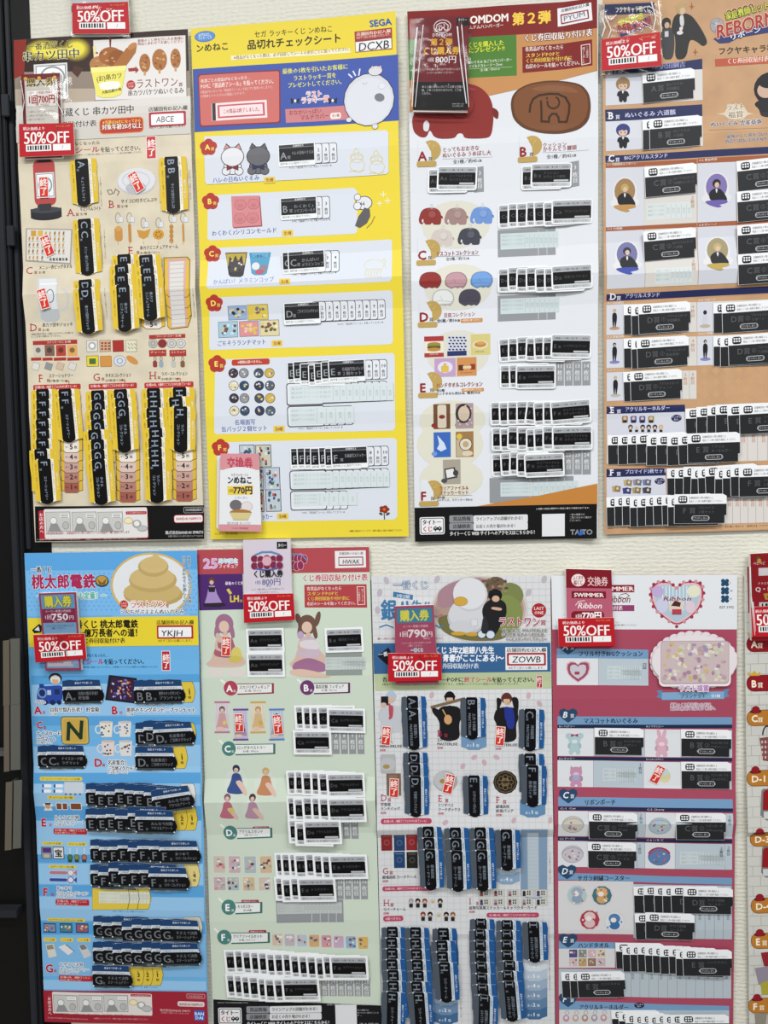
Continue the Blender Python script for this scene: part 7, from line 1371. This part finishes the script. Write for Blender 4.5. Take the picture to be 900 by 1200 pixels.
for x, y, c in ((106, 498, '#c5c0b5'), (456, 504, '#a9bac6'), (106, 622, '#bfb9c4'), (456, 632, '#5a78a8')):
    p.part('pouch_picture'); p.E(x, y, 46, 36, mix(c, '#666666', .25)); p.E(x, y, 43, 33, c); p.ring(x, y + 2, 42, 28, 2, '#8c8f98' if y != 632 else '#a53040', 190, 350)
    for k in range(12): p.E(x + random.uniform(-26, 26), y + random.uniform(-14, 22), 5, 4, random.choice(['#7b8fae', '#b5606c', '#dcd8d2', '#6c6a70', '#cfc49a', '#8b6a7c']), n=7)
    if y == 632: p.ring(x, y - 4, 44, 32, 6, '#a53040', 200, 340)
backing(540, 612, 722, 664, 9, col='#c3cdd1'); p.part('slot_caption')
for x, y in ((380, 452), (738, 460), (378, 580), (708, 590), (738, 588)): p.T(x, y, 14, '２枚目', '#55616b', v=True)
p.Z(640, 1000, S8); bar8(48, 74, 752, 96, 102, 'D', 'サガラ刺繍コースター', 126, 216, 84, 24); cells(48, [352], 106, 318, 10, ('#d0cfd1',)); cells(352, [600, 640, 678, 714, 750], 120, 336, 12, ('#b0bcc4',))
p.part('slot_caption'); [p.T(620 + i * 38, 240, 12, '枚目', '#55616b', v=True) for i in range(4)]
for x, y, c, c2 in ((124, 165, '#a9c0c0', '#8a9ab0'), (225, 166, '#3f6f7a', '#c99a62'), (175, 263, '#a53a4c', '#d0b5b5'), (275, 270, '#cfd3da', '#3a6a9c')):
    p.part('coaster_picture'); p.E(x, y, 46, 44, '#cfc9c6', n=10); p.E(x, y, 41, 39, c, n=10); p.E(x, y - 12, 24, 20, mix(c2, '#ffffff', .1)); p.E(x, y + 14, 22, 18, c2); p.E(x - 4, y - 6, 12, 10, '#dedad6')
    for k in range(7): p.E(x + random.uniform(-30, 30), y + random.uniform(-30, 30), 4, 4, random.choice([c2, '#e0dcd8', '#b5606c', c]), n=7)
bar8(50, 350, 278, 356, 380, 'E', 'ハンドタオル', 128, 130, 88); cells(50, [278], 380, 458, 2, ('#d0cfd1',)); cells(50, [342, 378, 415, 452, 490, 528, 565, 603, 640, 678, 714, 748], 462, 572, 12, ('#b0bcc4',)) ; p.part('slot_caption'); [p.T(350 + i * 38, 482, 12, '枚目', '#55616b', v=True) for i in range(11)]
for j in range(2):
    for i in range(4):
        x = 92 + i * 38; y = 384 + j * 36; c = ('#4b4a7c', '#7f8a86', '#c9a9b5', '#cfc3a9', '#c9b0b8', '#b59a62', '#8a6f66', '#c0aeb4')[i + j * 4]; p.part('towel_picture'); p.R(x, y, x + 33, y + 32, c)
        for k in range(6): p.E(x + random.uniform(5, 28), y + random.uniform(5, 27), 4, 4, random.choice(['#dedad6', '#b5707c', '#7a6a80', '#cfc08a']), n=7)
bar8(52, 592, 740, 614, 628, 'F', 'アクリルキーホルダー', 132, 208, 88); p.part('oval_note'); p.E(376, 611, 21, 12, '#1c2c4c'); p.T(376, 607, 8, 'ランダム', '#dde', an='c'); p.T(376, 615, 8, '封入', '#dde', an='c')
cells(52, [268, 740], 628, 744, 4, ('#d0cfd1', '#b0bcc4'))
for i in range(5): x = 80 + i * 38; p.part('keyring_picture'); p.ring(x + 4, 640, 8, 7, 2, '#8f9398'); p.E(x, 662, 14, 15, ('#b98ca5', '#b5a5a0', '#a58a82', '#9a9aa5', '#b5949c')[i], o='#d8d6da', ow=2); p.E(x, 660, 7, 7, '#dcd0cc')
p.done()
K8 = lambda L_, n, num='': sticker_ticket(L_, n, num, 58, 33)
p.Z(640, 820, S8)
p.S(K8('B', ['マスコットぬいぐるみ', 'ハグリー'], '①'), 294, 166, 1); p.S(K8('B', ['マスコットぬいぐるみ', 'ウサハニー'], '②'), 646, 172, 1); p.S(K8('B', ['マスコットぬいぐるみ', 'ふわふわひよこ'], '④'), 646, 302, .5)
p.S(K8('C', ['リボンポーチ', 'Cat'], '①'), 268, 502, 1); p.S(K8('C', ['リボンポーチ', 'Cherry'], '②'), 622, 504, .5); p.S(K8('C', ['リボンポーチ', 'プードル'], '③'), 266, 626, 1)
p.Z(640, 1000, S8); dd = K8('D', ['サガラ刺繍', 'コースター']); ee = K8('E', ['ハンドタオル']); ff = K8('F', ['アクリルキーホルダー'])
for i, x in enumerate((452, 492, 534, 568, 602, 652)): p.S(dd, x, (182, 178, 180, 182, 178, 182)[i], (1, 0, 0, 1, 0, 1)[i])
for i, x in enumerate((456, 498)): p.S(dd, x, (286, 284)[i], (0, 2)[i])
for i, x in enumerate((378, 406, 436, 466, 496, 526, 556, 592, 620, 648)): p.S(ee, x, (408, 420, 418, 418, 420, 422, 424, 424, 434, 430)[i], (1, 1, 0, 1, 0, 1, 0, 1, 2, 0)[i])
for i, x in enumerate((158, 192, 222)): p.S(ee, x, (526, 526, 522)[i], (0, 0, -1)[i])
for i, x in enumerate((362, 390, 418, 450, 480, 510, 540, 570, 600, 638)): p.S(ff, x, (680, 690, 696, 700, 696, 700, 696, 696, 694, 692)[i], (0, 1, 0, 1, 0, 0, 1, 0, 0, 0)[i])
so = sold_out(); p.Z(640, 820, S8); p.S(so, 448, 298, 28, 1)
# ------------------------------------------------------------------ poster: white brick pattern at the right edge
rt = thing('prize_poster', 'white brick pattern prize sheet with orange and red tags, cut by the right edge', 'poster', (885, 1199), .002, 'prize sheets on the wall')
p = Sheet([(870.8, 674), (1080, 670), (1082, 1218), (877, 1216)], .002, root=rt, fs=[(0, .003), (30, .001), (205, .002)], ft=waves(543, ((145, .003), (295, .006), (440, .003)), seed=9))
p.paper('#c9c9c3'); p.part('printed_grid')
for j in range(45):
    y = 6 + j * 11.8; p.poly([(1, y), (60, y), (60, y + .6), (1, y + .6)], '#a9aaa3', True)
    for i in range(4): x = 6 + i * 19 + (9.5 if j % 2 else 0); p.poly([(x, y), (x + .6, y), (x + .6, y + 11.8), (x, y + 11.8)], '#a9aaa3', True)
def hat_tag(y, t_, c, red=False, x=874):
    p.Z(0, 0, 1); p.part('prize_tag'); p.R(x, y - 9, 930, y + 8, c, r=8, o='#7a4a1c' if not red else '#6a1018', ow=.7)
    if red: p.G([(x + 2, y - 9), (x + 1, y - 14), (x + 5, y - 11), (x + 9, y - 15), (x + 12, y - 11), (x + 16, y - 14), (x + 15, y - 9)], '#c9a23c')
    else: p.E(x + 10, y - 8, 7, 2.4, '#5e1016'); p.E(x + 10, y - 10, 5, 4.5, '#8a1a26')
    if '-' in t_: p.T(x + 5, y, 10.5, t_, '#f0e6cf', w=19, b=.04)
    else: p.T(x + 5, y, 11, t_[0], '#f0e6cf', b=.05); p.T(x + 12.5, y + 2, 6.5, t_[1:], '#f0e6cf', b=.05)
hat_tag(754, 'A賞', '#8c1622', True); hat_tag(800, 'B賞', '#8c1622', True); hat_tag(840.5, 'C賞', '#b5772e'); hat_tag(911, 'D-1', '#b5772e'); hat_tag(982, 'D-3', '#b5772e', x=878); hat_tag(1060, 'D-4', '#b5772e', x=879); hat_tag(1101, 'E賞', '#b5772e', x=879); hat_tag(1177, 'F賞', '#b5772e', x=876)
p.part('bag_picture'); p.ring(898, 860, 5, 10, 1.6, '#2b2b30', 180, 360); p.G([(889, 864), (905, 862), (905, 892), (893, 890)], '#7d4a4a'); [p.R(891 + (i % 3) * 4, 867 + (i // 3) * 6, 893 + (i % 3) * 4, 870 + (i // 3) * 6, '#cbb5ad') for i in range(12)]
for y in (923, 991): p.part('pouch_picture'); p.G([(891 + (y > 950), y + 2), (893, y), (930, y), (930, y + 36), (896, y + 36), (889 + (y > 950) * 2, y + 30)], '#77787a'); p.G([(893, y + 4), (896, y + 1), (930, y + 1), (930, y + 26), (892, y + 24)], '#8f1a22'); p.R(893, y + 26, 930, y + 34, '#c9c9c9')
p.part('prize_picture'); p.G([(890, 1114), (912, 1112), (912, 1132), (894, 1130)], '#8f2630'); p.G([(883, 1132), (900, 1130), (906, 1148), (888, 1152)], '#8f8794'); p.G([(890, 1150), (915, 1142), (915, 1164), (892, 1164)], '#a8a03c'); p.part('prize_picture'); p.G([(883, 1186), (915, 1184), (915, 1215), (886, 1215)], '#8a8578'); p.R(896, 1188, 912, 1210, '#b5aea0', rot=8)
p.done()
# ------------------------------------------------------------------ ticket packs hanging on the sheets
class Card(Sheet):
    """a card drawn in its own units: u wide, v high"""
    def __init__(s, corners, u, v, off, root): super().__init__(corners, off, root=root); s.u, s.v_ = u, v; s.q = s.W_ / u; s.sc_ = 1
    def L(s, x, y): return (x * s.W_ / s.u, y * s.H_ / s.v_)
def half_price(root, corners, off=.0135, fold=True):
    c = Card(corners, 66, 40, off, root); c.sc = 1 / c.q
    c.paper('#b51b26', 'discount_label', thick=.0016); k = min(1.0, (c.H_ / 40) / c.q)
    c.part('discount_print')
    c.T(5, 6, 4.6 * k, '税込価格より', '#f3dede', w=27, b=.02); c.T(45, 3.6, 3.0, 'BOOK-OFF', '#e08a4a', w=17, b=.03)
    c.T(5.5, 16.6, 20.5 * k, '50%OFF', '#f5efee', w=55, b=.02)
    c.R(8, 25.6, 38.5, 33.8, '#ecebeb'); c.R(40.5, 25.6, 61.5, 33.8, '#ecebeb'); c.W([(51.5, 31.8), (52.6, 27.6)], .4, '#666')
    x = 10
    for w_ in (.9, 1.6, .9, 1.8, 1.1, 1.8, .9, 1.7, 1.0): c.R(x, 26.8, x + w_ + .5, 32.4, '#1c1c20'); x += w_ + 1.75
    c.done()
    o = c.objs[-1]
    for a in c.objs:
        if a.name.split('.')[0] == 'discount_label': lab = a
    for a in c.objs:
        if a is not lab: a.parent = lab
    return c
def pack(label, corners, tagc=None, slv=None, bg='#d8d8da', off=.0105, draw=None, u=60, v=90, seed=1, ridges=(), thick=.006, group=None):
    b = ((corners[2][0] + corners[3][0]) / 2, (corners[2][1] + corners[3][1]) / 2)
    rt = thing('ticket_pack', label, 'ticket', b, .004, group or 'lottery ticket packs')
    off += .003; c = Card(corners, u, v, off, rt); c.sc = 1 / c.q; c.paper(bg, 'ticket_card', thick=thick)
    if draw: c.part('card_print'); draw(c)
    c.done()
    if tagc: half_price(rt, tagc, off + .0032)
    if slv: sleeve(rt, slv, off + (.0012 if not tagc else .0012), seed, puff=.0016, ridges=ridges)
    return rt

def d1(c):
    c.R(0, 0, 60, 60, '#5b5c60'); c.R(0, 40, 60, 52, '#bfc2c6'); c.R(3, 80, 57, 88, '#c6c8ca')
pack('red half-price label on a clear sleeved ticket above the skewer sheet', [(83, -42), (148, -44), (150, 41), (84, 42.5)], [(84.5, 4), (150, 2), (152, 39.5), (85, 39.5)], [(81, -46), (152, -48), (153, 44), (83, 45)], bg='#bfc0c2', draw=d1, seed=3)
def d2(c):
    c.R(0, 0, 60, 130, '#6c2024'); c.R(5, 9, 56, 128, '#cfcac2'); c.T(8, 13, 14, '購入券', '#2a2420', w=44, b=.02, o='#d9c26a', ow=.05)
    for x in (7, 28, 52): c.E(x, 7, 3, 3, '#d9a545')
    c.R(7, 25, 54, 50, '#e3dfda', o='#8a8680', ow=.5); c.T(12, 29, 4, 'メーカー希望小売価格', '#a02c30', w=36); c.T(9, 39, 15, '1回700円', '#a02c30', w=43, b=.03); c.T(20, 47.5, 4.4, '(税10%込)', '#a02c30', w=22)
    for i in range(3): c.T(7, 58 + i * 6, 4, 'この券をレジまでお持ちください。', '#6a655c', w=46 - i * 8)
    c.T(12, 82, 6, '一番酒蔵くじ', '#3b362f', w=36); c.T(9, 92, 9, '串カツ田中', '#3b362f', w=44)
    c.R(4, 122, 56, 127, '#5a1a1e')
pack('dark red 700 yen ticket in a clear sleeve with half-price label, on the skewer sheet', [(24.5, 87.5), (70, 85.3), (73, 184.5), (29.5, 186)], [(22, 145.3), (86, 144), (87.5, 181.5), (23, 184)], [(21, 91), (84, 90), (86, 187), (24, 189)], off=.0145, draw=d2, u=60, v=130, seed=4, ridges=[([(25, 95), (29, 120), (25, 145)], .0006), ([(62, 92), (66, 118), (78, 140)], .0007), ([(30, 99), (60, 97)], .0005)])
def d3(c):
    c.R(0, 0, 60, 26, '#cf8f95'); c.T(10, 16, 20, '交換券', '#b8455c', w=40, b=.03); c.R(0, 26, 60, 116, '#dfe1e4'); c.E(30, 32, 30, 10, '#dfe1e4')
    c.T(17, 34, 4.6, 'セガ ラッキーくじ', '#333', w=26); c.T(11, 42, 12, 'ンめねこ', '#1c1c1f', w=38, b=.05); c.G([(11, 52), (50, 50), (49, 65), (12, 66)], '#e2c94a'); c.T(13, 59, 5, '1回', '#4a2c1c'); c.T(20, 58, 13, '770円', '#3a2a4a', w=29, b=.05); c.T(22, 70, 4.4, 'ハズレなし', '#3a6ab5', w=20)
    c.E(24, 82, 9, 8, '#6a686c'); c.E(40, 84, 8, 7, '#dcd2d2', o='#777', ow=.4); c.E(31, 94, 16, 5, '#7c6a4a'); c.E(31, 93, 14.5, 4, '#a5743c'); c.G([(15, 94), (47, 94), (42, 104), (20, 104)], '#cfc08a'); c.R(20, 103, 42, 106, '#c9b98a')
    for i in range(5): c.T(11, 110 + i * 2.2, 2, '※賞品は切れ次第、終了となります。', '#555', w=36)
    c.R(0, 113, 60, 124, '#cf8f95'); c.T(18, 119, 3.2, '©ンめねこ製作委員会', '#6a3a42', w=24)
r3 = pack('stack of pink 770 yen exchange tickets on the lower left of the yellow sheet', [(258.4, 531.5), (303.4, 531.5), (306.4, 623), (256.6, 622.4)], bg='#e1e2e4', draw=d3, u=60, v=124, thick=.0009, off=.0125)
for i, (dx, dy, ro) in enumerate(((-1.6, 3, 0), (-3, 1.5, 0), (-1, 5, 0))):
    c = Card([(258.4 + dx, 534 + dy), (300 + dx, 534 + dy), (303 + dx, 617 + dy), (256.6 + dx, 617 + dy)], 60, 124, .0112 - i * .0014, r3); c.paper('#dcc3c6' if i != 1 else '#dfe0e2', 'ticket_card', thick=.001)
def d4(c):
    c.R(0, 0, 60, 78, '#701e26'); c.R(0, 78, 60, 112, '#121114')
    c.ring(30, 12, 9.5, 7.5, .9, '#e6dcdc', n=22); c.W([(23, 15), (24, 10), (28, 8), (33, 8), (36.5, 11), (36.5, 16.5), (33, 16.5), (32, 14), (30, 14), (29, 16.5), (26.5, 16.5), (26.5, 11)], 1, '#e6dcdc'); c.ring(30.5, 11.5, 2, 2, .8, '#e6dcdc', -60, 200, n=10)
    c.T(19, 22, 5.4, 'DOMDOM', '#e9dfdf', w=22, b=.06); c.R(46, 2.5, 60, 12, '#1c1b1f'); c.T(48, 5, 4, 'タイトー', '#e3e3e3', w=10); c.T(48, 9.4, 4, 'くじ', '#d86a6a', w=5, b=.04)
    c.T(17, 30.5, 8.4, '第２弾', '#d9a52e', w=25, b=.05); c.T(8, 41, 9.2, 'くじ購入券', '#e3b13a', w=42, b=.05); c.T(14, 51.5, 5, '1回', '#eee'); c.T(23, 51.3, 9.5, '800円', '#f0e8e8', w=24, b=.02); c.T(28, 57, 2.6, '(税込)', '#eee', w=7)
    c.T(8, 63, 3, 'このくじ購入券を必ずお持ちになり', '#e0cccc', w=44); c.T(14, 67, 3, 'レジへお持ちください', '#e0cccc', w=30)
    for i, t_ in enumerate(('本くじ購入券をレジにてくじ券と引換え', '後、ご本くじをきりますので、ご了承', 'ください。')): c.T(9, 84 + i * 4, 3.2, t_, '#cfcfd2', w=(46, 44, 12)[i])
    c.T(43, 104, 2.8, 'www.taito.com', '#b5b5b8', w=13); c.T(43, 107, 2.6, '©DOMDOM', '#b5b5b8', w=12)
pack('glossy maroon and black 800 yen ticket in a clear sleeve, beside the red elephant', [(488, 20), (549.5, 18), (547.9, 129.3), (483.9, 129)], None, [(480, 22), (552, 19), (551, 134), (480, 134)], bg='#121114', off=.0135, draw=d4, u=60, v=112, seed=5, thick=.009,
     ridges=[([(489, 33), (485.5, 80), (483, 126)], .0010), ([(496, 30), (492, 70), (486.5, 126)], .0007), ([(536, 32), (539.5, 70), (546.5, 122)], .0011), ([(541, 30), (545, 75), (549.5, 126)], .0008), ([(484, 131), (548, 132)], .0008), ([(487, 44), (481, 118)], .0006)])
def d5(c):
    c.R(0, 0, 60, 64, '#b28a68'); c.R(0, 2, 60, 15, '#1e2750'); c.T(13, 9, 7, 'フクヤキャラ福くじ', '#e3dccd', w=42, b=.06)
    c.G([(14, 34), (54, 18), (56, 30), (20, 42)], '#2f356e'); c.T(17, 26, 10, '家庭教師', '#cdd24a', w=30, rot=-14, b=.03); c.T(16, 33, 14, 'REBORN!', '#a8312e', w=40, rot=-12, b=.05, o='#e6d8c2', ow=.04); c.T(26, 38, 6, 'リボーン', '#e8e8ee', w=20, rot=-12, b=.03)
pack('navy headed ticket in a crinkled sleeve with half-price label, on the kraft brown sheet', [(708.5, 3.5), (766.5, 1), (772, 70), (706, 74)], [(704.5, 46.5), (773.5, 37.5), (775.5, 77), (705, 83)], [(703, 12), (775, 4), (777, 84), (702, 88)], bg='#b28a68', draw=d5, u=60, v=72, seed=6,
     ridges=[([(705, 22), (709, 32), (705, 44)], .0012), ([(709, 20), (716, 36), (712, 46)], .0010), ([(722, 18), (716, 24), (711, 20)], .0008), ([(763, 3), (768, 22), (765, 36)], .0011), ([(771, 2), (773, 20), (775, 38)], .0010), ([(745, 12), (760, 8), (769, 14)], .0008), ([(752, 26), (764, 32)], .0007)])
def d6(c):
    c.R(0, 0, 60, 128, '#a93f5c'); c.R(3, 3, 57, 26, '#6fa3cf'); c.T(8, 14, 20, '購入券', '#e3dd4a', w=44, b=.06, o='#4c4a5a', ow=.06); c.R(3, 26, 57, 49, '#8e2b52'); c.T(8, 30, 4.6, 'メーカー希望小売価格', '#ecdce4', w=42); c.T(6, 39.5, 8, '1回', '#f0e6ec', b=.03); c.T(17, 39, 15, '750', '#f3ecf0', w=28, b=.05); c.T(46, 41, 8, '円', '#f0e6ec', b=.03); c.T(20, 47, 4, '(税10%込)', '#ecdce4', w=20)
    c.R(3, 49, 57, 124, '#7fa9cc'); c.T(7, 54, 4, 'このカードをレジまでお持ちいただき', '#24324a', w=46); c.T(14, 58, 4, 'ご購入ください。', '#24324a', w=28); c.R(5, 66, 55, 100, '#b3c3d0'); c.R(5, 112, 48, 121, '#c9c3cc'); c.R(44, 108, 56, 118, '#9aa6cf'); c.T(8, 114, 4, '桃太郎電鉄', '#a93f5c', w=24)
pack('blue and pink 750 yen ticket with half-price label, on the sky blue sheet', [(45.3, 695.3), (89, 693.9), (95.3, 785.6), (53.4, 786)], [(39, 744), (98.9, 742.5), (101.5, 772), (41.5, 776.5)], [(43, 695), (98, 693), (99, 788), (48, 789)], bg='#a93f5c', off=.0145, draw=d6, u=60, v=128, seed=7)
def d7(c):
    c.R(0, 0, 60, 104, '#cfc6d2'); c.R(43, 3, 56, 12, '#1c1c20'); c.T(44.5, 7.5, 5.4, 'タイトー', '#e8e8e8', w=10.5, b=.03)
    for i in range(10): c.E(14 + (i % 5) * 8, 24 + (i // 5) * 8 + (i % 2), 4.4, 4.6, '#7b2a48', o='#d9b5c4', ow=.4)
    c.W([(15, 19), (24, 15.5), (36, 15.5), (46, 19)], 2, '#5f86b5'); c.E(30, 27, 6, 6, '#d3a5b4'); c.W([(16, 36), (30, 39), (44, 36)], 1.8, '#4a5fa0')
    c.T(12, 43, 9.6, 'くじ購入券', '#242428', w=38, b=.04); c.T(14, 54, 5, '1回', '#55548c'); c.T(23, 53.5, 10, '800円', '#55548c', w=24, b=.02); c.T(28, 58.6, 3, '(税込)', '#55548c', w=7); c.T(9, 63, 3, 'このくじ購入券をレジまでお持ちのうえ', '#555', w=42); c.T(14, 67, 3, 'くじをお引きください。', '#555', w=32)
pack('pale lavender 800 yen ticket with half-price label, on the mint green sheet', [(284.9, 633), (340, 631.9), (342.6, 727), (286.4, 729)], [(285, 696.4), (343.8, 695.3), (345.8, 726.5), (286, 730)], None, bg='#cfc6d2', draw=d7, u=60, v=104)
def d8(c):
    c.R(0, 0, 60, 120, '#b3506c'); c.R(3, 4, 57, 26, '#4a8cab'); c.T(8, 15, 17, '購入券', '#e6e35a', w=44, b=.06); c.T(12, 31.5, 4, 'メーカー希望小売価格', '#f0dce2', w=38); c.T(6, 43, 9, '1回', '#f3eaee', b=.04); c.T(19, 42, 16, '790', '#f5eef0', w=28, b=.06); c.T(47, 44, 9, '円', '#f3eaee', b=.04); c.T(42, 50.5, 3, '(税込)', '#f3eaee', w=10)
    c.T(9, 57, 3.4, 'このカードをレジまでお持ちいただき', '#ecd2da', w=44); c.T(18, 61, 3.4, 'ご購入ください。', '#ecd2da', w=24); c.T(23, 68, 6, '一番くじ', '#7fb5d6', w=18, o='#e8eef2', ow=.1); c.R(2, 112, 58, 118, '#a03a4a')
pack('rose and blue 790 yen ticket with half-price label, on the white grid sheet', [(462.5, 710.5), (508, 708.8), (514, 800.8), (463.5, 802)], [(454.8, 765.5), (517, 766), (517.7, 797.5), (454.8, 799)], [(460, 708), (511, 707), (519, 802), (459, 803)], bg='#b3506c', draw=d8, u=60, v=120, seed=8)
def d9(c):
    c.R(0, 0, 60, 24, '#7c1724'); c.R(0, 24, 60, 62, '#b25a70'); c.R(0, 62, 60, 100, '#b0202c'); c.E(16, 14, 9, 8, '#ecdcdc'); c.T(9, 11, 6, 'ふくびき', '#8c2a34', w=14, b=.04); c.T(10, 17, 7, '福くじ', '#8c2a34', w=12, b=.05); c.T(28, 15, 13, '交換券', '#e8c5c8', w=27, b=.02)
    c.R(7, 28, 52, 37, '#7c1724'); c.T(10, 32.5, 7.5, 'SWIMMER', '#f0e8e8', w=39, b=.1); c.T(14, 46, 11, 'Ribbon', '#f0dfe4', w=32, sh=.25, b=.02); c.W([(12, 46), (16, 41), (24, 40)], .8, '#f0dfe4'); c.R(6, 53.5, 49, 65, '#7c1724', r=5); c.T(11, 60, 6, '1回', '#f0e4e4', b=.04); c.T(20, 59, 11, '770円', '#f3eaea', w=26, b=.06)
pack('deep rose 770 yen exchange ticket with half-price label, on the rose red sheet', [(663.1, 666.6), (716.5, 668), (719, 756), (664.5, 757)], [(653.9, 725), (719.5, 723.8), (721, 757), (655, 758)], None, bg='#b0202c', draw=d9, u=60, v=98, thick=.008)
def d10(c):
    c.R(0, 0, 60, 100, '#9c1722'); c.E(9, 6, 2, 2.4, '#3a6a3a'); c.E(10, 8.5, 2.4, 2.4, '#d9a03a'); c.T(3, 11.5, 4, 'ベビベビ', '#ecdede', w=14, b=.04); c.R(9, 17, 60, 26, '#e6e2e2'); c.R(26, 18, 34, 25, '#b5707c'); c.T(8, 35, 3.4, 'ＰＲＥＭＩＵＭ', '#ecdede', w=24); c.T(5, 41.5, 7, 'Q・B・B', '#f0e8e8', w=30, b=.06); c.G([(14, 47), (40, 45), (40, 54), (16, 54)], '#c99a3c'); c.G([(18, 50), (36, 48), (36, 53), (19, 53)], '#2b3c8c'); c.R(9, 57, 60, 68, '#d9d9da')
    for i in range(7): c.R(12 + i * 4, 58.5, 13.6 + i * 4 + (i % 2), 67, '#222')
r10 = pack('glossy red ticket pack with half-price label, cut by the right edge', [(879.4, 649), (940, 646), (945, 750), (880.8, 751)], [(879.8, 711.6), (945, 708), (947, 746), (881.5, 746.5)], [(877, 647), (946, 644), (950, 752), (878, 753)], bg='#9c1722', draw=d10, u=60, v=102, seed=9, thick=.008, ridges=[([(878.5, 664), (880, 700), (884, 744)], .0010), ([(882, 705), (885, 740)], .0008)])
for q, o_ in (([(871.3, 675), (882, 673), (882, 714), (872.5, 716)], .0035), ([(875.5, 664), (884, 662), (884, 718), (877, 718)], .0065)):
    c = Card(q, 10, 40, o_, r10); c.paper('#8a121c', 'ticket_card', thick=.002)
